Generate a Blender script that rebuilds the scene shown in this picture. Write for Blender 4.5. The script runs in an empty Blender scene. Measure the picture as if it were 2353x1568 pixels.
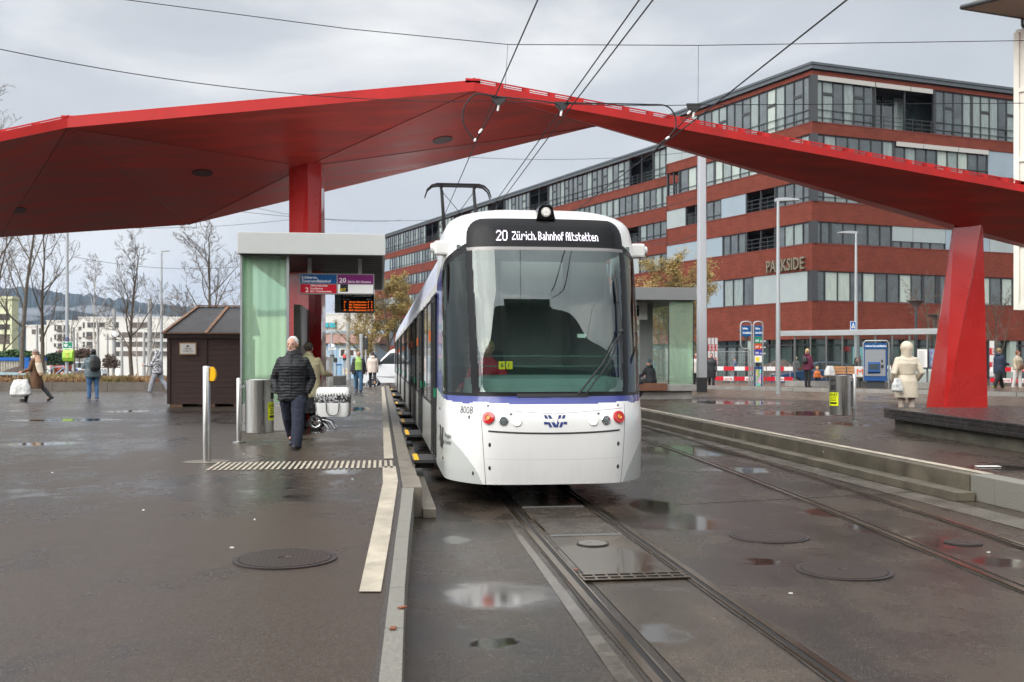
import bpy, bmesh, math, random
import numpy as np
from mathutils import Vector, Matrix, noise as mnoise
R = math.radians
random.seed(7)
S = bpy.context.scene
COL = S.collection

# ---------------------------------------------------------------- camera, sky, sun, exposure
YAW = R(7.49); CAMZ = 1.69; FPX = 2288.0; CU, CV = 1176.5, 825.0
cam_d = bpy.data.cameras.new('camera'); cam = bpy.data.objects.new('camera', cam_d); COL.objects.link(cam)
cam.location = (0, 0, CAMZ); cam.rotation_euler = (R(90), 0, -YAW)
cam_d.sensor_width = 36; cam_d.lens = 35; cam_d.shift_y = 0.01764
cam_d.clip_start = 0.1; cam_d.clip_end = 9000
cam_d.dof.use_dof = True; cam_d.dof.focus_distance = 12.0; cam_d.dof.aperture_fstop = 4.5
S.camera = cam

SUN_EL, SUN_AZ = R(37), R(228)      # azimuth clockwise from +Y
W = bpy.data.worlds.new('World'); S.world = W; W.use_nodes = True
nt = W.node_tree; nt.nodes.clear()
def wn(t, **k):
    n = nt.nodes.new(t)
    for a, b in k.items(): setattr(n, a, b)
    return n
tc = wn('ShaderNodeTexCoord')
sky = wn('ShaderNodeTexSky'); sky.sky_type = 'NISHITA'; sky.sun_disc = False
sky.sun_elevation = SUN_EL; sky.sun_rotation = SUN_AZ; sky.air_density = 1.5; sky.dust_density = 3
skm = wn('ShaderNodeMix', data_type='RGBA', blend_type='MULTIPLY'); skm.inputs[0].default_value = 1
nt.links.new(sky.outputs[0], skm.inputs[6]); skm.inputs[7].default_value = (.10, .10, .10, 1)
sep = wn('ShaderNodeSeparateXYZ'); nt.links.new(tc.outputs['Generated'], sep.inputs[0])
# flatten the vector towards the horizon so the clouds stretch into layers
mp = wn('ShaderNodeMapping'); mp.inputs['Scale'].default_value = (1.0, 1.0, 2.3); nt.links.new(tc.outputs['Generated'], mp.inputs[0])
n1 = wn('ShaderNodeTexNoise'); n1.inputs['Scale'].default_value = 2.6; n1.inputs['Detail'].default_value = 7; n1.inputs['Roughness'].default_value = .5; n1.inputs['Distortion'].default_value = .35
nt.links.new(mp.outputs[0], n1.inputs['Vector'])
cr = wn('ShaderNodeValToRGB'); nt.links.new(n1.outputs[0], cr.inputs[0])
e = cr.color_ramp.elements; e[0].position = .36; e[0].color = (.59, .615, .645, 1); e[1].position = .66; e[1].color = (1.05, 1.04, 1.02, 1)
m1 = cr.color_ramp.elements.new(.5); m1.color = (.68, .70, .73, 1)
# brighter cloud on the side the hidden sun stands (behind the camera)
dt = wn('ShaderNodeVectorMath', operation='DOT_PRODUCT'); nt.links.new(tc.outputs['Generated'], dt.inputs[0])
dt.inputs[1].default_value = (math.sin(SUN_AZ)*math.cos(SUN_EL), math.cos(SUN_AZ)*math.cos(SUN_EL), math.sin(SUN_EL))
mr = wn('ShaderNodeMapRange'); mr.inputs[1].default_value = -.15; mr.inputs[2].default_value = 1; mr.inputs[3].default_value = 1.0; mr.inputs[4].default_value = 4.6
nt.links.new(dt.outputs['Value'], mr.inputs[0])
mm = wn('ShaderNodeVectorMath', operation='SCALE'); nt.links.new(cr.outputs[0], mm.inputs[0]); nt.links.new(mr.outputs[0], mm.inputs['Scale'])
hzr = wn('ShaderNodeMapRange'); hzr.inputs[1].default_value = 0; hzr.inputs[2].default_value = .30; hzr.inputs[3].default_value = .55; hzr.inputs[4].default_value = 0; nt.links.new(sep.outputs[2], hzr.inputs[0])
hm = wn('ShaderNodeMix', data_type='RGBA'); nt.links.new(hzr.outputs[0], hm.inputs[0]); nt.links.new(mm.outputs[0], hm.inputs[6]); hm.inputs[7].default_value = (.80, .82, .86, 1)
mx = wn('ShaderNodeMix', data_type='RGBA'); mx.inputs[0].default_value = .90
nt.links.new(skm.outputs[2], mx.inputs[6]); nt.links.new(hm.outputs[2], mx.inputs[7])
bg = wn('ShaderNodeBackground'); nt.links.new(mx.outputs[2], bg.inputs[0]); bg.inputs[1].default_value = 1.0
wo = wn('ShaderNodeOutputWorld'); nt.links.new(bg.outputs[0], wo.inputs[0])

sd = bpy.data.lights.new('sun', 'SUN'); sd.energy = 2.1; sd.angle = R(55); sd.color = (1, .96, .9)
so = bpy.data.objects.new('sun', sd); COL.objects.link(so)
so.rotation_euler = (R(90) - SUN_EL, 0, -SUN_AZ + math.pi)
so.rotation_euler = Vector((math.sin(SUN_AZ)*math.cos(SUN_EL), math.cos(SUN_AZ)*math.cos(SUN_EL), math.sin(SUN_EL))).to_track_quat('Z', 'Y').to_euler()
S.view_settings.view_transform = 'Standard'; S.view_settings.look = 'None'
S.view_settings.exposure = 0.0; S.view_settings.gamma = 1
S.render.engine = 'CYCLES'
S.cycles.max_bounces = 7; S.cycles.transparent_max_bounces = 12; S.cycles.glossy_bounces = 4; S.cycles.diffuse_bounces = 3
S.cycles.caustics_reflective = False; S.cycles.caustics_refractive = False

# ---------------------------------------------------------------- surveying helpers (photo sight lines -> metres)
FW = Vector((math.sin(YAW), math.cos(YAW), 0)); RT = Vector((math.cos(YAW), -math.sin(YAW), 0))
def P(u, v, d): return RT*((u-CU)/FPX*d) + FW*d + Vector((0, 0, CAMZ + (CV-v)/FPX*d))
def G(u, v, z=0.0): return P(u, v, (CAMZ-z)*FPX/(v-CV))
def dist(v, z=0.0): return (CAMZ-z)*FPX/(v-CV)
PZ = 0.32       # left platform height
RZ = 0.30       # right platform height
BZ = 0.45       # bus stop platform

# ---------------------------------------------------------------- objects
WL = {}
def reg(o, p):
    b = Vector(o.location) if p is None else WL[p.name] + Vector(o.location)
    WL[o.name] = b
def tag(o, label=None, cat=None, group=None, kind=None):
    if label: o['label'] = label
    if cat: o['category'] = cat
    if group: o['group'] = group
    if kind: o['kind'] = kind
    return o
def thing(name, label, cat, loc=(0, 0, 0), rz=0, group=None):
    o = bpy.data.objects.new(name, None); COL.objects.link(o); o.empty_display_size = .1
    o.location = loc; o.rotation_euler = (0, 0, rz); reg(o, None)
    return tag(o, label, cat, group)
def copy_tree(o, parent=None):
    c = o.copy(); COL.objects.link(c); c.parent = parent
    for ch in list(o.children): copy_tree(ch, c)
    return c
def dup(o, loc, rz=0, label=None, group=None, scale=None):
    c = copy_tree(o); c.location = loc; c.rotation_euler = (0, 0, rz)
    if scale: c.scale = scale if hasattr(scale, '__len__') else (scale,)*3
    if label: c['label'] = label
    if group: c['group'] = group
    return c

class MB:
    def __init__(s): s.v = []; s.f = []; s.m = []
    def add(s, vs, fs, m=0):
        b = len(s.v); s.v += [tuple(x) for x in vs]; s.f += [tuple(b+i for i in f) for f in fs]; s.m += [m]*len(fs); return s
    def quad(s, a, b, c, d, m=0): return s.add([a, b, c, d], [(0, 1, 2, 3)], m)
    def poly(s, pts, m=0): return s.add(pts, [tuple(range(len(pts)))], m)
    def bb(s, x0, x1, y0, y1, z0, z1, m=0):
        v = [(x0,y0,z0),(x1,y0,z0),(x1,y1,z0),(x0,y1,z0),(x0,y0,z1),(x1,y0,z1),(x1,y1,z1),(x0,y1,z1)]
        return s.add(v, [(3,2,1,0),(4,5,6,7),(0,1,5,4),(1,2,6,5),(2,3,7,6),(3,0,4,7)], m)
    def box(s, c, sz, rz=0, m=0, rx=0, ry=0):
        M = Matrix.Rotation(rz, 3, 'Z') @ Matrix.Rotation(ry, 3, 'Y') @ Matrix.Rotation(rx, 3, 'X'); c = Vector(c)
        a, b, d = [k/2 for k in sz]
        v = [(-a,-b,-d),(a,-b,-d),(a,b,-d),(-a,b,-d),(-a,-b,d),(a,-b,d),(a,b,d),(-a,b,d)]
        return s.add([c + M @ Vector(p) for p in v], [(3,2,1,0),(4,5,6,7),(0,1,5,4),(1,2,6,5),(2,3,7,6),(3,0,4,7)], m)
    def bar(s, p, q, w, h=None, m=0):          # rectangular bar from p to q
        p = Vector(p); q = Vector(q); h = h or w; d = (q-p).normalized()
        up = Vector((0,0,1)) if abs(d.z) < .95 else Vector((0,1,0))
        r = d.cross(up).normalized()*w/2; u = r.cross(d).normalized()*h/2
        v = [p-r-u, p+r-u, p+r+u, p-r+u, q-r-u, q+r-u, q+r+u, q-r+u]
        return s.add(v, [(0,1,2,3),(7,6,5,4),(4,5,1,0),(5,6,2,1),(6,7,3,2),(7,4,0,3)], m)
    def tube(s, pts, rad, n=8, m=0, caps=True, flat=(1, 1)):
        pts = [Vector(p) for p in pts]; k = len(pts)
        if not hasattr(rad, '__len__'): rad = [rad]*k
        b = len(s.v); prev = None
        for i, p in enumerate(pts):
            d = (pts[min(i+1, k-1)] - pts[max(i-1, 0)])
            d = d.normalized() if d.length > 1e-9 else Vector((0,0,1))
            if prev is None:
                up = Vector((0,0,1)) if abs(d.z) < .9 else Vector((1,0,0))
                x = d.cross(up).normalized()
            else:
                x = (prev - d*prev.dot(d)); x = x.normalized() if x.length > 1e-6 else d.orthogonal().normalized()
            prev = x; y = d.cross(x)
            for j in range(n):
                a = 2*math.pi*j/n
                s.v.append(tuple(p + x*(math.cos(a)*rad[i]*flat[0]) + y*(math.sin(a)*rad[i]*flat[1])))
        for i in range(k-1):
            for j in range(n):
                j2 = (j+1) % n
                s.f.append((b+i*n+j, b+i*n+j2, b+(i+1)*n+j2, b+(i+1)*n+j)); s.m.append(m)
        if caps:
            s.f.append(tuple(b+j for j in range(n))[::-1]); s.m.append(m)
            s.f.append(tuple(b+(k-1)*n+j for j in range(n))); s.m.append(m)
        return s
    def cyl(s, p, q, r0, r1=None, n=16, m=0): return s.tube([p, q], [r0, r1 if r1 is not None else r0], n, m)
    def ell(s, c, r, nu=12, nv=8, m=0, M=None):
        c = Vector(c); r = r if hasattr(r, '__len__') else (r, r, r); vs = []; fs = []
        for i in range(nv+1):
            t = math.pi*i/nv
            for j in range(nu):
                a = 2*math.pi*j/nu
                p = Vector((r[0]*math.sin(t)*math.cos(a), r[1]*math.sin(t)*math.sin(a), r[2]*math.cos(t)))
                vs.append(c + (M @ p if M else p))
        for i in range(nv):
            for j in range(nu):
                j2 = (j+1) % nu; fs.append((i*nu+j, (i+1)*nu+j, (i+1)*nu+j2, i*nu+j2))
        return s.add(vs, fs, m)
    def loft(s, rings, n=16, m=0, p=2.0):       # rings: (centre, rx, ry [, rotation about z])
        b = len(s.v)
        for rg in rings:
            c = Vector(rg[0]); a0 = rg[3] if len(rg) > 3 else 0
            for j in range(n):
                a = 2*math.pi*j/n; ca, sa = math.cos(a), math.sin(a)
                x = math.copysign(abs(ca)**(2/p), ca)*rg[1]; y = math.copysign(abs(sa)**(2/p), sa)*rg[2]
                s.v.append((c.x + x*math.cos(a0) - y*math.sin(a0), c.y + x*math.sin(a0) + y*math.cos(a0), c.z))
        k = len(rings)
        for i in range(k-1):
            for j in range(n):
                j2 = (j+1) % n; s.f.append((b+i*n+j, b+i*n+j2, b+(i+1)*n+j2, b+(i+1)*n+j)); s.m.append(m)
        s.f.append(tuple(b+j for j in range(n))[::-1]); s.m.append(m)
        s.f.append(tuple(b+(k-1)*n+j for j in range(n))); s.m.append(m)
        return s
    def lathe(s, prof, c=(0, 0, 0), n=24, m=0):
        c = Vector(c); b = len(s.v); k = len(prof)
        for r, z in prof:
            for j in range(n):
                a = 2*math.pi*j/n; s.v.append((c.x+r*math.cos(a), c.y+r*math.sin(a), c.z+z))
        for i in range(k-1):
            for j in range(n):
                j2 = (j+1) % n; s.f.append((b+i*n+j, b+i*n+j2, b+(i+1)*n+j2, b+(i+1)*n+j)); s.m.append(m)
        s.f.append(tuple(b+j for j in range(n))[::-1]); s.m.append(m)
        s.f.append(tuple(b+(k-1)*n+j for j in range(n))); s.m.append(m)
        return s
    def prism(s, pts, off, m=0):                # polygon pts extruded by vector off
        k = len(pts); off = Vector(off); a = [Vector(p) for p in pts]
        vs = a + [p+off for p in a]
        fs = [tuple(range(k))[::-1], tuple(range(k, 2*k))] + [(i, (i+1) % k, k+(i+1) % k, k+i) for i in range(k)]
        return s.add(vs, fs, m)
    def merge(s, o, M=None, m=None):
        b = len(s.v); s.v += [tuple(M @ Vector(p)) if M else p for p in o.v]
        s.f += [tuple(b+i for i in f) for f in o.f]; s.m += (o.m if m is None else [m]*len(o.f)); return s
    def build(s, name, mats, parent=None, smooth=False, bevel=0, world=False, loc=(0, 0, 0), rz=0, angle=35):
        me = bpy.data.meshes.new(name)
        if world and parent is not None: o_ = WL[parent.name] + Vector(loc); vs = [(x-o_.x, y-o_.y, z-o_.z) for x, y, z in s.v]
        elif world and Vector(loc).length: vs = [(x-loc[0], y-loc[1], z-loc[2]) for x, y, z in s.v]
        else: vs = s.v
        me.from_pydata([tuple(v) for v in vs], [], s.f)
        for m in (mats if isinstance(mats, (list, tuple)) else [mats]): me.materials.append(m)
        if me.polygons: me.polygons.foreach_set('material_index', s.m)
        bm = bmesh.new(); bm.from_mesh(me); bmesh.ops.recalc_face_normals(bm, faces=bm.faces)
        if bevel:
            bmesh.ops.remove_doubles(bm, verts=bm.verts, dist=1e-5)
            es = [e for e in bm.edges if len(e.link_faces) == 2 and e.calc_face_angle(0) > R(40)]
            try: bmesh.ops.bevel(bm, geom=es, offset=bevel, segments=2, profile=.6, affect='EDGES', clamp_overlap=True)
            except Exception: pass
        bm.to_mesh(me); bm.free()
        if smooth:
            me.polygons.foreach_set('use_smooth', [True]*len(me.polygons))
            try: me.set_sharp_from_angle(angle=R(angle))
            except Exception: pass
        me.update()
        o = bpy.data.objects.new(name, me); COL.objects.link(o)
        o.parent = parent; o.location = loc; o.rotation_euler = (0, 0, rz); reg(o, parent)
        return o
def struct(name, mb, mats, **k):
    return tag(mb.build(name, mats, **k), kind='structure')

# lettering as thin solid glyph meshes
_FC = {}
def glyphs(txt, bold=0.0, ext=.0):
    key = (txt, bold, ext)
    if key not in _FC:
        c = bpy.data.curves.new('t', 'FONT'); c.body = txt; c.size = 1; c.extrude = ext; c.offset = bold; c.resolution_u = 2; c.fill_mode = 'BOTH'
        o = bpy.data.objects.new('t', c); COL.objects.link(o)
        bpy.context.view_layer.update()
        me = bpy.data.meshes.new_from_object(o.evaluated_get(bpy.context.evaluated_depsgraph_get()))
        _FC[key] = ([tuple(v.co) for v in me.vertices], [tuple(p.vertices) for p in me.polygons])
        bpy.data.objects.remove(o); bpy.data.curves.remove(c); bpy.data.meshes.remove(me)
    return _FC[key]
def text(mb, txt, org, right, up, size, width=None, m=0, bold=0.0, ext=.0, align='L', xs=1.0):
    vs, fs = glyphs(txt, bold, ext/size if ext else 0.0)
    if not vs: return mb
    x0 = min(v[0] for v in vs); x1 = max(v[0] for v in vs); y0 = 0; cap = .70
    k = size/cap; kx = (width/(x1-x0)) if width else k*xs
    o = Vector(org); r = Vector(right).normalized(); u = Vector(up).normalized(); n = r.cross(u)
    sh = -(x1-x0)*kx/2 if align == 'C' else 0
    mb.add([o + r*((x-x0)*kx + sh) + u*(y*k) + n*(z*k) for x, y, z in vs], fs, m); return mb

# ---------------------------------------------------------------- materials
def lin(r, g, b): return tuple(((c/255)/12.92 if c/255 < .04045 else ((c/255+.055)/1.055)**2.4) for c in (r, g, b))
def mat(name, col, rough=.5, metal=0.0, spec=.5, var=0.0, vs=3.0, bump=0.0, bs=60.0, coat=0.0, alpha=None, emit=None, est=1.0, dirt=0.0, stretch=None, rvar=0.0):
    m = bpy.data.materials.new(name); m.use_nodes = True; t = m.node_tree; b = t.nodes['Principled BSDF']
    col = tuple(col)[:3]
    b.inputs['Base Color'].default_value = (*col, 1); b.inputs['Roughness'].default_value = rough
    b.inputs['Metallic'].default_value = metal; b.inputs['Specular IOR Level'].default_value = spec
    if coat: b.inputs['Coat Weight'].default_value = coat; b.inputs['Coat Roughness'].default_value = .05
    if emit: b.inputs['Emission Color'].default_value = (*emit, 1); b.inputs['Emission Strength'].default_value = est
    if var or bump or rvar:
        c = t.nodes.new('ShaderNodeTexCoord'); mp = t.nodes.new('ShaderNodeMapping'); t.links.new(c.outputs['Object'], mp.inputs[0])
        if stretch: mp.inputs['Scale'].default_value = stretch
    if var or rvar:
        n = t.nodes.new('ShaderNodeTexNoise'); n.inputs['Scale'].default_value = vs; n.inputs['Detail'].default_value = 6; n.inputs['Roughness'].default_value = .6
        t.links.new(mp.outputs[0], n.inputs['Vector'])
        if var:
            r = t.nodes.new('ShaderNodeMapRange'); r.inputs[1].default_value = .3; r.inputs[2].default_value = .7
            r.inputs[3].default_value = 1-var; r.inputs[4].default_value = 1+var; t.links.new(n.outputs[0], r.inputs[0])
            mu = t.nodes.new('ShaderNodeVectorMath'); mu.operation = 'SCALE'; mu.inputs[0].default_value = col
            t.links.new(r.outputs[0], mu.inputs['Scale']); t.links.new(mu.outputs[0], b.inputs['Base Color'])
        if rvar:
            r = t.nodes.new('ShaderNodeMapRange'); r.inputs[1].default_value = .3; r.inputs[2].default_value = .7
            r.inputs[3].default_value = max(.02, rough-rvar); r.inputs[4].default_value = rough+rvar; t.links.new(n.outputs[0], r.inputs[0])
            t.links.new(r.outputs[0], b.inputs['Roughness'])
    if bump:
        n2 = t.nodes.new('ShaderNodeTexNoise'); n2.inputs['Scale'].default_value = bs; n2.inputs['Detail'].default_value = 4
        t.links.new(mp.outputs[0], n2.inputs['Vector'])
        bu = t.nodes.new('ShaderNodeBump'); bu.inputs['Strength'].default_value = bump; bu.inputs['Distance'].default_value = .02
        t.links.new(n2.outputs[0], bu.inputs['Height']); t.links.new(bu.outputs[0], b.inputs['Normal'])
    return m
def glassmat(name, tint=(.8, .9, .86), refl=1.0, see=.8, rough=.02, milk=0):
    # see-through sheet: transparent tint + Fresnel mirror
    m = bpy.data.materials.new(name); m.use_nodes = True; t = m.node_tree; t.nodes.clear()
    o = t.nodes.new('ShaderNodeOutputMaterial'); tr = t.nodes.new('ShaderNodeBsdfTransparent'); tr.inputs[0].default_value = (*[c*see for c in tint], 1)
    gl = t.nodes.new('ShaderNodeBsdfGlossy'); gl.inputs['Roughness'].default_value = rough; gl.inputs[0].default_value = (.84, .92, .89, 1)
    lw = t.nodes.new('ShaderNodeFresnel'); ge = t.nodes.new('ShaderNodeNewGeometry'); io = t.nodes.new('ShaderNodeMath'); io.operation = 'MULTIPLY_ADD'; io.inputs[1].default_value = -.8333; io.inputs[2].default_value = 1.5; t.links.new(ge.outputs['Backfacing'], io.inputs[0]); t.links.new(io.outputs[0], lw.inputs[0])
    mu = t.nodes.new('ShaderNodeMath'); mu.operation = 'MULTIPLY'; mu.inputs[1].default_value = refl; mu.use_clamp = True
    mx = t.nodes.new('ShaderNodeMixShader'); t.links.new(lw.outputs[0], mu.inputs[0]); t.links.new(mu.outputs[0], mx.inputs[0])
    t.links.new(gl.outputs[0], mx.inputs[2])
    if milk:
        df = t.nodes.new('ShaderNodeBsdfDiffuse'); df.inputs[0].default_value = (*[c*.62 for c in tint], 1); m2 = t.nodes.new('ShaderNodeMixShader'); m2.inputs[0].default_value = milk
        t.links.new(tr.outputs[0], m2.inputs[1]); t.links.new(df.outputs[0], m2.inputs[2]); t.links.new(m2.outputs[0], mx.inputs[1])
    else: t.links.new(tr.outputs[0], mx.inputs[1])
    t.links.new(mx.outputs[0], o.inputs[0])
    return m
M = {}
M['white_paint'] = mat('white_paint', (.83, .825, .80), .24, coat=.3, var=.05, vs=1.3, rvar=.06)
M['grey_paint'] = mat('grey_paint', (.33, .34, .33), .4, var=.05, vs=2)
M['black_gloss'] = mat('black_gloss', (.008, .008, .009), .10, spec=.30)
M['black_matte'] = mat('black_matte', (.02, .02, .021), .6)
M['rubber'] = mat('rubber', (.018, .018, .018), .75, bump=.3, bs=80)
M['blue_paint'] = mat('blue_paint', lin(52, 62, 140), .2, coat=.5, var=.08, vs=5)
M['logo_blue'] = mat('logo_blue', lin(52, 64, 120), .35)
M['steel'] = mat('steel', (.52, .51, .48), .30, 1.0, var=.045, vs=2, stretch=(9, 9, .5), rvar=.06)
M['galv'] = mat('galv', (.35, .36, .365), .42, .55, var=.08, vs=4)
M['pole_grey'] = mat('pole_grey', (.36, .38, .39), .4, .25, var=.05, vs=2)
M['dark_metal'] = mat('dark_metal', (.045, .05, .052), .4, .3)
M['concrete'] = mat('concrete', (.27, .26, .24), .75, var=.22, vs=2.5, bump=.35, bs=40)
M['granite'] = mat('granite', (.205, .195, .165), .55, var=.25, vs=60, bump=.3, bs=120, rvar=.1)
M['red_paint'] = mat('red_paint', (.43, .010, .008), .42, spec=.35, var=.20, vs=1.2, rvar=.1, stretch=(1, 1, .25))
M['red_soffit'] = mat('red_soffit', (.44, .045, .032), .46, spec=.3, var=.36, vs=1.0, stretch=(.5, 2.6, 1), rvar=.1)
M['red_col'] = mat('red_gloss', (.46, .011, .008), .28, coat=.5, var=.12, vs=.8, rvar=.1)
M['yellow'] = mat('yellow', lin(250, 190, 10), .45)
M['white'] = mat('white', (.82, .82, .80), .5)
M['paper'] = mat('paper', (.75, .74, .70), .6)
M['line'] = mat('line', (.42, .37, .285), .5, var=.22, vs=5, bump=.25, bs=50, rvar=.12)
M['wood_dark'] = mat('wood_dark', (.055, .028, .022), .6, var=.3, vs=5, bump=.3, bs=25, stretch=(.6, .6, 5))
M['bark'] = mat('bark', (.085, .065, .045), .85, var=.3, vs=6, bump=.4, bs=30)
M['twig'] = mat('twig', (.10, .075, .055), .85, var=.25, vs=2)
M['skin'] = mat('skin', (.50, .28, .20), .5, var=.06, vs=8)
M['skin2'] = mat('skin2', (.36, .19, .12), .5, var=.06, vs=8)
# ================================================================ GROUND, TRACKS, PLATFORMS
def wet_asphalt(name, puddles, dry, wet, seed=0.0, base_w=.5, pr=.04):
    m = bpy.data.materials.new(name); m.use_nodes = True; t = m.node_tree; b = t.nodes['Principled BSDF']; L = t.links.new
    def N(k, **a):
        n = t.nodes.new(k)
        for x, y in a.items(): setattr(n, x, y)
        return n
    g = N('ShaderNodeNewGeometry')
    def noi(scale, det=5, off=0, st=None):
        n = N('ShaderNodeTexNoise'); n.inputs['Scale'].default_value = scale; n.inputs['Detail'].default_value = det; n.inputs['Roughness'].default_value = .6
        mp = N('ShaderNodeMapping'); mp.inputs['Location'].default_value = (off+seed, off*2.0, 0)
        if st: mp.inputs['Scale'].default_value = st
        L(g.outputs['Position'], mp.inputs[0]); L(mp.outputs[0], n.inputs['Vector']); return n
    def rng(s, a, c, o0=0., o1=1.):
        r = N('ShaderNodeMapRange'); r.interpolation_type = 'SMOOTHSTEP'
        for i, x in enumerate((a, c, o0, o1)): r.inputs[1+i].default_value = x
        L(s, r.inputs[0]); return r.outputs[0]
    def mth(op, a, c):
        n = N('ShaderNodeMath', operation=op)
        for i, x in enumerate((a, c)):
            if isinstance(x, (int, float)): n.inputs[i].default_value = x
            else: L(x, n.inputs[i])
        return n.outputs[0]
    big = noi(.33, 5, 3.0); med = noi(1.7, 6, 9.0, (1, .6, 1)); fine = noi(140, 3); gr = noi(45, 4, 1.0)
    wetness = rng(mth('ADD', mth('MULTIPLY', big.outputs[0], .5), mth('MULTIPLY', med.outputs[0], .5)), .62-base_w*.3, .80-base_w*.3)
    # standing water where the surface dips: ragged ellipses + a little free noise
    dn = noi(2.6, 5, 5.0); dv = N('ShaderNodeVectorMath', operation='MULTIPLY_ADD'); L(dn.outputs['Color'], dv.inputs[0])
    dv.inputs[1].default_value = (.55, .55, 0); L(g.outputs['Position'], dv.inputs[2])
    pud = None
    for (px, py, rx, ry) in puddles:
        mp = N('ShaderNodeMapping'); mp.vector_type = 'POINT'
        mp.inputs['Location'].default_value = (-(px+.27)/rx, -(py+.27)/ry, 0); mp.inputs['Scale'].default_value = (1/rx, 1/ry, 0)
        L(dv.outputs[0], mp.inputs[0]); ln = N('ShaderNodeVectorMath', operation='LENGTH'); L(mp.outputs[0], ln.inputs[0])
        q = rng(ln.outputs['Value'], .55, 1.15, 1., 0.)
        pud = q if pud is None else mth('MAXIMUM', pud, q)
    if pud is None: pud = mth('MULTIPLY', 0.0, 0.0)
    fp = rng(mth('ADD', mth('MULTIPLY', big.outputs[0], .5), mth('MULTIPLY', dn.outputs[0], .5)), .575, .66)
    pud = mth('MAXIMUM', pud, mth('MULTIPLY', fp, .80))
    wt = mth('MAXIMUM', wetness, pud)
    c1 = N('ShaderNodeMix', data_type='RGBA'); L(wt, c1.inputs[0]); c1.inputs[6].default_value = (*dry, 1); c1.inputs[7].default_value = (*wet, 1)
    # aggregate speckle
    sp = N('ShaderNodeMapRange'); sp.inputs[1].default_value = .35; sp.inputs[2].default_value = .7; sp.inputs[3].default_value = .62; sp.inputs[4].default_value = 1.38
    L(mth('ADD', mth('MULTIPLY', fine.outputs[0], .5), mth('MULTIPLY', gr.outputs[0], .5)), sp.inputs[0]); sc = N('ShaderNodeVectorMath', operation='SCALE'); L(c1.outputs[2], sc.inputs[0]); L(sp.outputs[0], sc.inputs['Scale'])
    vo = N('ShaderNodeTexVoronoi'); vo.inputs['Scale'].default_value = 62; L(g.outputs['Position'], vo.inputs['Vector'])
    vs_ = N('ShaderNodeMapRange'); vs_.inputs[1].default_value = .20; vs_.inputs[2].default_value = .27; vs_.inputs[3].default_value = .30; vs_.inputs[4].default_value = 0.; L(vo.outputs['Distance'], vs_.inputs[0])
    c2 = N('ShaderNodeMix', data_type='RGBA'); L(vs_.outputs[0], c2.inputs[0]); L(sc.outputs[0], c2.inputs[6]); c2.inputs[7].default_value = (.26, .245, .22, 1)
    L(c2.outputs[2], b.inputs['Base Color'])
    ro = mth('ADD', mth('MULTIPLY', wetness, -.19), .31)
    ro = mth('ADD', ro, mth('MULTIPLY', med.outputs[0], .08))
    rr = N('ShaderNodeMix', data_type='FLOAT'); L(pud, rr.inputs[0]); L(ro, rr.inputs[2]); rr.inputs[3].default_value = pr
    L(rr.outputs[0], b.inputs['Roughness']); L(mth('ADD', mth('MULTIPLY', wt, .27), .30), b.inputs['Specular IOR Level'])
    bu = N('ShaderNodeBump'); bu.inputs['Distance'].default_value = .006
    st = mth('ADD', mth('MULTIPLY', pud, -.52), .55); L(st, bu.inputs['Strength']); 
    hh = mth('ADD', mth('MULTIPLY', fine.outputs[0], .5), mth('MULTIPLY', gr.outputs[0], .6)); L(hh, bu.inputs['Height'])
    L(bu.outputs[0], b.inputs['Normal'])
    return m
def pd(u, v, w, h, z=0.0):
    c = G(u, v, z); d = dist(v, z); return (c.x, c.y, w/2/FPX*d, (dist(v-h/2, z)-dist(v+h/2, z))/2)
road_p = [pd(1150, 1368, 360, 66), pd(1130, 1480, 160, 40), pd(1335, 1285, 190, 50), pd(1560, 1200, 260, 56), pd(1500, 1165, 150, 50), pd(1600, 1035, 260, 34),
          pd(1760, 1291, 120, 14), pd(1900, 1178, 130, 22), pd(2140, 1245, 210, 40), pd(2000, 1215, 120, 30), pd(1700, 1080, 200, 20),
          pd(2290, 1290, 160, 30), pd(1050, 1240, 90, 20)]
M['road'] = wet_asphalt('wet_road_asphalt', road_p, (.060, .045, .033), (.020, .015, .011), 0, .72)
plat_p = [pd(790, 1083, 110, 16, PZ), pd(700, 990, 120, 20, PZ), pd(800, 940, 120, 14, PZ),
          pd(160, 965, 300, 8, PZ), pd(90, 1020, 200, 12, PZ), pd(300, 945, 150, 6, PZ)]
M['plat'] = wet_asphalt('damp_platform_asphalt', plat_p, (.060, .044, .032), (.022, .016, .012), 13.0, .56)
rp_p = [pd(1700, 925, 250, 12, RZ), pd(1850, 950, 280, 14, RZ), pd(2000, 1050, 120, 10, RZ), pd(2300, 1075, 180, 14, RZ), pd(1950, 975, 90, 10, RZ)]
M['rplat'] = wet_asphalt('damp_plaza_asphalt', rp_p, (.058, .042, .032), (.030, .022, .017), 29.0, .55)

def smooth(a, b, x):
    t = min(1, max(0, (x-a)/(b-a))); return t*t*(3-2*t)
def terrain(x, y):
    d = FW.x*x + FW.y*y
    return -2.0*smooth(60, 200, d)*smooth(-6, -26, x)
mb = MB()
xs = [-3000, -900, -400, -220, -150, -110, -80, -60, -45, -36, -28, -20, -14, -8, -5, -1, 2, 6, 12, 60, 200, 900, 3000]
ys = [-400, -60, -5, 5, 15, 25, 40, 55, 65, 75, 85, 95, 110, 125, 140, 155, 170, 190, 210, 240, 400, 900, 3200, 6000]
for y in ys:
    for x in xs: mb.v.append((x, y, terrain(x, y)))
n = len(xs)
for j in range(len(ys)-1):
    for i in range(n-1): mb.f.append((j*n+i, j*n+i+1, (j+1)*n+i+1, (j+1)*n+i)); mb.m.append(0)
struct('ground', mb, M['road'])

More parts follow.
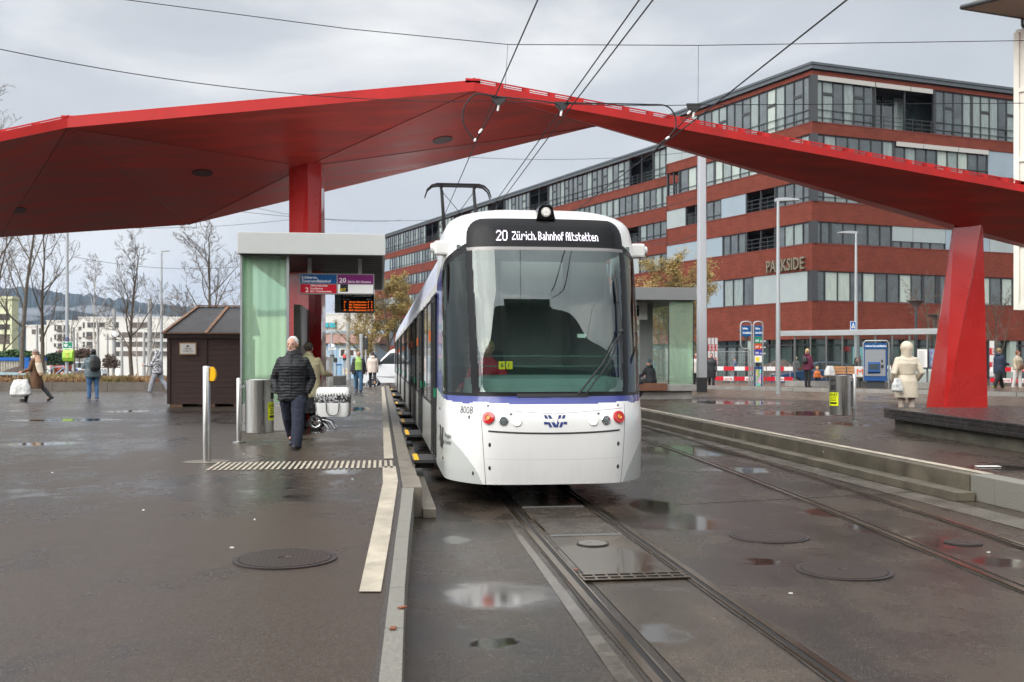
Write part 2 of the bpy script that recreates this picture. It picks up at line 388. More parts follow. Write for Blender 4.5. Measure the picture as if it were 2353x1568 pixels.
def strip(pa, pb, z, m=0, mb=None):      # ribbon between two polylines of (x,y)
    mb = mb or MB()
    for i in range(len(pa)-1):
        mb.quad((*pa[i], z), (*pb[i], z), (*pb[i+1], z), (*pa[i+1], z), m)
    return mb
# left platform: outer kerb line (track side), straight at x=.40 then bending to the left near the camera
edge = [(.02, -6), (.04, 0), (.085, 4.2), (.14, 6.0), (.21, 7.7), (.28, 9.2), (.345, 10.62)]
edge2 = [(.42, 10.62), (.40, 13.4), (.40, 51.0)]
kin = [(-.08, -6), (-.05, 0), (-.014, 4.2), (.05, 6.0), (.11, 7.7), (.17, 9.2), (.218, 10.62)]
def slab(mb, inner, outer, z0, z1, m=0):
    for i in range(len(inner)-1):
        a, b, c, d = inner[i], outer[i], outer[i+1], inner[i+1]
        mb.quad((*a, z1), (*b, z1), (*c, z1), (*d, z1), m); mb.quad((*b, z0), (*b, z1), (*c, z1), (*c, z0), m)
    a, b = inner[0], outer[0]; mb.quad((*a, z0), (*a, z1), (*b, z1), (*b, z0), m)
    a, b = inner[-1], outer[-1]; mb.quad((*a, z0), (*a, z1), (*b, z1), (*b, z0), m)
kb = MB()
for i in range(len(edge)-1):      # granite kerb stones with joints
    for k in range(2):
        f0, f1 = k/2, (k+1)/2-.004
        li = lambda A, f: (A[i][0]*(1-f)+A[i+1][0]*f, A[i][1]*(1-f)+A[i+1][1]*f)
        slab(kb, [li(kin, f0), li(kin, f1)], [li(edge, f0), li(edge, f1)], 0, PZ+.004)
struct('kerb', kb, M['granite'])
M['kerbstone'] = mat('kerb_concrete', (.185, .16, .125), .42, var=.30, vs=3.0, bump=.3, bs=70, rvar=.15)
kb = MB(); y = 10.66
while y < 51:
    x0 = .40 + .035*smooth(13, 10.6, y)
    kb.bb(.225, x0, y, y+.985, 0, PZ+.006); y += 1.0
# low gutter ledge below the raised edge
y = 10.60
while y < 51: kb.bb(.44, .58, y, y+1.985, 0, .10); y += 2.0
struct('kerb', kb, M['kerbstone'], bevel=.008)
pm = MB()
xl = -90
for (a, b) in zip([k for k in kin[:-1]] + [(.218, 10.62)], kin[1:] + [(.225, 51.0)]):
    pm.quad((xl, a[1], PZ), (a[0], a[1], PZ), (b[0], b[1], PZ), (xl, b[1], PZ))
pm.quad((xl, 51, 0), (.22, 51, 0), (.22, 51, PZ), (xl, 51, PZ))
struct('platform', pm, M['plat'])
# dark joint between asphalt and kerb
jm = MB(); rj = random.Random(3)
pa = []; pb = []
for i in range(140):
    y = 3.0 + i*.33 if i < 40 else 16.2 + (i-40)*.35
    xk = np.interp(y, [k[1] for k in kin]+[51], [k[0] for k in kin]+[.225])
    wj = .018 if y < 10.6 else .035
    pa.append((xk-wj-.018*rj.random(), y)); pb.append((xk+.001, y))
struct('kerb_joint', strip(pa, pb, PZ+.004), mat('tar', (.05, .043, .038), .55, var=.3, vs=30, bump=.5, bs=90))
# white guidance line with its kink
lnR = [G(875, 1362, PZ), G(896, 1235, PZ), G(914.5, 1106, PZ), G(906, 1056, PZ)]
lnL = [G(825, 1362, PZ), G(853, 1235, PZ), G(879.8, 1110, PZ), G(879, 1073, PZ)]
lm = strip([(p.x, p.y) for p in lnL[:3]] + [(lnL[3].x, lnL[3].y)], [(p.x, p.y) for p in lnR[:3]] + [(lnR[3].x+.005, lnL[3].y)], PZ+.008)
xr = lnR[3].x-.01; xL = lnL[3].x+.02
lm.quad((xL, 13.75, PZ+.008), (xr, 13.75, PZ+.008), (xr-.02, 50.2, PZ+.008), (xL-.02, 50.2, PZ+.008))
struct('guidance_line', lm, M['line'])
# tactile cross strip: short slanted bars
tm = MB(); y0, y1 = dist(1073, PZ)*.985, dist(1055, PZ)*.985
a = G(488, 1072, PZ); b = G(905, 1070, PZ); nb = 33
for i in range(nb):
    x = a.x + (b.x-a.x-.05)*i/(nb-1)
    w = (b.x-a.x)/nb*.50
    tm.quad((x, y0+.14, PZ+.008), (x+w, y0+.14, PZ+.008), (x+w, y1+.10, PZ+.008), (x, y1+.10, PZ+.008))
struct('tactile_strip', tm, M['line'])

# rails: grooved rails with mortar shoulders
M['railsteel'] = mat('rail_steel', (.22, .17, .12), .20, .9, var=.25, vs=3, stretch=(1, .1, 1), rvar=.08)
M['groove'] = mat('groove', (.012, .010, .009), .5)
M['shoulder'] = mat('rail_mortar', (.045, .038, .032), .4, var=.4, vs=4, bump=.5, bs=60, rvar=.15)
def curve(pts):
    Y = np.arange(pts[0][1], pts[-1][1]+.01, .5); xs_ = np.array([p[0] for p in pts]); ys_ = np.array([p[1] for p in pts])
    X = np.interp(Y, ys_, xs_)
    for _ in range(40):
        X2 = X.copy(); X2[1:-1] = (X[:-2]+X[2:]+2*X[1:-1])/4; X = X2
    return list(zip(X, Y))
def rail(line, side):
    rs = MB(); rg = MB(); rb = MB()
    o = lambda dx: [(x+dx*side, y) for x, y in line]
    rr_ = random.Random(int(line[0][0]*100))
    jag = [(x+side*(-.038-.018*rr_.random()), y) for x, y in line]; jag2 = [(x+side*(.094+.018*rr_.random()), y) for x, y in line]
    strip(jag, jag2, .004, mb=rb)
    strip(o(.028), o(.070), .010, mb=rg)
    for a_, b_ in ((-.026, .028), (.070, .084)):
        strip(o(a_), o(b_), .016, mb=rs)
        for q in (a_, b_):
            L_ = o(q)
            for i in range(len(L_)-1): rs.quad((*L_[i], .002), (*L_[i], .016), (*L_[i+1], .016), (*L_[i+1], .002))
    return rs, rg, rb
t1 = curve([(1.42, -8), (1.42, 4), (1.44, 12), (1.44, 60), (1.2, 90)])
t1b = [(x+1.0, y) for x, y in t1]
t2 = curve([(3.3, -8), (4.0, 0), (4.70, 7.3), (4.98, 10.9), (5.30, 16), (5.50, 21.7), (5.55, 30), (5.5, 90)])
t2b = [(x+.99, y) for x, y in t2]
for nm, (a, b) in {'one': (t1, t1b), 'two': (t2, t2b)}.items():
    for ln, sd_ in ((a, 1), (b, -1)):
        rs, rg, rb = rail(ln, sd_)
        o = struct('rail', rs, M['railsteel']); 
        struct('rail_groove', rg, M['groove']); struct('rail_shoulder', rb, M['shoulder'])
# track bed slab panels between the rails of track one, drain and cover
M['bed'] = wet_asphalt('track_bed_concrete', [pd(1400, 1290, 300, 110), pd(1250, 1210, 170, 36), pd(1520, 1460, 160, 60)], (.105, .085, .060), (.048, .036, .025), 41.0, .75)
bm_ = MB()
def bed(y0, y1): bm_.quad((1.58, y0, .004), (2.30, y0, .004), (2.30, y1, .004), (1.58, y1, .004))
bed(-6, 7.38); bed(7.62, 60)
struct('track_bed', bm_, M['bed'])
bm_ = MB(); M['beddark'] = mat('cover_plate', (.06, .05, .04), .25, var=.3, vs=4, bump=.3, bs=60, rvar=.12)
bm_.quad((1.60, 9.35, .009), (2.28, 9.35, .009), (2.28, 10.4, .009), (1.60, 10.4, .009))
bm_.quad((1.60, 10.42, .009), (2.28, 10.42, .009), (2.28, 11.15, .009), (1.60, 11.15, .009))
dc = tag(bm_.build('track_cover_plate', M['beddark']), 'dark rectangular cover plate between the rails in front of the tram', 'cover')
fr = MB()
for y in (9.33, 11.17): fr.bb(1.59, 2.29, y-.012, y+.012, .005, .016)
fr.build('frame', M['galv'], dc)
dg = thing('drain_grate', 'narrow steel drain grate across the track between the rails', 'drain', (1.94, 7.5, 0))
d1 = MB(); d1.bb(-.42, .42, -.10, .10, .004, .012); d1.build('channel', M['groove'], dg)
d1 = MB()
for y in (-.095, 0, .095): d1.bb(-.42, .42, y-.016, y+.016, .012, .020)
for i in range(9): d1.bb(-.42+i*.1, -.40+i*.1, -.09, .09, .012, .019)
d1.build('grate', M['railsteel'], dg)
# drainage slot beside left rail (light wet gutter) 
gm = MB(); gm.quad((1.20, 3.5, .003), (1.33, 3.5, .003), (1.335, 10.2, .003), (1.29, 10.2, .003))
struct('gutter', gm, mat('gutter_concrete', (.11, .095, .078), .16, var=.5, vs=3, rvar=.1))
# expansion joints across the road
em = MB()
em.quad((-0.0+.45, 12.0, .004), (1.3, 12.0, .004), (1.3, 12.06, .004), (.45, 12.06, .004))
em.quad((3.4, 11.2, .004), (7.0, 11.9, .004), (7.0, 11.93, .004), (3.4, 11.23, .004))
struct('road_joint', em, M['shoulder'])

# right platform
kb = MB(); y = 11.15
while y < 70: kb.bb(7.0, 7.17, y, y+.99, 0, RZ+.006); y += 1.0
y = 11.0
while y < 70: kb.bb(6.74, 6.995, y, y+1.98, 0, .11); y += 2.0
struct('kerb', kb, mat('kerb_mossy', (.115, .10, .072), .5, var=.45, vs=2.2, bump=.4, bs=50, rvar=.15), bevel=.01)
kb = MB(); y = -5
while y < 11.1: kb.bb(7.02, 7.3, y, min(y+1.2, 11.14), 0, RZ+.008); y += 1.205
struct('kerb', kb, M['granite'], bevel=.008)
struct('gutter', MB().quad((6.30, 8, .004), (6.72, 8, .004), (6.72, 70, .004), (6.62, 70, .004)), mat('gutter_stone', (.13, .115, .10), .2, var=.4, vs=2.5, rvar=.1))
lm = MB(); lm.quad((7.19, 11.15, RZ+.008), (7.34, 11.15, RZ+.008), (7.34, 70, RZ+.008), (7.19, 70, RZ+.008))
struct('guidance_line', lm, M['line'])
# plaza sheet up to bus kerb line
k0 = G(1500, 890.6, RZ); k1 = G(2353, 911.2, RZ); dk = (k1-k0)
kA = k0 - dk*1.2; kB = k1 + dk*3
pm = MB(); pm.poly([(7.17, -6, RZ), (120, -6, RZ), (kB.x, kB.y, RZ), (kA.x if kA.x > 7.17 else 7.17, k0.y - (k0.x-7.17)*dk.y/dk.x, RZ)])
struct('plaza', pm, M['rplat'])
# tan bus lane in front of the bus stop kerb
nrm = Vector((dk.y, -dk.x, 0)).normalized()
a, b = k0-dk*.1, k1+dk*2
M['lane'] = wet_asphalt('bus_lane_surface', [], (.14, .10, .07), (.08, .056, .04), 51.0, .5)
struct('bus_lane', MB().quad((*(a+nrm*8.6).xy, RZ+.004), (*(b+nrm*8.6).xy, RZ+.004), (*b.xy, RZ+.004), (*a.xy, RZ+.004)), M['lane'])
bk = MB(); n_ = 40
for i in range(n_):
    p = a + (b-a)*(i/n_); q = a + (b-a)*((i+.985)/n_)
    o_ = -nrm*.16
    bk.prism([(*p.xy, .0), (*q.xy, .0), (*(q+o_).xy, .0), (*(p+o_).xy, .0)], (0, 0, BZ+.006))
struct('kerb', bk, M['concrete'])
c = -nrm*60
struct('pavement', MB().poly([(*(a-nrm*.16).xy, BZ), (*(b-nrm*.16).xy, BZ), (*(b-nrm*9).xy, BZ), (*(a-nrm*9).xy, BZ)]), M['lane'])
bq = MB().poly([(*(a-nrm*9).xy, .12), (*(b-nrm*9).xy, .12), (*(b-nrm*45).xy, .12), (*(a-nrm*45).xy, .12)])
bq.quad((*(a-nrm*9).xy, .12), (*(b-nrm*9).xy, .12), (*(b-nrm*9).xy, BZ), (*(a-nrm*9).xy, BZ))
struct('street', bq, M['rplat'])

# manhole covers
M['iron'] = mat('cast_iron', (.045, .036, .034), .45, .3, var=.25, vs=8, rvar=.12)
def iron_pattern():
    m = bpy.data.materials.new('cast_iron_lid'); m.use_nodes = True; t = m.node_tree; b = t.nodes['Principled BSDF']
    b.inputs['Base Color'].default_value = (.055, .045, .042, 1); b.inputs['Roughness'].default_value = .42; b.inputs['Metallic'].default_value = .3
    c = t.nodes.new('ShaderNodeTexCoord'); ch = t.nodes.new('ShaderNodeTexChecker'); ch.inputs['Scale'].default_value = 44
    mp = t.nodes.new('ShaderNodeMapping'); mp.inputs['Rotation'].default_value = (0, 0, .78); t.links.new(c.outputs['Object'], mp.inputs[0]); t.links.new(mp.outputs[0], ch.inputs[0])
    ch.inputs[1].default_value = (.055, .040, .032, 1); ch.inputs[2].default_value = (.028, .020, .016, 1); t.links.new(ch.outputs[0], b.inputs['Base Color'])
    bu = t.nodes.new('ShaderNodeBump'); bu.inputs['Strength'].default_value = .6; bu.inputs['Distance'].default_value = .01
    t.links.new(ch.outputs[1], bu.inputs['Height']); t.links.new(bu.outputs[0], b.inputs['Normal']); return m
M['lid'] = iron_pattern()
def manhole(u, v, wpx, z, label, mt=None):
    c = G(u, v, z); r = wpx/2/FPX*dist(v, z)
    t = thing('manhole_cover', label, 'manhole', (c.x, c.y, z), 0, 'manhole covers')
    MB().lathe([(r, .001), (r, .010), (r*.90, .010), (r*.90, .004)], n=48).build('frame', M['iron'], t)
    MB().lathe([(r*.885, .004), (r*.885, .012), (.05, .013), (.045, .006)], n=48).build('lid', mt or M['lid'], t)
manhole(656, 1285, 235, PZ, 'large round iron manhole cover on the left platform in the foreground')
manhole(1940, 1312, 215, 0, 'round iron manhole cover, the nearer one right of the tram track')
manhole(1767, 1233, 180, 0, 'round iron manhole cover, the farther one right of the tram track')
manhole(2213, 1248, 84, 0, 'small dark round cover between the rails of the right track')
manhole(1362, 1250, 74, .004, 'small pale round cover between the rails in front of the tram', mat('pale_lid', (.16, .15, .135), .4, var=.2, vs=9, bump=.5, bs=60))
# litter
lt = random.Random(5)
for i, (u, v, z) in enumerate([(585, 1062+135, PZ), (120, 1088, PZ), (330, 1175, PZ), (533, 1262, PZ), (810, 1103, PZ), (1817, 1367, 0), (2272, 1272, 0), (1892, 1040, RZ), (1905, 972, RZ), (560, 1045, PZ)]):
    c = G(u, v, z); m_ = MB(); m_.box((c.x, c.y, z+.012), (.028, .012, .008), lt.random()*3)
    tag(m_.build('litter', M['paper']), 'small white scrap of litter lying on the wet ground', 'litter', 'scraps of litter on the ground')
c = G(2270, 1073, RZ); tag(MB().box((c.x, c.y, RZ+.01), (.30, .11, .006), -.1).build('paper_sheet', M['paper']), 'white sheet of paper lying on the right platform below the dark bench', 'paper')
for (u, v) in ((1312, 1340), (1322, 1312), (903, 1448), (925, 1400)):
    c = G(u, v, PZ if u < 1000 else 0); m_ = MB(); m_.box((c.x, c.y, c.z+.012), (.05, .03, .006), lt.random()*3)
    tag(m_.build('fallen_leaf', mat('leaf_brown', (.22, .07, .03), .6)), 'small brown fallen leaf on the wet ground near the track', 'leaf', 'fallen leaves')
# ================================================================ RED CANOPY
def V(*a): return Vector(a)
P0 = P(1088, 209, 20.0); P1 = P(1370, 290, 23.5)
A1 = P(155, 293, 19.5); A2 = P(0, 325, 19.0); A3 = P(-330, 400, 18.5)
B1 = P(435, 516, 26.5); B2 = P(0, 545, 25.5); B3 = P(-330, 575, 24.8)
C1 = P(701, 383, 22.6)
E1 = P(2353, 441, 24.5); E2 = P(2760, 523, 26.0)
F1 = P(2186, 527, 27.0); G1 = P(2353, 569, 29.0); G2 = P(2760, 672, 31.5)
D1 = P(2226, 524, 26.2)
can = thing('canopy_roof', 'huge folded red canopy roof spanning over the tram stop on two red columns', 'canopy', (C1.x, C1.y, PZ))
TH = .18
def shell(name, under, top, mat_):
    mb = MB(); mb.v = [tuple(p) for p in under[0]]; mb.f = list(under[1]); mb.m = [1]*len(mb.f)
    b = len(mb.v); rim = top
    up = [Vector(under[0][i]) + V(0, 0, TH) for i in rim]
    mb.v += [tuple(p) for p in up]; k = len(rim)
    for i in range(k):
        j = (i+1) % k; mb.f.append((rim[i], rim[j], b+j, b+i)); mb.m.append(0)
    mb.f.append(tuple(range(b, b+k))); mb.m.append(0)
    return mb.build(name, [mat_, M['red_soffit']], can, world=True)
M['red_under'] = M['red_paint']
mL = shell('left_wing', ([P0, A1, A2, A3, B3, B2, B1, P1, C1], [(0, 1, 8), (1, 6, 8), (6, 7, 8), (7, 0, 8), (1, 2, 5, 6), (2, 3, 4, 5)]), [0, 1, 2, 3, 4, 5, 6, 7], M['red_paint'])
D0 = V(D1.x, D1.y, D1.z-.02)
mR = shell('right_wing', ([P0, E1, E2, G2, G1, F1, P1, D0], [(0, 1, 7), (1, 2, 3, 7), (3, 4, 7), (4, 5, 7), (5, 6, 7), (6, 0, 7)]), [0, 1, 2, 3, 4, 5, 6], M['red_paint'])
# slotted rim grating along the front edge
def grating(a, b, name, z=TH, hgt=.08):
    mb = MB(); a = a + V(0, 0, z+.005); b = b + V(0, 0, z+.005); L_ = (b-a).length; d = (b-a)/L_; n_ = int(L_/.55)
    for h in (0, .55, 1):
        mb.bar(a+V(0, 0, h*hgt), b+V(0, 0, h*hgt), .02, .016 if h < 1 else .026)
    for i in range(n_+1):
        p = a + d*(L_*i/n_); mb.bar(p, p+V(0, 0, hgt), .16 if i % 4 else .3, .02)
    mb.build(name, M['red_paint'], can, world=True)
inn = V(0, .12, 0)
grating(P0+inn, E1+inn, 'rim_grating', TH, .10); grating(E1+inn, E2+inn, 'rim_grating', TH, .10)
grating(P0+inn*1.0, A1+inn, 'rim_grating', TH, .055); grating(A1+inn, A3+inn, 'rim_grating', TH, .08)
# round downlights in the underside: flat discs, recess shade put into their dark colour
def on_face(u, v, a, b, c):
    n = (b-a).cross(c-a); o = Vector((0, 0, CAMZ)); d = (P(u, v, 1)-o); t = (a-o).dot(n)/d.dot(n); return o+d*t, n.normalized()
for (u, v, tri) in ((465, 397, (A1, B1, C1)), (37, 482, (A1, B2, B1)), (1017, 321, (C1, P1, P0))):
    p, n = on_face(u, v, *tri); n = n if n.z < 0 else -n
    q = n.to_track_quat('Z', 'Y').to_matrix().to_4x4(); mb = MB()
    mb.lathe([(.23, -.01), (.23, .014)], n=28)
    m2 = MB(); m2.merge(mb, Matrix.Translation(p) @ q); m2.build('downlight', M['red_dark'] if 'red_dark' in M else mat('recess_shade', (.045, .003, .003), .5), can, world=True)
jm_ = MB()  # dark tubes along the folds stand in for the shading step between facets
for a_, b_ in ((A1, B1), (A1, C1), (C1, B1), (C1, P1), (C1, P0), (A1, B2), (P0, P1)): jm_.tube([a_, b_], .011, 6)
jm_.build('fold_line', mat('fold_shade_red', (.16, .012, .010), .5), can, world=True)
# left column
def column(name, base, top, label, fac=None):
    mb = MB(); k = len(base)
    vs = [tuple(p) for p in base] + [tuple(p) for p in top]
    return vs
cc = C1; cb = P(703, 950, 24.0)
bz = PZ
def colL():
    mb = MB(); x0 = -.385; x1 = .385; cx = cc.x; cy = cc.y
    R2 = lambda a, b, z: tuple(V(cx, cy, z) + RT*a + FW*b)
    zc_ = C1.z+.07; top = [R2(-.365, 0, zc_), R2(.10, -.22, zc_), R2(.37, .0, zc_), R2(.28, .8, zc_+.1), R2(-.28, .8, zc_+.1)]
    bot = [R2(-.36, 0, bz), R2(.16, -.30, bz), R2(.37, .0, bz), R2(.33, .85, bz), R2(-.30, .85, bz)]
    b = bot+top; mb.add(b, [(4, 3, 2, 1, 0), (5, 6, 7, 8, 9)] + [(i, (i+1) % 5, 5+(i+1) % 5, 5+i) for i in range(5)])
    return mb
colL().build('column', M['red_col'], can, world=True)
# right column: faceted, wide foot, slim head
def colR():
    mb = MB(); d = 26.2
    zb = RZ; zt = D1.z+.08
    q = lambda u, dd, z: tuple(V(*(P(u, 900, d)).xy, z) + (FW*dd + RT*((u-CU)/FPX*dd)))
    # bottom ring (left -> front-left ridge -> front-right ridge -> right -> back right -> back left)
    bot = [q(2127, .55, zb), q(2169, -.35, zb), q(2173, -.352, zb), q(2270, .10, zb), q(2262, 1.2, zb), q(2150, 1.2, zb)]
    top = [q(2189, .30, zt), q(2193, -.05, zt), q(2256, -.16, zt), q(2259, -.05, zt), q(2254, .8, zt), q(2194, .8, zt)]
    mb.add(bot+top, [(5, 4, 3, 2, 1, 0), (6, 7, 8, 9, 10, 11)] + [(i, (i+1) % 6, 6+(i+1) % 6, 6+i) for i in range(6)])
    return mb
colR().build('column', M['red_col'], can, world=True)

# ================================================================ TRAM STOP SHELTERS
def greenglass(name, tint, refl=.9, see=.62, ribs=90):
    m = bpy.data.materials.new(name); m.use_nodes = True; t = m.node_tree; t.nodes.clear(); L = t.links.new
    o = t.nodes.new('ShaderNodeOutputMaterial'); tr = t.nodes.new('ShaderNodeBsdfTransparent'); tr.inputs[0].default_value = (*[c*see for c in tint], 1)
    df = t.nodes.new('ShaderNodeBsdfPrincipled'); df.inputs['Base Color'].default_value = (*[c*.62 for c in tint], 1); df.inputs['Roughness'].default_value = .08
    c = t.nodes.new('ShaderNodeTexCoord'); w = t.nodes.new('ShaderNodeTexWave'); w.inputs['Scale'].default_value = ribs; w.bands_direction = 'Z'; L(c.outputs['Object'], w.inputs[0])
    w2 = t.nodes.new('ShaderNodeTexWave'); w2.inputs['Scale'].default_value = ribs*.5; w2.bands_direction = 'X'; L(c.outputs['Object'], w2.inputs[0])
    ad = t.nodes.new('ShaderNodeMath'); ad.operation = 'MULTIPLY_ADD'; L(w.outputs[1], ad.inputs[0]); ad.inputs[1].default_value = .35; 
    mu = t.nodes.new('ShaderNodeMath'); mu.operation = 'MULTIPLY'; L(w2.outputs[1], mu.inputs[0]); mu.inputs[1].default_value = .25; L(mu.outputs[0], ad.inputs[2])
    a2 = t.nodes.new('ShaderNodeMath'); a2.operation = 'ADD'; a2.use_clamp = True; L(ad.outputs[0], a2.inputs[0]); a2.inputs[1].default_value = .22
    bu = t.nodes.new('ShaderNodeBump'); bu.inputs['Strength'].default_value = .5; bu.inputs['Distance'].default_value = .01; L(ad.outputs[0], bu.inputs['Height']); L(bu.outputs[0], df.inputs['Normal'])
    mx = t.nodes.new('ShaderNodeMixShader'); L(a2.outputs[0], mx.inputs[0]); L(tr.outputs[0], mx.inputs[1]); L(df.outputs[0], mx.inputs[2]); L(mx.outputs[0], o.inputs[0])
    return m
M['gglass'] = greenglass('green_ribbed_glass', (.56, .86, .58), see=.85, ribs=34)
M['pglass'] = glassmat('pale_green_glass', (.70, .90, .70), 1.0, .92, milk=.34)
M['alu'] = mat('aluminium_panel', (.47, .48, .46), .45, .2, var=.05, vs=1.5)
M['alu_dark'] = mat('grey_panel', (.20, .205, .205), .45, .2, var=.05, vs=1.5)
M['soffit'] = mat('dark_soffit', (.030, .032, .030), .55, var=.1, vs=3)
d = dist(984, PZ)  # plinth front
# left shelter in world axes: x to the right, y away; front face at y=Ys
def at(u, d_): return P(u, 800, d_)
ys = 18.9
def XW(u, y, z=None):      # world x whose image column is u at world y
    k = (u-CU)/FPX  # k = (x c - y s)/(x s + y c)
    c, s_ = math.cos(YAW), math.sin(YAW); return y*(s_+k*c)/(c-k*s_)
def ZW(v, x, y): return CAMZ + (CV-v)/FPX*(x*math.sin(YAW)+y*math.cos(YAW))
ry = 19.2
x0, x1 = XW(545, ry), XW(885, ry-.15)
sh = thing('tram_shelter', 'pale grey flat-roofed tram shelter with a green ribbed glass end wall on the left platform', 'shelter', ((x0+x1)/2, ry+4, PZ))
zt, zb_ = ZW(532, x0, ry), ZW(582, x0, ry)
mb = MB(); mb.bb(x0, x1, ry, ry+9.6, zb_, zt); mb.build('roof', M['alu'], sh, world=True, bevel=.01)
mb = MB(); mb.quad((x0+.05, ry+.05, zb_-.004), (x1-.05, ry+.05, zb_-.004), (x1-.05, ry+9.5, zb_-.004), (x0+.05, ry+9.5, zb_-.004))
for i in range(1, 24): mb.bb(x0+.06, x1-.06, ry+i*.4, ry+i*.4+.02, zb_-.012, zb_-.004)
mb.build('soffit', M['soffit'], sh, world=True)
gy = ry+.22; gx0, gx1 = XW(557, gy), XW(658, gy)
pz = ZW(924, gx0, gy)
mb = MB(); nf = 120; fl_ = [(gx0+(gx1-gx0)*i/nf, gy+.03+.004*math.sin(i*.26)+.012*math.sin(i*.07+1)) for i in range(nf+1)]
for (xa_, ya_), (xb_, yb_) in zip(fl_[:-1], fl_[1:]): mb.quad((xa_, ya_, pz), (xb_, yb_, pz), (xb_, yb_, zb_-.01), (xa_, ya_, zb_-.01))
mb.bb(gx0, gx0+.03, gy+.09, gy+1.3, pz, zb_-.01)
mb.build('glass_wall', M['gglass'], sh, world=True, smooth=True)
mb = MB(); mb.bb(gx0-.04, gx0-.002, gy-.02, gy+.06, pz-.02, zb_-.002); mb.bb(gx1+.002, gx1+.05, gy-.02, gy+.07, pz-.02, zb_-.002)
mb.bb(gx0+.02, gx1, gy-.01, gy+.05, pz-.05, pz-.002); mb.build('frame', M['galv'], sh, world=True)
mb = MB(); ax0, ax1 = XW(664, gy+1.0), XW(684, gy+2.4)
mb.bb(gx1+.06, gx1+.20, gy+.9, gy+3.4, pz+.3, ZW(700, ax1, gy+1.0)); mb.build('cabinet', mat('shelter_cabinet', (.10, .085, .08), .3, .3, var=.1, vs=3), sh, world=True, bevel=.01)
mb = MB(); mb.bb(gx1+.205, gx1+.21, gy+1.1, gy+2.4, pz+1.1, pz+1.9); mb.build('timetable', M['paper'], sh, world=True)
# concrete plinth + glass side wall
mb = MB(); mb.bb(gx0-.05, gx1+.12, gy-.06, gy+8.6, PZ, pz-.055); mb.build('plinth', M['concrete'], sh, world=True, bevel=.015)
mb = MB()
for i in range(6): mb.bb(gx0+.1, gx1+.10, gy+2.2+i*.9, gy+2.2+i*.9+.86, pz-.05, pz+.02)
mb.build('bench_seat', mat('bench_red', (.16, .05, .045), .45, var=.2, vs=6), sh, world=True)
# direction sign hanging from the soffit
M['s_blue'] = mat('sign_blue', lin(0, 76, 132), .3); M['s_red'] = mat('sign_red', lin(190, 10, 40), .3)
M['s_purple'] = mat('sign_purple', lin(120, 25, 105), .3); M['s_white'] = mat('sign_white', (.80, .80, .77), .35)
M['s_frame'] = mat('sign_frame', (.28, .27, .25), .4, .4); M['s_text'] = mat('sign_text', (.85, .85, .83), .4); M['s_black'] = mat('sign_black', (.012, .012, .012), .35)
M['s_yellow'] = mat('sign_yellow', lin(245, 215, 30), .4)
sy = 17.9 + 1.9
k = thing('direction_sign', 'hanging blue, red and purple tram direction sign under the left shelter roof', 'sign', (XW(773, sy), sy, 2.6))
sx0, sx1 = XW(687.5, sy), XW(860, sy); z1, z0 = ZW(627.5, sx0, sy), ZW(675.5, sx0, sy); xm = sx0 + (sx1-sx0)*.503; zm = z0+(z1-z0)*.485; bw = .022
mb = MB(); mb.bb(sx0, sx1, sy, sy+.10, z0, z1); mb.build('frame', M['s_frame'], k, world=True, bevel=.004)
mb = MB(); f = sy-.003
def pan(a, b, c, d_, m): mb.quad((a, f, c), (b, f, c), (b, f, d_), (a, f, d_), m)
pan(sx0+bw, xm-bw*.6, zm+.008, z1-bw, 0); pan(sx0+bw, xm-bw*.6, z0+bw, zm-.004, 1); pan(xm+bw*.6, sx1-bw, zm+.008, z1-bw, 2); pan(xm+bw*.6, sx1-bw, z0+bw, zm-.004, 3)
f = sy-.005; bx = xm+.06; pan(bx, bx+.15, z0+.05, z0+.20, 4)
mb.build('panel', [M['s_blue'], M['s_red'], M['s_purple'], M['s_white'], M['s_black']], k, world=True)
mb = MB(); f = sy-.007; Rr = (1, 0, 0); U = (0, 0, 1); hh = z1-z0; ww = sx1-sx0
def tx(s, fx, fz, size, w, m=0, bold=.01): text(mb, s, (sx0+fx*ww, f, z1-fz*hh), Rr, U, size*hh, w*ww if w else None, m, bold)
tx('Schlieren,', .030, .26, .135, .215); tx('Zentrum/Bahnhof', .030, .435, .13, .39)
tx('2', .082, .90, .22, .042); tx('Albisriederplatz', .148, .63, .09, .228); tx('Stauffacher', .148, .77, .09, .17); tx('Bhf. Tiefenbrunnen', .148, .905, .09, .28)
tx('20', .532, .43, .22, .09); tx('Zürich, Bhf. Altstetten', .645, .435, .10, .31); tx('N17', .536, .835, .13, .082, 1, .015)
mb.build('lettering', [M['s_text'], M['s_yellow']], k, world=True)
for u in (711, 827): x = XW(u, sy); MB().bb(x-.035, x+.035, sy+.02, sy+.09, z1+.001, zb_-.01).build('hanger', M['s_frame'], k, world=True)
# LED departure board behind
def board(u0, u1, v0, v1, yy, label, hw=True):
    a, b = XW(u0, yy), XW(u1, yy); t1_, t0_ = ZW(v0, a, yy), ZW(v1, a, yy)
    k = thing('departure_board', label, 'display', ((a+b)/2, yy, t0_))
    return k, a, b, t0_, t1_
yy = 21.5
k, a, b, t0_, t1_ = board(769, 860, 672, 718, yy, 'black departure display with orange LED rows under the direction sign')
mb = MB(); mb.bb(a, b, yy, yy+.18, t0_, t1_+.25); mb.build('casing', mat('board_case', (.07, .075, .07), .4, .3), k, world=True, bevel=.01)
xa = a+(b-a)*.16
mb = MB(); mb.quad((xa, yy-.004, t0_+.065), (b-.015, yy-.004, t0_+.065), (b-.015, yy-.004, t1_+.1), (xa, yy-.004, t1_+.1)); mb.build('screen', M['black_gloss'], k, world=True)
M['led'] = mat('led_orange', (.3, .05, .0), .5, emit=(1, .16, .01), est=1.1)
M['sign_dim'] = mat('dim_text', (.35, .35, .34), .5)
mb = MB(); W_ = b-xa
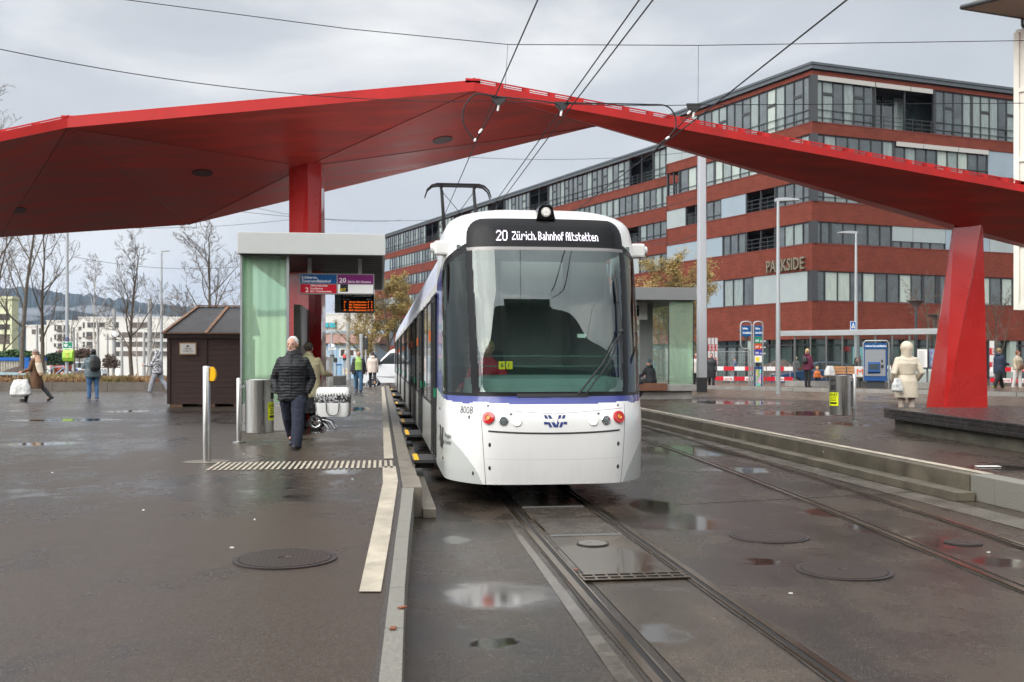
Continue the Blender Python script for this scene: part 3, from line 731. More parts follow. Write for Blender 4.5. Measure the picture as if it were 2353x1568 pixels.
text(mb, 'Schlieren, Zentrum/Bahnhof', (xa+.03, yy-.008, t1_-.085), Rr, U, .055, W_*.88, 1)
text(mb, 'Linie  Ziel', (xa+.03, yy-.008, t1_-.155), Rr, U, .03, W_*.2, 1); text(mb, 'Abfahrt', (xa+W_*.76, yy-.008, t1_-.155), Rr, U, .03, W_*.14, 1)
for i, (l, z_, t_) in enumerate((('20', 'Zürich Altstetten', "0'"), ('2', 'Bhf. Tiefenbrunnen', "2'"), ('2', 'Bhf. Tiefenbrunnen', "9'"), ('20', 'Bhf. Altstetten', "15'"))):
    zz = t1_-.215-i*.058
    text(mb, l, (xa+.06, yy-.008, zz), Rr, U, .034, None, 0, .02); text(mb, z_, (xa+.17, yy-.008, zz), Rr, U, .034, W_*.52, 0, .02)
    text(mb, t_, (xa+W_*.80, yy-.008, zz), Rr, U, .034, None, 0, .02); text(mb, t_, (xa+W_*.90, yy-.008, zz), Rr, U, .034, None, 0, .02)
mb.build('lettering', [M['led'], M['sign_dim']], k, world=True)

# right shelter
ry2 = 33.2
x0, x1 = XW(1400, ry2), XW(1600.5, ry2); zt, zb2 = ZW(661, x1, ry2), ZW(689.7, x1, ry2)
sh = thing('tram_shelter', 'dark grey flat-roofed tram shelter with green glass walls on the right platform behind the tram', 'shelter', (x1-1, ry2, RZ))
mb = MB(); mb.bb(x0, x1, ry2, ry2+9, zb2, zt); mb.build('roof', M['alu_dark'], sh, world=True, bevel=.01)
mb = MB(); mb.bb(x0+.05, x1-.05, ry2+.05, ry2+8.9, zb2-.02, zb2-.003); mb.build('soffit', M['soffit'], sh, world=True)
gy = ry2+.15; gx0, gx1 = XW(1538, gy), XW(1592.5, gy); pz2 = ZW(883, gx1, gy)
mb = MB(); zq = zb2-.02; xq = XW(1490, gy+8)
for q_ in (((gx0, gy), (gx1, gy)), ((gx1-.015, gy+.03), (gx1-.015, gy+8)), ((xq, gy+8), (gx1-.04, gy+8))): (a_, b_), (c_, d_) = q_; mb.quad((a_, b_, pz2), (c_, d_, pz2), (c_, d_, zq), (a_, b_, zq))
mb.build('glass_wall', M['pglass'], sh, world=True)
mb = MB(); mb.bb(gx1+.002, gx1+.03, gy-.02, gy+.03, pz2, zb2-.004)
mb.bb(gx0-.03, gx0-.002, gy, gy+.03, pz2, zb2-.004); 
for i in range(1, 7): mb.bb(XW(1500+i*12, gy+8), XW(1500+i*12, gy+8)+.03, gy+7.96, gy+7.99, pz2-.4, zb2-.02)
mb.build('frame', M['dark_metal'], sh, world=True)
pxa, pxb = XW(1462, gy-.1), XW(1600, gy-.1); zc0, zc1 = ZW(898, gx1, gy), pz2-.01
mb = MB(); mb.bb(pxa-.6, pxb, gy-.15, gy+8.2, zc0, zc1); mb.bb(pxa-.6, pxb-.12, gy-.02, gy+8.0, RZ, zc0-.002); mb.build('plinth', M['concrete'], sh, world=True, bevel=.015)
mb = MB(); mb.bb(XW(1462, gy)-.3, XW(1530, gy), gy-.21, gy-.152, zc0+.02, zc1+.02)
for i in range(8): mb.bb(pxa-.6, XW(1530, gy), gy-.15+i*.12, gy-.15+i*.12+.11, zc1+.002, zc1+.04)
mb.build('bench_seat', mat('bench_wood', (.16, .07, .04), .45, var=.2, vs=5), sh, world=True)
mb = MB(); mb.bb(XW(1470, gy+2), XW(1500, gy+2), gy+2, gy+2.1, pz2, zb2-.02); mb.build('back_panel', M['alu_dark'], sh, world=True)
yy = ry2+1.2
k, a, b, t0_, t1_ = board(1440, 1487.5, 700, 734, yy, 'departure display with red LED digits under the right shelter roof beside the tram')
mb = MB(); mb.bb(a, b, yy, yy+.18, t0_, t1_+.2); mb.build('casing', M['alu'], k, world=True)
b2 = b-(b-a)*.40
mb = MB(); mb.quad((a+.02, yy-.004, t0_+.12), (b2, yy-.004, t0_+.12), (b2, yy-.004, t1_-.03), (a+.02, yy-.004, t1_-.03)); mb.build('screen', M['black_gloss'], k, world=True)
mb = MB(); text(mb, 'Bahnhof', (b2-.42, yy-.008, t1_-.15), Rr, U, .07, .38, 1)
for i in range(4):
    for c_ in (.30, .14): text(mb, ("%d'" % (3+i*4)), (b2-c_, yy-.008, t1_-.33-i*.075), Rr, U, .05, None, 0, .03)
mb.build('lettering', [mat('led_red', (.3, .02, .0), .5, emit=(1, .07, .01), est=1.1), M['sign_dim']], k, world=True)

# ================================================================ BOLLARD POST, BINS, KIOSK, LOW BENCH
p = G(475, 1061, PZ)
k = thing('ticket_validator_post', 'tall stainless steel post with a yellow rounded box near its top, in the left foreground', 'post', (p.x, p.y, PZ))
hpost = 220/FPX*dist(1061, PZ)
MB().lathe([(.052, .0), (.052, hpost-.01), (.046, hpost)], n=28).build('post', M['steel'], k, smooth=True)
MB().lathe([(.30, .002), (.30, .006), (.10, .008)], n=32).build('base_patch', mat('patch', (.16, .14, .115), .5, var=.25, vs=20), k).scale = (1, .8, 1)
mb = MB(); mb.prism([(.045, -.05, hpost-.20), (.055, -.05, hpost-.012), (.085, -.05, hpost-.012), (.112, -.05, hpost-.055), (.122, -.05, hpost-.10), (.118, -.05, hpost-.15), (.10, -.05, hpost-.20)], (0, .10, 0))
mb.build('yellow_box', M['yellow'], k, bevel=.006)
def bin_(u, vb, zg, side, label):
    p = G(u, vb, zg); k = thing('litter_bin', label, 'bin', (p.x, p.y, zg), 0, 'stainless steel litter bins')
    MB().lathe([(.105, .0), (.105, .018), (.10, .022)], n=28).build('foot_plate', M['steel'], k, smooth=True)
    MB().lathe([(.042, .02), (.042, 1.05), (.036, 1.06)], n=24).build('post', M['steel'], k, smooth=True)
    cx = .33*side; r = .228; z0, z1 = .16, 1.04
    mb = MB(); mb.lathe([(r-.02, z0), (r, z0+.01), (r, z1-.01), (r-.012, z1), (r-.03, z1-.004)], (cx, 0, 0), 56); mb.build('drum', M['steel'], k, smooth=True)
    mb = MB(); mb.bb(cx-.002, cx+.002, -r-.003, -r+.01, z0+.02, z1-.02); mb.build('door_seam', M['black_matte'], k)
    mb = MB(); sx = .042*side; mb.bb(min(sx, sx+.06*side), max(sx, sx+.06*side), -.06, .06, .30, .34); mb.bb(min(sx, sx+.06*side), max(sx, sx+.06*side), -.06, .06, .90, .94); mb.bb(sx-.006, sx+.006, -.05, .05, .28, .98); mb.build('bracket', M['galv'], k)
    return k, cx, r
def cyl_patch(mb, cx, r, a0, a1, z0, z1, m=0, n=10):
    for i in range(n):
        p_, q_ = a0+(a1-a0)*i/n, a0+(a1-a0)*(i+1)/n
        f = lambda a, z: (cx+r*math.cos(a), r*math.sin(a), z)
        mb.quad(f(p_, z0), f(q_, z0), f(q_, z1), f(p_, z1), m)
def wrap_text(mb, s, cx, r, ac, z, size, width, m=0, bold=.02):
    t = MB(); text(t, s, (0, 0, z), (1, 0, 0), (0, 0, 1), size, width, m, bold)
    t.v = [(cx+r*math.cos(ac+(x-width/2)/r), r*math.sin(ac+(x-width/2)/r), zz) for x, y, zz in t.v]; mb.merge(t)
M['sticker'] = mat('sticker_yellow', lin(225, 235, 20), .4)
for (u, vb, zg, side, ac, lab) in ((549, 1017, PZ, 1, -.30, 'brushed steel litter bin with its post on the left, behind the walking man in black'),
                                  (1963, 970, RZ, -1, math.pi+.42, 'brushed steel litter bin with its post on the right, near the red column')):
    k, cx, r = bin_(u, vb, zg, side, lab)
    mb = MB(); cyl_patch(mb, cx, r+.003, ac-.55, ac+.55, .37, .66); mb.build('sticker', M['sticker'], k)
    mb = MB(); wrap_text(mb, 'DANKE', cx, r+.005, ac, .585, .06, .22)
    for i, s in enumerate(('FÜR IHREN', 'ABFALL IM', 'EIMER')): wrap_text(mb, s, cx, r+.005, ac, .545-i*.035, .022, .17)
    cyl_patch(mb, cx, r+.005, ac-.4, ac+.4, .41, .45); mb.build('lettering', M['s_black'], k)
    mb = MB(); cyl_patch(mb, cx, r+.003, ac-.28, ac+.28, .72, .82); cyl_patch(mb, cx, r+.003, ac-.28, ac+.28, .90, .95); mb.build('slot', M['black_matte'], k)

# chestnut kiosk hut (dark boards, felt roof)
p = G(385, 935, PZ); dk_ = dist(935, PZ)
k = thing('kiosk_hut', 'closed dark brown wooden chestnut hut with a black felt roof, left of the shelter', 'hut', (p.x, p.y, PZ))
w = XW(562, p.y)-p.x; h1 = (935-776)/FPX*dk_; hr = (935-718)/FPX*(dk_+1.2)
M['board'] = mat('hut_boards', (.060, .032, .025), .55, var=.28, vs=7, bump=.2, bs=30, stretch=(.4, .4, 7), rvar=.1)
mb = MB(); nb = 12
for i in range(nb):
    z0 = .08+i*(h1-.1)/nb; z1 = .08+(i+1)*(h1-.1)/nb-.008
    mb.bb(0, w, .0, .03, z0, z1); mb.bb(.0, .03, .03, 2.6, z0, z1)
mb.bb(.02, w-.02, .03, 2.6, .08, h1); mb.build('boards', M['board'], k)
mb = MB(); 
for x in (-.015, w*.47, w-.09): mb.bb(x, x+.09, -.03, -.002, .08, h1)
mb.bb(-.10, w+.1, -.08, -.032, h1-.02, h1+.11); mb.bb(-.10, -.03, -.03, 2.7, h1-.02, h1+.11); mb.build('trim', mat('hut_trim', (.05, .027, .022), .5, var=.2, vs=6), k, bevel=.004)
mb = MB(); rz_ = hr+.12; a = [(-.12, -.12, h1+.115), (w+.12, -.12, h1+.115), (w+.12, 1.3, rz_), (.62, 1.3, rz_)]; mb.quad(*a); mb.quad((-.12, 2.75, h1+.115), (-.12, -.12, h1+.115), (.62, 1.3, rz_), (.62, 1.31, rz_)); mb.quad((w+.12, 2.75, h1+.115), (-.12, 2.75, h1+.115), (.62, 1.31, rz_), (w+.12, 1.31, rz_))
mb.quad((w+.12, -.12, h1+.115), (w+.12, 2.75, h1+.115), (w+.12, 1.31, rz_), (w+.12, 1.3, rz_))
mb.build('roof', mat('roof_felt', (.035, .034, .036), .6, var=.25, vs=3, bump=.5, bs=5), k)
M['batten'] = mat('batten', (.17, .09, .05), .7, var=.5, vs=9, stretch=(.6, .6, 3))
mb = MB(); e = .02
mb.bar((-.12, -.14, h1+.13), (.62, 1.28, rz_+.02), .10, .03); mb.bar((w*.50, -.14, h1+.13), (w*.50+.42, 1.28, rz_+.02), .10, .03); mb.bar((w, -.14, h1+.13), (w+.1, 1.28, rz_+.02), .10, .03)
mb.bar((-.14, -.15, h1+.13), (w+.12, -.15, h1+.13), .03, .04); mb.bar((.58, 1.28, rz_+.03), (w+.12, 1.28, rz_+.03), .07, .04); mb.build('roof_batten', M['batten'], k)
mb = MB()
for x in (.06, w*.45, w-.3): mb.bb(x, x+.35, .0, 2.4, 0, .075)
mb.build('skid', M['batten'], k)
u0, u1, v0, v1 = 412.5, 452, 787, 815; sx0 = XW(u0, p.y)-p.x; sx1 = XW(u1, p.y)-p.x; sz1 = ZW(v0, p.x, p.y)-PZ; sz0 = ZW(v1, p.x, p.y)-PZ
mb = MB(); mb.bb(sx0, sx1, -.055, -.033, sz0, sz1); mb.build('sign_board', mat('sign_wood', (.42, .25, .12), .5), k)
mb = MB(); mb.quad((sx0+.03, -.058, sz0+.03), (sx1-.03, -.058, sz0+.03), (sx1-.03, -.058, sz1-.03), (sx0+.03, -.058, sz1-.03), 0)
text(mb, 'HEISSE', ((sx0+sx1)/2, -.061, sz0+.155), (1, 0, 0), (0, 0, 1), .042, .20, 1, 0, 0, 'C'); text(mb, 'MARRONI', ((sx0+sx1)/2, -.061, sz0+.085), (1, 0, 0), (0, 0, 1), .042, .27, 1, 0, 0, 'C')
mb.prism([((sx0+sx1)/2-.05, -.061, sz0+.225), ((sx0+sx1)/2+.05, -.061, sz0+.225), ((sx0+sx1)/2+.03, -.061, sz0+.255), ((sx0+sx1)/2, -.061, sz0+.285), ((sx0+sx1)/2-.03, -.061, sz0+.255)], (0, -.001, 0), 1)
mb.build('sign_face', [M['paper'], mat('sign_brown', (.12, .09, .07), .6)], k)

# low dark timber bench on concrete, right foreground
bzt = .73
pts = [P(2030, 900, 19.9), P(2400, 900, 19.6), P(2700, 900, 19.4), P(2700, 900, 11.2), P(2353, 900, 14.55), P(2045, 900, 19.3)]
pl = [(q.x, q.y) for q in pts]
k = thing('low_bench', 'long low black timber platform bench on a concrete base at the right edge', 'bench', (pl[0][0], pl[0][1], RZ))
M['blackwood'] = mat('black_wood', (.022, .018, .017), .24, var=.5, vs=5, bump=.35, bs=20, stretch=(5, .8, .8), rvar=.14)
mb = MB(); mb.prism([(x, y, bzt-.055) for x, y in pl], (0, 0, .055)); mb.build('seat', M['blackwood'], k, world=True, bevel=.012)
c0 = Vector((sum(x for x, y in pl)/6, sum(y for x, y in pl)/6))
def inset(t): return [tuple(Vector(q) + (c0-Vector(q)).normalized()*t) for q in pl]
mb = MB()
for z0, z1, t in ((bzt-.125, bzt-.060, .012), (bzt-.20, bzt-.130, .006)): mb.prism([(x, y, z0) for x, y in inset(t)], (0, 0, z1-z0))
mb.build('fascia_board', M['blackwood'], k, world=True, bevel=.008)
mb = MB(); mb.prism([(x, y, RZ) for x, y in inset(.28)], (0, 0, bzt-.205-RZ)); mb.build('concrete_base', mat('mossy_concrete', (.10, .095, .07), .7, var=.4, vs=3, bump=.4, bs=40), k, world=True)
# ================================================================ TRAM
TX = 1.94
tram = thing('tram', 'white modern tram with a black-framed windscreen and lit destination display standing at the platform', 'tram', (TX, 11.0, 0))
# nose: surface S(s, z) with s the developed lateral distance from the centre line
ZT = 3.60
ZG = np.linspace(.26, 3.60, 600)
WG = np.interp(ZG, [.26, .5, .9, 1.3, 2.0, 2.7, 3.0, 3.2, 3.36, 3.47, 3.55, 3.60], [1.195, 1.20, 1.20, 1.20, 1.20, 1.195, 1.19, 1.18, 1.155, 1.07, .90, .5])
YG = np.interp(ZG, [.26, .40, .60, .86, 1.05, 1.20, 1.28, 1.8, 2.4, 3.0, 3.2, 3.36, 3.48, 3.56, 3.60], [.05, .03, .01, 0, .02, .10, .13, .20, .33, .52, .59, .68, .86, 1.15, 1.7])
for _ in range(500): WG[1:-1] = (WG[:-2]+WG[2:]+2*WG[1:-1])/4
for _ in range(220): YG[1:-1] = (YG[:-2]+YG[2:]+2*YG[1:-1])/4
def prof(z): return np.interp(z, ZG, WG), np.interp(z, ZG, YG)
# plan curve as (fraction of half width, depth) -> smooth wrap
PC = [(0, 0), (.30, .008), (.50, .030), (.62, .06), (.70, .11), (.80, .25), (.90, .44), (.965, .62), (.995, .80), (1.0, 1.0), (1.0, 2.4)]
px_ = np.array([p[0]*1.2 for p in PC]); py_ = np.array([p[1] for p in PC])
tt = np.linspace(0, 1, 400); ss = np.concatenate([[0], np.cumsum(np.hypot(np.diff(px_), np.diff(py_)))])
SM = ss[-1]; sg = np.linspace(0, SM, 240)
xg = np.interp(sg, ss, px_); yg = np.interp(sg, ss, py_)
for _ in range(90):
    for A_ in (xg, yg): A_[1:-1] = (A_[:-2]+A_[2:]+2*A_[1:-1])/4
xg /= xg[-1]
def surf(s, z, off=0.0):
    w, y = prof(z); a = abs(s); fx = np.interp(a, sg, xg); fy = np.interp(a, sg, yg)
    X = math.copysign(fx*w, s); Y = y + fy*(2.4-y)/2.4
    if off:
        e_ = .01; x2 = np.interp(a+e_, sg, xg)*w; y2 = y + np.interp(a+e_, sg, yg)*(2.4-y)/2.4
        tx_, ty = x2-fx*w, y2-(y+fy*(2.4-y)/2.4); l = math.hypot(tx_, ty) or 1; nx, ny = ty/l, -tx_/l
        X += math.copysign(nx*off, s) if s else 0; Y += ny*off
    return (X, Y, z)
YC = 2.4           # nose region depth (local y from nose tip)
# region map
def region(s, z):
    a = abs(s)
    zb = 1.175 + .035*min(1, a/.9)**2 - min(.03, max(0, a-.9)*.2) + max(0, a-1.05)*.06     # lower edge of blue band
    zt = 1.262
    if z < zb:
        if a > .84:      # grey sweep on the lower side panel
            if z < .28 + .58*(1-(1-min(1, (a-.84)/1.1))**2)**.7: return 'G'
        return 'w'
    if z < zt: return 'b'
    if a > 1.97: return 'b' if z < 2.86-(a-1.97)*.1 else 'w'
    # windscreen black surround
    ztop = 3.36
    wl = .855+.08*(z-1.3)/1.6
    if a < wl+.095:
        # rounded upper corners
        r_ = .22; xa = 1.05
        if z > ztop-r_ and a > xa-r_:
            if (z-(ztop-r_))**2 + (a-(xa-r_))**2 > r_*r_: return 'w'
        if z > ztop: return 'w'
        if z > 3.0:
            # display window
            if a < .88 and 3.035 < z < 3.27 - .02*(a/.9)**2:
                if a > .84 and (z > 3.21 or z < 3.06): return 'k'
                return 'd'
            return 'k'
        if z > 2.965: return 'f'
        if a < wl and z > 1.32: return 'W'
        return 'k'
    # side windows of the cab, top edge falling backwards
    zs = 3.06 - (a-1.04)*.31
    if z > zs: return 'w'
    if a < wl+.12: return 'k'
    if a > 1.90: return 'k'
    if z > zs-.10 or z < 1.31: return 'k'
    if abs(a-1.52) < .03: return 'k'
    if a > 1.55 and abs(z-2.0) < .03: return 'k'
    return 'S' if s < 0 else 'T'
NS, dz = 0, .0125
svals = np.arange(-SM, SM+1e-6, SM/240); zvals = np.concatenate([np.arange(.28, 3.30, dz), np.linspace(3.30, 3.598, 40)])
grid = [[surf(s, z) for z in zvals] for s in svals]
groups = {}
for i in range(len(svals)-1):
    for j in range(len(zvals)-1):
        r_ = region((svals[i]+svals[i+1])/2, (zvals[j]+zvals[j+1])/2); groups.setdefault(r_, []).append((i, j))
def patch(keys, mats, name, parent=tram, off=0, thick=0):
    mb = MB(); idx = {}
    def vid(i, j):
        if (i, j) not in idx: idx[(i, j)] = len(mb.v); mb.v.append(grid[i][j] if not off else surf(svals[i], zvals[j], off))
        return idx[(i, j)]
    for mi, kk in enumerate(keys):
        for (i, j) in groups.get(kk, []):
            mb.f.append((vid(i, j), vid(i+1, j), vid(i+1, j+1), vid(i, j+1))); mb.m.append(mi)
    me_o = mb.build(name, mats, parent, smooth=True, angle=50); return me_o
M['grey_sweep'] = mat('grey_sweep', (.50, .52, .49), .25, coat=.3)
M['seam'] = mat('seam', (.25, .25, .25), .6)
M['trimgrey'] = mat('trim_grey', (.22, .21, .20), .3, .4)
def grime(m, z0, z1, col, amt):
    t = m.node_tree; L = t.links.new; b = t.nodes['Principled BSDF']; src = b.inputs['Base Color'].links[0].from_socket
    c = t.nodes.new('ShaderNodeTexCoord'); s = t.nodes.new('ShaderNodeSeparateXYZ'); L(c.outputs['Object'], s.inputs[0]); mp = t.nodes.new('ShaderNodeMapping'); mp.inputs['Scale'].default_value = (9, 9, 1.6); L(c.outputs['Object'], mp.inputs[0])
    n = t.nodes.new('ShaderNodeTexNoise'); n.inputs['Scale'].default_value = 2; n.inputs['Detail'].default_value = 7; L(mp.outputs[0], n.inputs[0])
    r = t.nodes.new('ShaderNodeMapRange'); r.inputs[1].default_value = z0; r.inputs[2].default_value = z1; r.inputs[3].default_value = 1; r.inputs[4].default_value = .12; L(s.outputs[2], r.inputs[0])
    q = t.nodes.new('ShaderNodeMapRange'); q.inputs[1].default_value = .35; q.inputs[2].default_value = .75; q.inputs[3].default_value = 0; q.inputs[4].default_value = amt; L(n.outputs[0], q.inputs[0])
    k = t.nodes.new('ShaderNodeMath'); k.operation = 'MULTIPLY'; L(r.outputs[0], k.inputs[0]); L(q.outputs[0], k.inputs[1])
    x = t.nodes.new('ShaderNodeMix'); x.data_type = 'RGBA'; L(k.outputs[0], x.inputs[0]); L(src, x.inputs[6]); x.inputs[7].default_value = (*col, 1); L(x.outputs[2], b.inputs['Base Color']); return m
M['tram_white'] = grime(mat('tram_white', (.84, .835, .81), .22, coat=.35, var=.03, vs=1.1, rvar=.05), .28, .8, (.50, .46, .38), .16)
M['skirt'] = grime(mat('skirt_grey', (.40, .41, .385), .30, var=.12, vs=2, coat=.3), .3, 1.0, (.12, .10, .08), .9)
body = patch(['w', 'b', 'G', 'g'], [M['tram_white'], M['blue_paint'], M['grey_sweep'], M['seam']], 'front_body')
patch(['k', 'f'], [mat('surround_black', (.008, .008, .009), .3, spec=.2), M['trimgrey']], 'windscreen_surround')
M['wind'] = glassmat('windscreen_glass', (.62, .80, .74), 2.6, .95, .004)
M['sideg'] = glassmat('cab_side_glass', (.5, .6, .58), .9, .65, .004)
ws = patch(['W'], M['wind'], 'windscreen', off=.0); patch(['S'], M['sideg'], 'side_window'); patch(['T'], M['sideg'], 'side_window')
disp = patch(['d'], mat('display_black', (.006, .006, .007), .25, spec=.2), 'destination_display')
# LED text following the surface
def on_surf_text(s, sx, z, size, width, off, m, name, parent, bold=0.0, dots=False, mirror=False):
    t = MB(); text(t, s, (0, 0, 0), (1, 0, 0), (0, 0, 1), size, width, 0, bold)
    t.v = [surf(sx+x, z+zz, off) for x, y, zz in t.v]; return t.build(name, m, parent)
M['ledw'] = mat('led_white', (.8, .75, .85), .5, emit=(.95, .88, 1.0), est=1.0)
# dot-matrix letters, 5x7-ish cells
DM = {'2': ['01110','10001','00001','00010','00100','01000','11111'], '0': ['01110','10001','10001','10001','10001','10001','01110'],
 'Z': ['11111','00001','00010','00100','01000','10000','11111'], 'ü': ['01010','00000','10010','10010','10010','10010','01101'], 'r': ['00000','00000','10110','11001','10000','10000','10000'],
 'i': ['1','0','1','1','1','1','1'], 'c': ['0000','0000','0111','1000','1000','1000','0111'], 'h': ['1000','1000','1110','1001','1001','1001','1001'], ',': ['0','0','0','0','0','1','1'],
 ' ': ['0']*7, 'B': ['1110','1001','1001','1110','1001','1001','1110'], 'a': ['0000','0000','0110','0001','0111','1001','0111'], 'n': ['0000','0000','1110','1001','1001','1001','1001'],
 'o': ['0000','0000','0110','1001','1001','1001','0110'], 'f': ['011','100','111','100','100','100','100'], 'A': ['0110','1001','1001','1111','1001','1001','1001'],
 'l': ['10','10','10','10','10','10','11'], 't': ['100','100','111','100','100','100','011'], 's': ['0000','0000','0111','1000','0110','0001','1110'], 'e': ['0000','0000','0110','1001','1111','1000','0111']}
def led(txt, s0, s1, z0, z1, mb):
    W_ = sum(len(DM[c][0])+1 for c in txt)-1; cx = (s1-s0)/W_; cz = (z1-z0)/7; x = 0
    for c in txt:
        g_ = DM[c]
        for r_ in range(7):
            for q in range(len(g_[0])):
                if g_[r_][q] == '1':
                    a, b = s0+(x+q)*cx, s0+(x+q)*cx+cx*1.08; t, u_ = z1-r_*cz, z1-r_*cz-cz*.86
                    mb.quad(surf(a, u_, .004), surf(b, u_, .004), surf(b, t, .004), surf(a, t, .004))
        x += len(g_[0])+1
mb = MB(); led('20', -.615, -.480, 3.075, 3.205, mb); led('Zürich, Bahnhof Altstetten', -.425, .625, 3.085, 3.19, mb); mb.build('led_text', M['ledw'], disp)
# logo AVA on the nose
def logo(s0, z0, w, h, name, parent, colour, shear=1):
    mb = MB()
    def q(pts, o=.004): mb.poly([surf(s0+x*w, z0+y*h, o) for x, y in pts])
    q([(.0, 1), (.12, 1), (.36, 0), (.235, 0)])
    q([(.0, .25), (.17, .25), (.125, .45), (.0, .45)], .006)
    q([(.17, 1), (.29, 1), (.525, .16), (.525, 0), (.42, 0)])
    q([(.525, 0), (.60, 0), (.775, 1), (.655, 1), (.525, .16)])
    q([(.65, 0), (.775, 0), (.955, 1), (.835, 1)])
    q([(.83, .25), (1.0, .25), (1.0, .45), (.865, .45)], .006)
    return mb.build(name, colour, parent)
logo(-.130, .925, .262, .135, 'emblem', body, M['logo_blue'])
def sline(f, s0, s1, r, m, name, n=40, off=.0):
    MB().tube([surf(s0+(s1-s0)*i/n, f(s0+(s1-s0)*i/n), off) for i in range(n+1)], r, 6).build(name, m, body, smooth=True)
sline(lambda s: .858+.03*(s/.8)**2, -.76, .76, .010, M['black_matte'], 'bumper_gap')
sline(lambda s: .56+.02*s*s, -.78, .78, .0015, M['seam'], 'panel_line', off=-.001)
sline(lambda s: 1.072+.06*(abs(s)/.84), -.82, .82, .0035, M['seam'], 'panel_line', off=-.001)
for sg_ in (-1, 1): MB().tube([surf(sg_*(.79+.0018*i), .285+i*.0222, -.001) for i in range(41)], .0045, 6).build('panel_line', M['seam'], body, smooth=True)
# lamps
def lamp(s, z, r, kind, nm):
    c = Vector(surf(s, z, 0)); a = Vector(surf(s+.02, z)) - Vector(surf(s-.02, z)); b = Vector(surf(s, z+.02)) - Vector(surf(s, z-.02)); n = a.cross(b).normalized()
    if n.y > 0: n = -n
    q = Matrix.Translation(c + n*.002) @ n.to_track_quat('Z', 'Y').to_matrix().to_4x4()
    def part(prof_, m, name, par, smooth=True):
        t = MB().lathe(prof_, n=40); u_ = MB(); u_.merge(t, q); return u_.build(name, m, par, smooth=smooth)
    if kind == 'tail':
        o = part([(r*1.02, -.03), (r*1.02, .012), (r*.96, .022), (r*.5, .024), (r*.5, .010)], M['lens_red'], nm, tram)
        part([(r*.38, .010), (r*.38, .026), (r*.32, .030), (r*.22, .022), (.001, .022)], M['lens_amber'], 'indicator', o)
    elif kind == 'beam':
        o = part([(r*1.05, -.02), (r*1.05, .010), (r*.86, .016), (r*.84, .004)], M['chrome'], nm, tram); part([(r*.84, .003), (r*.7, .010), (.001, .013)], M['lens_clear'], 'lens', o)
    else:
        o = part([(r*1.05, -.02), (r*1.05, .008), (r*.93, .012), (r*.92, .004)], M['white_paint'], nm, tram); part([(r*.92, .004), (r*.7, .010), (.001, .012)], M['lamp_on'], 'lens', o)
M['lens_red'] = mat('lens_red', (.55, .01, .015), .12, coat=.6, var=.15, vs=60); M['lens_amber'] = mat('lens_amber', (.85, .28, .02), .15, coat=.5)
M['chrome'] = mat('chrome', (.7, .7, .7), .12, 1.0); M['lens_clear'] = mat('lens_clear', (.12, .14, .14), .05, coat=1.0, var=.5, vs=60)
M['lamp_on'] = mat('lamp_on', (.9, .9, .88), .4, emit=(1, .98, .95), est=.75)
for sg_ in (-1, 1):
    lamp(sg_*.755, 1.03, .070, 'tail', 'tail_light'); lamp(sg_*.585, 1.00, .050, 'beam', 'headlight'); lamp(sg_*.435, .99, .050, 'on', 'daytime_lamp')
    for (s, z) in ((.50, 1.075), (.755, 1.165)): 
        c = surf(sg_*s, z, .004); MB().ell(c, (.016, .008, .016), 12, 8).build('bolt_cap', M['galv'], body, smooth=True)
    for (s, z) in ((.74, .73), (.74, .47)):
        c = surf(sg_*s, z, -.002); MB().ell(c, (.018, .008, .026), 12, 8).build('fixing_hole', M['black_matte'], body, smooth=True)
for (s, z) in ((-1.03, 1.03), (-2.4, 1.07), (-.97, .40), (-1.85, .50)):
    c = surf(s, z, -.001); MB().ell(c, (.010, .016, .024), 12, 8).build('fixing_hole', M['black_matte'], body, smooth=True)
mb = MB(); t = MB(); text(t, '8008', (0, 0, 0), (1, 0, 0), (0, 0, 1), .085, .22, 0, .0); mb.v = [surf(-1.19+x+zz*.2, 1.07+zz, .004) for x, y, zz in t.v]; mb.f = t.f; mb.m = t.m; mb.build('fleet_number', M['s_black'], body)
sgn = logo(-2.5, .60, .75, .27, 'emblem', body, M['s_black'])
for i, (w_, z_) in enumerate((('Aargau', .77), ('Verkehr', .69))):
    on_surf_text(w_, -1.66, z_, .055, .26, .004, M['s_black'], 'lettering', body)
on_surf_text('2,65 t max', -2.5, 1.12, .03, .5, .004, M['s_black'], 'lettering', body)
# lamp pod at the top
mb = MB()
def pod(sc, yo):
    return [(-.13*sc, yo, 3.345), (.13*sc, yo, 3.345), (.095*sc, yo, 3.49), (.06*sc, yo, 3.525), (-.06*sc, yo, 3.525), (-.095*sc, yo, 3.49)]
mb.prism(pod(.88, .66), (0, .45, 0)); po = mb.build('lamp_pod', M['black_gloss'], tram, bevel=.008)
mb = MB()
t = MB().lathe([(.058, 0), (.058, .012), (.052, .018), (.001, .022)], n=36); mb.merge(t, Matrix.Translation((0, .66, 3.432)) @ Matrix.Rotation(R(90), 4, 'X')); mb.build('top_headlight', mat('toplamp', (.45, .42, .38), .3, emit=(1, .93, .85), est=.06), po, smooth=True)
mb = MB()
for i in range(-3, 4):
    for j in range(-3, 4):
        x, z = (i+(j % 2)*.5)*.019, j*.0165
        if x*x+z*z < .048**2: mb.lathe([(.0085, 0), (.006, .004)], (0, 0, 0), 6); t = mb.v[-12:]; mb.v[-12:] = [(x+a, .640-c_, 3.432+z+b) for a, b, c_ in t]
mb.build('led_cell', mat('ledcell', (.9, .9, .88), .2, emit=(1, .97, .9), est=.25), po)
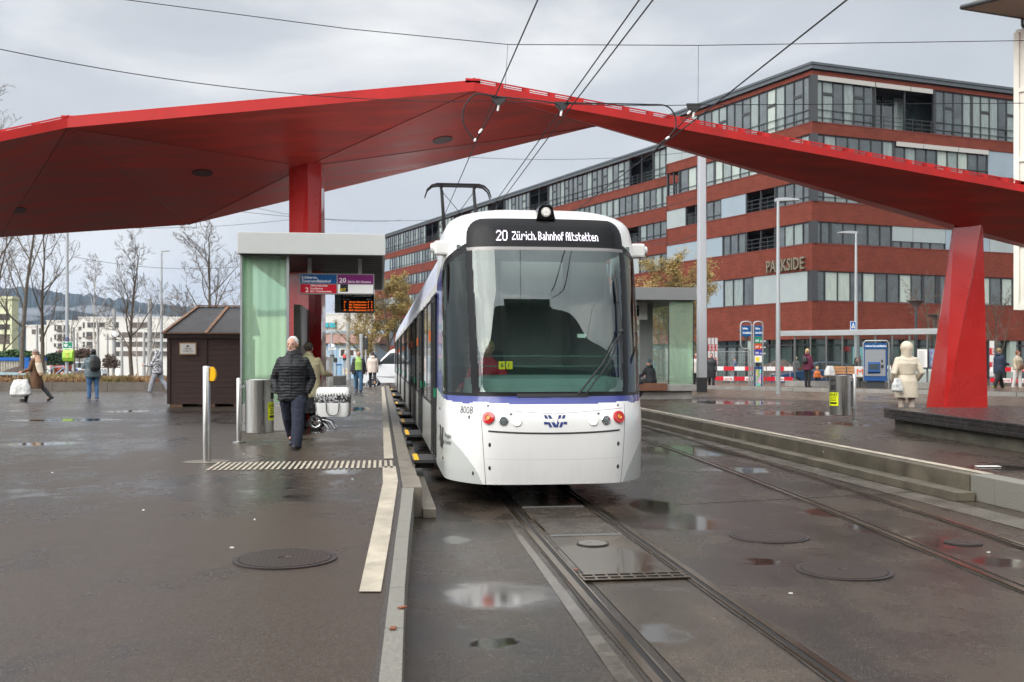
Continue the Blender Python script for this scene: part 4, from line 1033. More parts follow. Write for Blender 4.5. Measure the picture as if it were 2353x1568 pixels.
# side camera housings
for sd_ in (-1, 1):
    mb = MB(); x = 1.13*sd_
    mb.bb(min(x, x+.17*sd_), max(x, x+.17*sd_), 1.0, 1.22, 2.95, 3.12); hs = mb.build('camera_housing', M['white_paint'], tram, bevel=.025)
    MB().tube([(x+.17*sd_, 1.11, 3.04), (x+.215*sd_, 1.11, 3.04)], [.065, .052], 20).build('camera_cap', M['white_paint'], hs, smooth=True)
# wiper
mb = MB()
def sp(s, z, o=.03): return surf(s, z, o)
mb.tube([sp(.28, 1.30, .05), sp(.55, 1.62, .06), sp(.80, 2.0, .07)], [.012, .010, .010], 8); mb.tube([sp(.36, 1.30, .05), sp(.62, 1.62, .06), sp(.83, 2.02, .07)], [.010, .008, .008], 8)
mb.tube([sp(.81, 1.45, .03), sp(.82, 2.0, .05), sp(.80, 2.70, .03)], [.010, .016, .008], 8); mb.ell(sp(.81, 2.01, .06), (.035, .03, .03), 12, 8)
mb.tube([sp(.80, 2.35, .035), sp(.795, 2.72, .03)], [.014, .010], 8)
mb.build('wiper', M['black_matte'], tram, smooth=True)
# lower cowl trim
mb = MB()
for (a, b) in ((-.42, -.1), (-.1, .2), (.2, .40)):
    mb.add([surf(a, 1.262, .012), surf(b, 1.262, .012), surf(b, 1.30, .012), surf(a, 1.30, .012), surf(a, 1.262, 0), surf(b, 1.262, 0)], [(0, 1, 2, 3), (4, 5, 1, 0)])
mb.build('cowl_trim', M['black_matte'], tram)
# cab interior: bulkhead, floor, dashboard, seat
M['cab'] = mat('cab_grey', (.16, .19, .18), .5, var=.1, vs=3); M['dash'] = mat('dash', (.20, .26, .245), .45, var=.1, vs=4)
mb = MB(); mb.bb(-1.12, 1.12, 2.25, 2.30, .5, 1.6); mb.bb(-.45, -.35, 2.25, 2.30, 1.6, 3.2); mb.bb(.5, .6, 2.25, 2.30, 1.6, 3.2); mb.bb(-.78, .78, .75, 2.25, .45, .55); mb.bb(-1.05, 1.05, .8, 2.25, 3.0, 3.05); mb.build('cab_bulkhead', M['cab'], tram)
mb = MB(); mb.loft([((0, .78, .9), .98, .42), ((0, .76, 1.30), .98, .40), ((0, .82, 1.46), .95, .36), ((0, .92, 1.50), .7, .22)], 40, 0, 3.0); da = mb.build('dashboard', M['dash'], tram, smooth=True)
mb = MB()
for z_ in (1.36, 1.44, 1.60, 1.72): mb.bb(-.92, .92, .62+.1*(z_-1.3), .66+.1*(z_-1.3), z_, z_+.012)
mb.build('blind_rail', mat('rail_teal', (.12, .19, .17), .6), da)
mb = MB(); mb.bb(-.88, -.36, 1.38, 1.75, 1.0, 1.10); mb.bb(-.86, -.38, 1.72, 1.84, 1.1, 1.80); mb.build('driver_seat', mat('seat_cloth', (.03, .035, .05), .8), tram, bevel=.03)
mb = MB()
for i, ch in enumerate('01'):
    a = -.615+i*.085
    mb.add([surf(a, 1.575, -.02), surf(a+.072, 1.575, -.02), surf(a+.072, 1.665, -.02), surf(a, 1.665, -.02)], [(0, 1, 2, 3)], 0)
    t = MB(); text(t, ch, (0, 0, 0), (1, 0, 0), (0, 0, 1), .045, None, 1, .01); t.v = [surf(a+.022+x, 1.597+zz, -.016) for x, y, zz in t.v]; mb.merge(t)
mb.build('number_card', [M['s_yellow'], M['s_black']], tram)
mb = MB(); a = .30; mb.add([surf(a, 1.935, -.02), surf(a+.10, 1.935, -.02), surf(a+.10, 1.98, -.02), surf(a, 1.98, -.02)], [(0, 1, 2, 3)]); mb.build('paper_card', M['paper'], tram)
# driver (belongs to the tram scene as a person of her own), see people

# -------- carriages behind the cab
M['tglass'] = mat('tinted_window', (.035, .040, .040), .03, spec=.8, coat=.6)
M['speckle'] = mat('blue_speckle', (.48, .51, .60), .45, var=.35, vs=16)
M['bellow'] = mat('bellows', (.02, .02, .02), .8)
def section(y0, y1, doors, name='carriage'):
    mb = MB(); W_ = 1.2
    # cross-section: right side up over roof
    prf = [(W_, .30), (W_, .95), (W_, 1.05), (W_-.004, 2.55), (W_-.03, 2.75), (W_-.09, 3.08), (W_-.20, 3.34), (W_-.42, 3.50), (0, 3.56)]
    full = prf + [(-x, z) for x, z in prf[-2::-1]]
    mats_seg = ['sk', 'sk', 'gl', 'wt', 'sp', 'sp', 'rf', 'rf']; seq = mats_seg + mats_seg[::-1]
    ids = {'sk': 0, 'gl': 1, 'wt': 2, 'sp': 3, 'rf': 2}
    for i in range(len(full)-1):
        (xa, za), (xb, zb) = full[i], full[i+1]
        mb.quad((xa, y0, za), (xa, y1, za), (xb, y1, zb), (xb, y0, zb), ids[seq[i]])
    mb.poly([(x, y0, z) for x, z in full], 0); mb.poly([(x, y1, z) for x, z in full], 0)
    o = mb.build(name, [M['skirt'], M['tglass'], M['white_paint'], M['speckle']], tram, world=False)
    # window mullions and seams
    m2 = MB(); y = y0+.15
    while y < y1-.2:
        for s_ in (-1, 1): m2.bb(s_*W_-.006, s_*W_+.006, y, y+.045, 1.04, 2.6)
        y += 1.35
    for s_ in (-1, 1): m2.bb(s_*W_-.007, s_*W_+.007, y0, y1, 2.55, 2.58); m2.bb(s_*W_-.007, s_*W_+.007, y0, y1, 1.02, 1.05)
    m2.build('window_post', M['black_matte'], o)
    for (a, b) in doors:
        for s_ in (-1,):
            d_ = MB(); x = s_*(W_+.014)
            d_.bb(min(x, x-.02*s_), max(x, x-.02*s_), a, (a+b)/2-.012, .36, 2.50); d_.bb(min(x, x-.02*s_), max(x, x-.02*s_), (a+b)/2+.012, b, .36, 2.50)
            dr = d_.build('door', M['tglass'], o)
            f_ = MB(); x2 = s_*(W_+.022)
            for q in (a-.05, (a+b)/2-.02, b+.01): f_.bb(x2-.006, x2+.006, q, q+.04, .34, 2.54)
            f_.bb(x2-.006, x2+.006, a-.05, b+.05, 2.52, 2.57); f_.build('door_frame', M['black_matte'], dr)
            st = MB(); st.bb(-1.50, -1.205, a+.05, b-.05, .285, .325, 0); st.bb(-1.495, -1.43, a+.051, b-.051, .326, .331, 1); st.bb(-1.515, -1.502, a+.05, b-.05, .275, .33, 2)
            for q in (a+.2, b-.25): st.bb(-1.48, -1.22, q, q+.05, .20, .284, 0)
            st.build('door_step', [mat('step_dark', (.035, .035, .035), .5), M['yellow'], M['steel']], dr)
            bt = MB(); bt.bb(x-.03, x-.002, a-.16, a-.10, 1.18, 1.30); bt.build('door_button', mat('button_green', (.0, .18, .08), .4), o)
            bo = MB(); bo.bb(x-.035, x-.002, b+.10, b+.18, 1.95, 2.10); bo.build('warning_lamp', mat('lamp_orange', (.75, .16, .03), .35), o)
    return o
YN = 11.0
secs = [(2.4, 9.2, [(2.46, 3.40), (7.0, 8.35)]), (9.45, 16.3, [(10.6, 11.95), (13.6, 14.95)]), (16.55, 23.4, [(19.6, 20.95)]), (23.65, 30.5, [(26.6, 27.95)]), (30.75, 37.6, [(33.6, 34.95)]), (37.85, 44.2, [])]
for a, b, d_ in secs: section(a, b, d_)
mb = MB()
for (a, b, _), (c_, d_, _) in zip(secs[:-1], secs[1:]):
    for i in range(5): mb.bb(-1.12+.02*(i % 2), 1.12-.02*(i % 2), b+i*.05+.001, b+i*.05+.049, .40, 3.0)
mb.build('bellows', M['bellow'], tram)
mb = MB(); mb.loft([((0, 44.25, .35), 1.15, .2), ((0, 44.4, 1.2), 1.18, .9), ((0, 44.3, 2.8), 1.1, .6), ((0, 44.2, 3.3), .9, .3)], 24, 0, 3); mb.build('rear_nose', M['white_paint'], tram, smooth=True)
# roof shell joining nose top to carriage, roof equipment, wheels
mb = MB(); mb.bb(-.8, .8, 3.2, 5.6, 3.5, 3.66); mb.bb(-.75, .75, 10, 14.5, 3.44, 3.7); mb.bb(-.7, .7, 18, 22, 3.44, 3.65); mb.build('roof_unit', M['white_paint'], tram, bevel=.04)
mb = MB()
for y in (2.2, 4.0, 14.5, 16, 27, 28.7, 38, 39.8):
    for x in (-.5, .5): mb.tube([(x-.06, y, .30), (x+.06, y, .30)], .29, 24)
mb.bb(-.95, .95, .9, 44, .30, .42); mb.build('running_gear', M['black_matte'], tram)
mb = MB(); mb.poly([surf(s, .28) for s in svals] + [(1.15, 3, .28), (-1.15, 3, .28)]); mb.build('underfloor', M['black_matte'], tram)
# pantograph
pyl = (25.4-TX*.13)/.9915-11.0; zc = 6.12
mb = MB(); pb_ = 13.6
for s_ in (-.42, .42): mb.tube([(s_, pyl+1.2, 3.75), (s_*.95, pyl-1.0, 4.75), (s_*.98, pyl, zc-.14)], [.05, .045, .04], 8)
mb.tube([(-.42, pyl-1.0, 4.75), (.42, pyl-1.0, 4.75)], .02, 8); mb.tube([(-.45, pyl+1.2, 3.75), (.45, pyl+1.2, 3.75)], .03, 8)
for s_ in (-1, 1): mb.tube([(-.40*s_, pyl-.9, 4.8), (.38*s_, pyl-.05, zc-.2)], .008, 6)
pg = mb.build('pantograph', M['black_matte'], tram)
mb = MB()
for yo in (-.14, .14):
    mb.bar((-.56, pyl+yo, zc), (.56, pyl+yo, zc), .06, .055)
    for s_ in (-1, 1): mb.tube([(.52*s_, pyl+yo, zc), (.66*s_, pyl+yo, zc-.03), (.78*s_, pyl+yo, zc-.14), (.84*s_, pyl+yo, zc-.32)], [.032, .028, .022, .016], 6)
for s_ in (-.42, .42): mb.bar((s_, pyl-.16, zc-.06), (s_, pyl+.16, zc-.06), .06, .08)
mb.build('contact_shoe', M['black_matte'], pg)
# ================================================================ PEOPLE
TS = bpy.data.scenes.new('workbench')
def fuse(mb, vox, name, mats, parent, sm=4, disp=None, keep=None):
    """union overlapping closed shapes into one continuous smooth skin"""
    me = bpy.data.meshes.new('t'); me.from_pydata(mb.v, [], mb.f); me.update()
    bm = bmesh.new(); bm.from_mesh(me); bmesh.ops.recalc_face_normals(bm, faces=bm.faces); bm.to_mesh(me); bm.free()
    o = bpy.data.objects.new('t', me); TS.collection.objects.link(o)
    md = o.modifiers.new('r', 'REMESH'); md.mode = 'VOXEL'; md.voxel_size = vox
    if sm: s = o.modifiers.new('s', 'SMOOTH'); s.iterations = sm; s.factor = .5
    TS.view_layers[0].update(); dg = TS.view_layers[0].depsgraph; dg.update()
    me2 = bpy.data.meshes.new_from_object(o.evaluated_get(dg)); bpy.data.objects.remove(o); bpy.data.meshes.remove(me)
    if disp:
        n = len(me2.vertices); co = np.empty(n*3, np.float32); me2.vertices.foreach_get('co', co); co = co.reshape(-1, 3)
        no = np.empty(n*3, np.float32); me2.vertices.foreach_get('normal', no); no = no.reshape(-1, 3)
        co = co + no*np.array([disp(Vector(c)) for c in co])[:, None]; me2.vertices.foreach_set('co', co.ravel()); me2.update()
    me2.name = name
    me2.polygons.foreach_set('use_smooth', [True]*len(me2.polygons))
    me2.materials.clear()
    for m in (mats if isinstance(mats, (list, tuple)) else [mats]): me2.materials.append(m)
    ob = bpy.data.objects.new(name, me2); COL.objects.link(ob); ob.parent = parent; reg(ob, parent)
    return ob
def puff(lam, amp, nz=.004):
    def f(c):
        return amp*(abs(math.sin(math.pi*(c.z+.012*mnoise.noise(c*9))/lam))**.6 - .6) + nz*mnoise.noise(c*14)
    return f
def folds(amp=.008, sc=9, st=(1, 1, .45)):
    def f(c): return amp*(mnoise.noise(Vector((c.x*sc*st[0], c.y*sc*st[1], c.z*sc*st[2]))) + .5*mnoise.noise(c*sc*2.6))
    return f
def cloth(name, col, rough=.85, var=.08, bump=.3, **k): return mat(name, col, rough, var=var, vs=9, bump=bump, bs=140, **k)

def person(label, loc, rot, H=1.72, cat='person', group=None, pose=None, skin=None, top=None, bottom=None, shoes=None, hair=None, vox=.009, child=False, build=1.0, extras=None, face_yaw=0, tilt=0, beard=None):
    """local frame: +y is the way the person faces, x to their right"""
    ps = dict(hl=0, kl=0, hr=0, kr=0, sl=5, al=8, el=12, sr=5, ar=8, er=12, lean=2, il=0, ir=0, fl=0, fr=0, sit=None, base=0.0)
    ps.update(pose or {}); k = H/1.75
    K = lambda *a: [x*k for x in a]
    root = thing('person', label, cat, loc, rot, group)
    legscale = 1.0 if not child else .86; hs = 1.0 if not child else 1.45
    TL, SL = .44*k*legscale, .42*k*legscale
    hipw = .092*k*build**.5
    def leg(sgn, h, kn, f):
        hip = Vector((sgn*hipw, 0, 0)); a = R(h); d1 = Vector((sgn*.02, math.sin(a), -math.cos(a))); kne = hip + d1*TL
        b = R(h-kn); d2 = Vector((0, math.sin(b), -math.cos(b))); ank = kne + d2*SL
        return hip, kne, ank, R(f)
    Ls, Rs = leg(-1, ps['hl'], ps['kl'], ps['fl']), leg(1, ps['hr'], ps['kr'], ps['fr'])
    def low(t): 
        toe = t[2] + Vector((0, math.cos(t[3])*.15*k, -math.sin(t[3])*.15*k-.05*k)); heel = t[2]+Vector((0, -.05*k, -.07*k)); return min(toe.z, heel.z)
    zoff = -min(low(Ls), low(Rs)) + ps['base'] if ps['sit'] is None else ps['sit']*1.0 + .10*k
    up = Vector((0, 0, zoff)); Ls = tuple(x+up for x in Ls[:3])+(Ls[3],); Rs = tuple(x+up for x in Rs[:3])+(Rs[3],)
    pel = up.copy(); ln = R(ps['lean']); td = Vector((0, math.sin(ln), math.cos(ln)))
    Ttop = pel + td*.52*k*(1 if not child else .85)      # base of the neck
    chest = pel + td*.36*k*(1 if not child else .85); waist = pel + td*.14*k
    ntilt = R(ps['lean']*.4+tilt); hd = Ttop + Vector((0, math.sin(ntilt)*.12*k, .055*k + .108*k*hs))
    Mh = Matrix.Rotation(R(face_yaw), 3, 'Z') @ Matrix.Rotation(-R(tilt), 3, 'X')
    shw = .185*k*build**.5
    def arm(sgn, s_, a_, e_, inn):
        sh = Ttop + td*(-.085*k) + Vector((sgn*shw*.93, 0, 0)); s1 = R(s_+ps['lean']); a1 = R(a_)
        d1 = Vector((sgn*math.sin(a1), math.sin(s1)*math.cos(a1), -math.cos(s1)*math.cos(a1))); el = sh + d1*.29*k
        s2 = R(s_+e_+ps['lean']); i2 = R(a_-inn); d2 = Vector((sgn*math.sin(i2), math.sin(s2)*math.cos(i2), -math.cos(s2)*math.cos(i2))); wr = el + d2*.25*k
        return sh, el, wr, d2
    La, Ra = arm(-1, ps['sl'], ps['al'], ps['el'], ps['il']), arm(1, ps['sr'], ps['ar'], ps['er'], ps['ir'])
    B = build; hr_ = .1*k*hs
    # ---- body: one continuous surface
    mb = MB()
    mb.loft([(pel+Vector((0, 0, -.10*k)), .10*k*B, .07*k*B), (pel, .155*k*B, .105*k*B), (waist, .135*k*B, .095*k*B), (chest, .165*k*B, .11*k*B), (Ttop-td*.05*k, .155*k, .08*k), (Ttop, .07*k, .06*k)], 20)
    mb.tube([Ttop-td*.05*k, hd-Vector((0, .01*k, .06*k))], [.062*k, .052*k], 14)
    for (a, b_, c_, f) in (Ls, Rs):
        mb.tube([a, a*.5+b_*.5, b_, b_*.6+c_*.4, c_], [.082*k*B, .072*k*B, .052*k, .055*k, .036*k], 14)
        mb.ell(c_+Vector((0, .05*k, -.045*k)), (.038*k, .11*k, .035*k), 12, 8)
    for (a, b_, c_, d2) in (La, Ra):
        mb.tube([a-Vector((0, 0, 0)), b_, c_], [.050*k, .038*k, .026*k], 12); mb.ell(a, .055*k, 12, 8)
    def H3(x, y, z): return hd + Mh @ Vector((x*hr_, y*hr_, z*hr_))
    mb.ell(hd + Mh @ Vector((0, -.006*k, .018*k*hs)), (.076*k*hs, .096*k*hs, .098*k*hs), 20, 14, M=Mh)
    mb.tube([H3(0, .30, -.1), H3(0, .45, -.75), H3(0, .50, -.95)], [.066*k*hs, .050*k*hs, .030*k*hs], 14)
    mb.tube([H3(0, .86, .10), H3(0, 1.02, -.12), H3(0, 1.06, -.30)], [.010*k*hs, .013*k*hs, .017*k*hs], 8)     # nose
    mb.ell(H3(0, .93, -.58), (.024*k*hs, .010*k*hs, .008*k*hs), 10, 6, M=Mh)                                           # mouth
    mb.ell(H3(0, .82, .22), (.050*k*hs, .012*k*hs, .010*k*hs), 10, 6, M=Mh)                                            # brow
    for s_ in (-1, 1): mb.ell(H3(s_*.80, .0, -.08), (.012*k*hs, .022*k*hs, .034*k*hs), 10, 8, M=Mh)                # ears
    body = fuse(mb, vox*.8 if vox < .012 else vox, 'body', skin or M['skin'], root, 3)
    # hands: palm, four fingers of unequal length and a thumb off its side
    hm = MB()
    for sgn, (a, b_, c_, d2), nm in ((-1, La, 'l'), (1, Ra, 'r')):
        if ps.get('hide'+nm): continue
        d2 = d2.normalized(); side = Vector((sgn, 0, 0)); side = (side - d2*side.dot(d2)).normalized(); fwd = d2.cross(side)*sgn
        fwd = fwd if fwd.y > 0 else -fwd
        pc = c_ + d2*.05*k
        hm.tube([c_-d2*.02*k, pc, c_+d2*.095*k], [.024*k, .030*k, .028*k], 10, flat=(1, .9))
        curl = ps.get('curl', 35); inw = -side
        for q, (ofs, ln_) in enumerate(((-.026, .066), (-.009, .076), (.009, .070), (.026, .055))):
            b0 = c_+d2*.088*k+fwd*(-ofs)*k; c1 = R(curl); d3 = (d2*math.cos(c1)+inw*math.sin(c1)); c2 = R(curl*2.0); d4 = (d2*math.cos(c2)+inw*math.sin(c2))
            m1 = b0+d3*ln_*.5*k; hm.tube([b0, m1, m1+d4*ln_*.5*k], [.0098*k, .009*k, .007*k], 8)
        t0 = c_+d2*.03*k+fwd*.022*k; t1_ = t0+(d2*.6+fwd*.7+inw*.3).normalized()*.035*k; hm.tube([t0, t1_, t1_+(d2*.85+inw*.4).normalized()*.03*k], [.012*k, .011*k, .008*k], 8)
    if hm.v:
        # hands are welded into the body skin
        ho = fuse(hm, min(vox*.7, .006), 't', skin or M['skin'], None, 1)
        bm = bmesh.new(); bm.from_mesh(body.data); bm.from_mesh(ho.data); bm.to_mesh(body.data); bm.free(); bpy.data.objects.remove(ho)
    body.data.polygons.foreach_set('use_smooth', [True]*len(body.data.polygons))
    if not ps.get('noface'):
        em = MB()
        for s_ in (-1, 1): em.ell(H3(s_*.33, .86, .10), (.011*k*hs, .007*k*hs, .0065*k*hs), 10, 6, M=Mh)
        em.build('eye', M['eye'], body, smooth=True)
    info = dict(root=root, k=k, pel=pel, waist=waist, chest=chest, Ttop=Ttop, td=td, hd=hd, Mh=Mh, La=La, Ra=Ra, Ls=Ls, Rs=Rs, shw=shw, hs=hs, H3=H3, B=B, body=body, vox=vox, hr_=hr_)
    if bottom: trousers(info, **bottom)
    if shoes: shoe(info, **shoes)
    if top: 
        for t in (top if isinstance(top, list) else [top]): jacket(info, **t)
    if hair: hairdo(info, **hair)
    for f, a in (extras or []): f(info, **a)
    return info
M['eye'] = mat('eye_dark', (.03, .02, .018), .2)
def trousers(I, col, wide=1.0, name='trousers', rough=.85, m=None, skirt=None, amp=.010, short=0):
    k, B = I['k'], I['B']; mb = MB()
    mb.loft([(I['pel']+Vector((0, 0, -.11*k)), .13*k*B, .10*k*B), (I['pel']+Vector((0, 0, -.02)), .175*k*B, .125*k*B), (I['waist']-I['td']*.02*k, .148*k*B, .11*k*B)], 20)
    for (a, b, c, f) in (I['Ls'], I['Rs']):
        e = c+Vector((0, -.005*k, -.045*k)); mb.tube([a, a*.5+b*.5, b, b*.5+c*.5, e], [.102*k*B, .092*k*B*wide**.5, .070*k*wide, .066*k*wide, .054*k*wide], 16)
    if skirt: mb.loft([(I['pel']+Vector((0, 0, -skirt*k)), .25*k*B, .20*k*B), (I['pel']+Vector((0, 0, -.2*k)), .22*k*B, .17*k*B), (I['pel'], .18*k*B, .13*k*B), (I['waist'], .15*k*B, .11*k*B)], 24)
    return fuse(mb, I['vox'], name, m or cloth('cloth_'+name, col, rough), I['root'], 3, folds(amp))
def shoe(I, col, size=1.0, boot=0, sole=None, name='shoe'):
    k = I['k']
    mt = mat('shoe_leather', col, .45, var=.1, vs=9); ms = mat('shoe_sole', sole or (.02, .02, .02), .6)
    for (a, b, c, f) in (I['Ls'], I['Rs']):
        mb = MB(); d = Vector((0, math.cos(f), -math.sin(f))); n = Vector((0, math.sin(f), math.cos(f))); z = c - n*.042*k
        mb.tube([z-d*.055*k, z-d*.02*k, z+d*.06*k, z+d*.13*k, z+d*.175*k], [x*k*size for x in (.030, .042, .043, .040, .022)], 14, flat=(1.0, .85))
        mb.tube([z-d*.01*k, c+(b-c).normalized()*(.035+boot)*k], [.040*k, (.054 if boot == 0 else .058)*k], 12)
        o = fuse(mb, .008, name, mt, I['root'], 2)
        sb = MB(); zz = z - n*.034*k
        sb.tube([zz-d*.06*k, zz, zz+d*.10*k, zz+d*.17*k], [x*k*size for x in (.034, .040, .044, .026)], 12, flat=(1.0, .30)); sb.build('sole', ms, o, smooth=True)
def jacket(I, col, length=.14, fst=(1, 1, .45), puffy=None, loose=1.0, name='jacket', hood=None, flare=1.0, open_=False, m=None, belt=False, collar=.05, arms=True, amp=.010, rough=.8, cuffw=1.0, hand=0.0):
    k, B, td = I['k'], I['B'], I['td']; mb = MB(); L_ = loose*B
    hem = I['pel'] - Vector((0, 0, length*k))
    rg = [(hem, .19*k*L_*flare, .145*k*L_*flare)]
    if length > .3: rg.append((I['pel']-Vector((0, 0, length*k*.5)), .19*k*L_*(1+(flare-1)*.6), .145*k*L_*(1+(flare-1)*.6)))
    rg += [(I['pel'], .190*k*L_, .145*k*L_), (I['waist'], (.150 if belt else .175)*k*L_, (.12 if belt else .138)*k*L_), (I['chest'], .195*k*L_, .145*k*L_), (I['Ttop']-td*.09*k, .200*k, .120*k*loose), (I['Ttop']-td*.035*k, .165*k, .100*k), (I['Ttop']+td*.005*k, .105*k, .085*k), (I['Ttop']+td*collar*k, .078*k, .078*k)]
    mb.loft(rg, 28, 0, 2.3)
    if arms:
        for (a, b, c, d) in (I['La'], I['Ra']):
            e = c + (c-b).normalized()*(-.005+hand)*k
            mb.tube([a+Vector((0, 0, -.005*k)), a*.5+b*.5, b, b*.5+c*.5, e], [.060*k*loose, .064*k*loose, .057*k*loose, .053*k*loose, .042*k*loose*cuffw], 16); mb.ell(a-Vector((0, 0, .01*k)), (.066*k*loose,)*3, 14, 10)
    if hood == 'down': mb.ell(I['Ttop']+Vector((0, -.075*k, .015*k)), (.125*k, .075*k, .065*k), 16, 10)
    if hood == 'up':
        H = I['hd']; Mh = I['Mh']; hr = I['hr_']
        for i in range(9):
            t = i/8; mb.ell(H + Mh @ Vector((0, -.15*hr+.0*t, .08*hr)), (1.28*hr, 1.30*hr, 1.36*hr), 18, 12, M=Mh) if i == 0 else None
        mb.tube([I['Ttop']-td*.02*k, H+Vector((0, -.02*k, -.04*k))], [.11*k, 1.15*hr], 18)
    o = fuse(mb, I['vox'], name, m or cloth('cloth_'+name, col, rough), I['root'], 7, puff(*puffy) if puffy else folds(amp, 9, fst))
    return o
def hairdo(I, kind, col, fr=0):
    k, hr, Mh, hd, H3 = I['k'], I['hr_'], I['Mh'], I['hd'], I['H3']
    m = mat('hair', col, .6, var=.25, vs=30, bump=.5, bs=180); mb = MB()
    cap = lambda g=1.0, f=-.16: mb.ell(H3(0, f, .30), (.80*hr*g, .90*hr*g, .90*hr*g), 20, 14, M=Mh)
    if kind == 'short': cap(1.05, -.16-fr)
    elif kind == 'bald_sides': mb.ell(H3(0, -.30, -.05), (.83*hr, .72*hr, .45*hr), 16, 10, M=Mh)
    elif kind == 'bun':
        cap(1.04); mb.ell(H3(0, -.55, 1.15), (.38*hr,)*3, 12, 8)
    elif kind == 'updo':
        cap(1.12); mb.ell(H3(.0, -.85, .45), (.55*hr, .45*hr, .5*hr), 12, 8); mb.ell(H3(.4, -.5, .8), (.35*hr, .35*hr, .3*hr), 12, 8)
    elif kind == 'pony':
        cap(1.05); mb.tube([H3(0, -.8, .75), H3(0, -1.35, .45), H3(0, -1.4, -.5), H3(0, -1.2, -1.4)], [.22*hr, .32*hr, .28*hr, .08*hr], 10)
    elif kind == 'bob':
        cap(1.13); mb.ell(H3(0, -.25, -.05), (.98*hr, .85*hr, .80*hr), 16, 12, M=Mh)
    elif kind == 'long':
        cap(1.08); mb.loft([(H3(0, -.45, -2.2), .62*hr, .35*hr), (H3(0, -.45, -1.2), .95*hr, .50*hr), (H3(0, -.35, -.3), .95*hr, .62*hr), (H3(0, -.3, .4), .86*hr, .7*hr)], 18)
    elif kind == 'beanie':
        mb.ell(H3(0, -.10, .42), (.92*hr, 1.0*hr, .92*hr), 20, 14, M=Mh); mb.tube([H3(0, -.12, .12), H3(0, -.10, .40)], [.93*hr, .97*hr], 20)
    if kind in ('short', 'bun', 'updo', 'pony', 'bob', 'bald_sides'):
        pass
    return fuse(mb, max(.006, I['vox']*.7), 'beanie' if kind == 'beanie' else 'hair', m, I['root'], 2, folds(.004, 30, (1, 1, 1)))
def strap_bag(I, col, side=1, z=-.05, size=(.28, .12, .34), behind=False, name='backpack', m=None):
    k = I['k']; mb = MB(); c = I['chest'] + Vector((0, -.21*k, -.06*k)) if behind else I['pel'] + Vector((side*.26*k, 0, z*k))
    w, d, h = [x*k for x in size]
    mb.loft([(c+Vector((0, 0, -h/2)), w*.46, d*.50), (c+Vector((0, -.01, -h*.30)), w*.52, d*.62), (c+Vector((0, 0, h*.2)), w*.50, d*.55), (c+Vector((0, .01, h*.5)), w*.30, d*.35)], 20, 0, 3)
    return fuse(mb, .009, name, m or cloth('bag_fabric', col, .6), I['root'], 3, folds(.006))
def straps(I, col):
    k = I['k']; mb = MB()
    for s_ in (-1, 1):
        sh = I['Ttop']+Vector((s_*.11*k, 0, 0))
        mb.tube([I['chest']+Vector((s_*.09*k, -.19*k, .12*k)), sh+Vector((0, -.06*k, .035*k)), sh+Vector((0, .07*k, .0)), I['chest']+Vector((s_*.13*k, .17*k, -.0*k)), I['waist']+Vector((s_*.19*k, -.02*k, .03*k)), I['waist']+Vector((s_*.12*k, -.17*k, .05*k))], .014*k, 8, flat=(1.6, .6))
    mb.build('backpack_strap', cloth('strap', col), I['root'], smooth=True)

# --- 1: man in black quilted jacket walking towards the camera
p = G(672, 1030, PZ)
M['puffer_black'] = mat('black_quilt', (.011, .012, .014), .5, spec=.35, var=.1, vs=9, bump=.25, bs=120)
def jeans_fix(I): pass
I1 = person('white-haired man in black quilted jacket and navy trousers walking with hands in pockets', (p.x, p.y+.12, PZ), math.pi-R(6), 1.80,
   pose=dict(hl=24, kl=5, fl=-8, hr=-22, kr=22, fr=40, sl=-16, al=20, el=34, il=36, sr=-14, ar=22, er=36, ir=38, lean=3, hidel=1, hider=1), build=1.10, vox=.0075, face_yaw=-12, tilt=6,
   bottom=dict(col=(.012, .016, .032), wide=1.30, amp=.013), shoes=dict(col=(.02, .02, .02), size=1.1),
   top=dict(col=(.02, .02, .02), m=M['puffer_black'], length=.16, puffy=(.046, .008, .008), loose=1.08, hood='down', collar=.055), hair=dict(kind='short', col=(.62, .60, .57), fr=.05))
mb = MB(); hd, H3, hr, Mh = I1['hd'], I1['H3'], I1['hr_'], I1['Mh']
mb.tube([H3(-.55, .55, -.55), H3(-.3, .86, -.80), H3(0, .95, -.88), H3(.3, .86, -.80), H3(.55, .55, -.55)], .012, 10); fuse(mb, .005, 'beard', mat('stubble', (.40, .29, .23), .8), I1['root'], 3)
mb = MB(); pf = I1['waist']; mb.tube([I1['Ttop']+Vector((0, .10, .02)), I1['chest']+Vector((0, .178, 0)), I1['waist']+Vector((0, .176, 0)), I1['pel']+Vector((0, .182, -.12))], .006, 6); mb.build('zip', M['black_gloss'], I1['root'])
T1, H1 = I1['Ttop'], I1['hd']; mb = MB(); mb.loft([(T1+Vector((0, .02, .01)), .075, .085), (T1+Vector((0, .03, .075)), .066, .070)], 24); mb.build('sweater_collar', cloth('sweater_dark', (.05, .05, .055)), I1['root'], smooth=True)
mb = MB()
for s_ in (-1, 1): mb.tube([I1['waist']+Vector((s_*.10, .168, .03)), I1['waist']+Vector((s_*.16, .120, -.13))], .006, 6)
mb.build('pocket_zip', M['dark_metal'], I1['root'])
mb = MB()
for s_ in (-1, 1): mb.ell(H3(s_*.33, .86, .22), (.020, .007, .005), 10, 6, M=Mh)
mb.tube([H3(-.22, .97, -.56), H3(0, 1.01, -.55), H3(.22, .97, -.56)], .0035, 6); mb.build('brow', mat('brow_dark', (.16, .09, .07), .8), I1['root'], smooth=True)
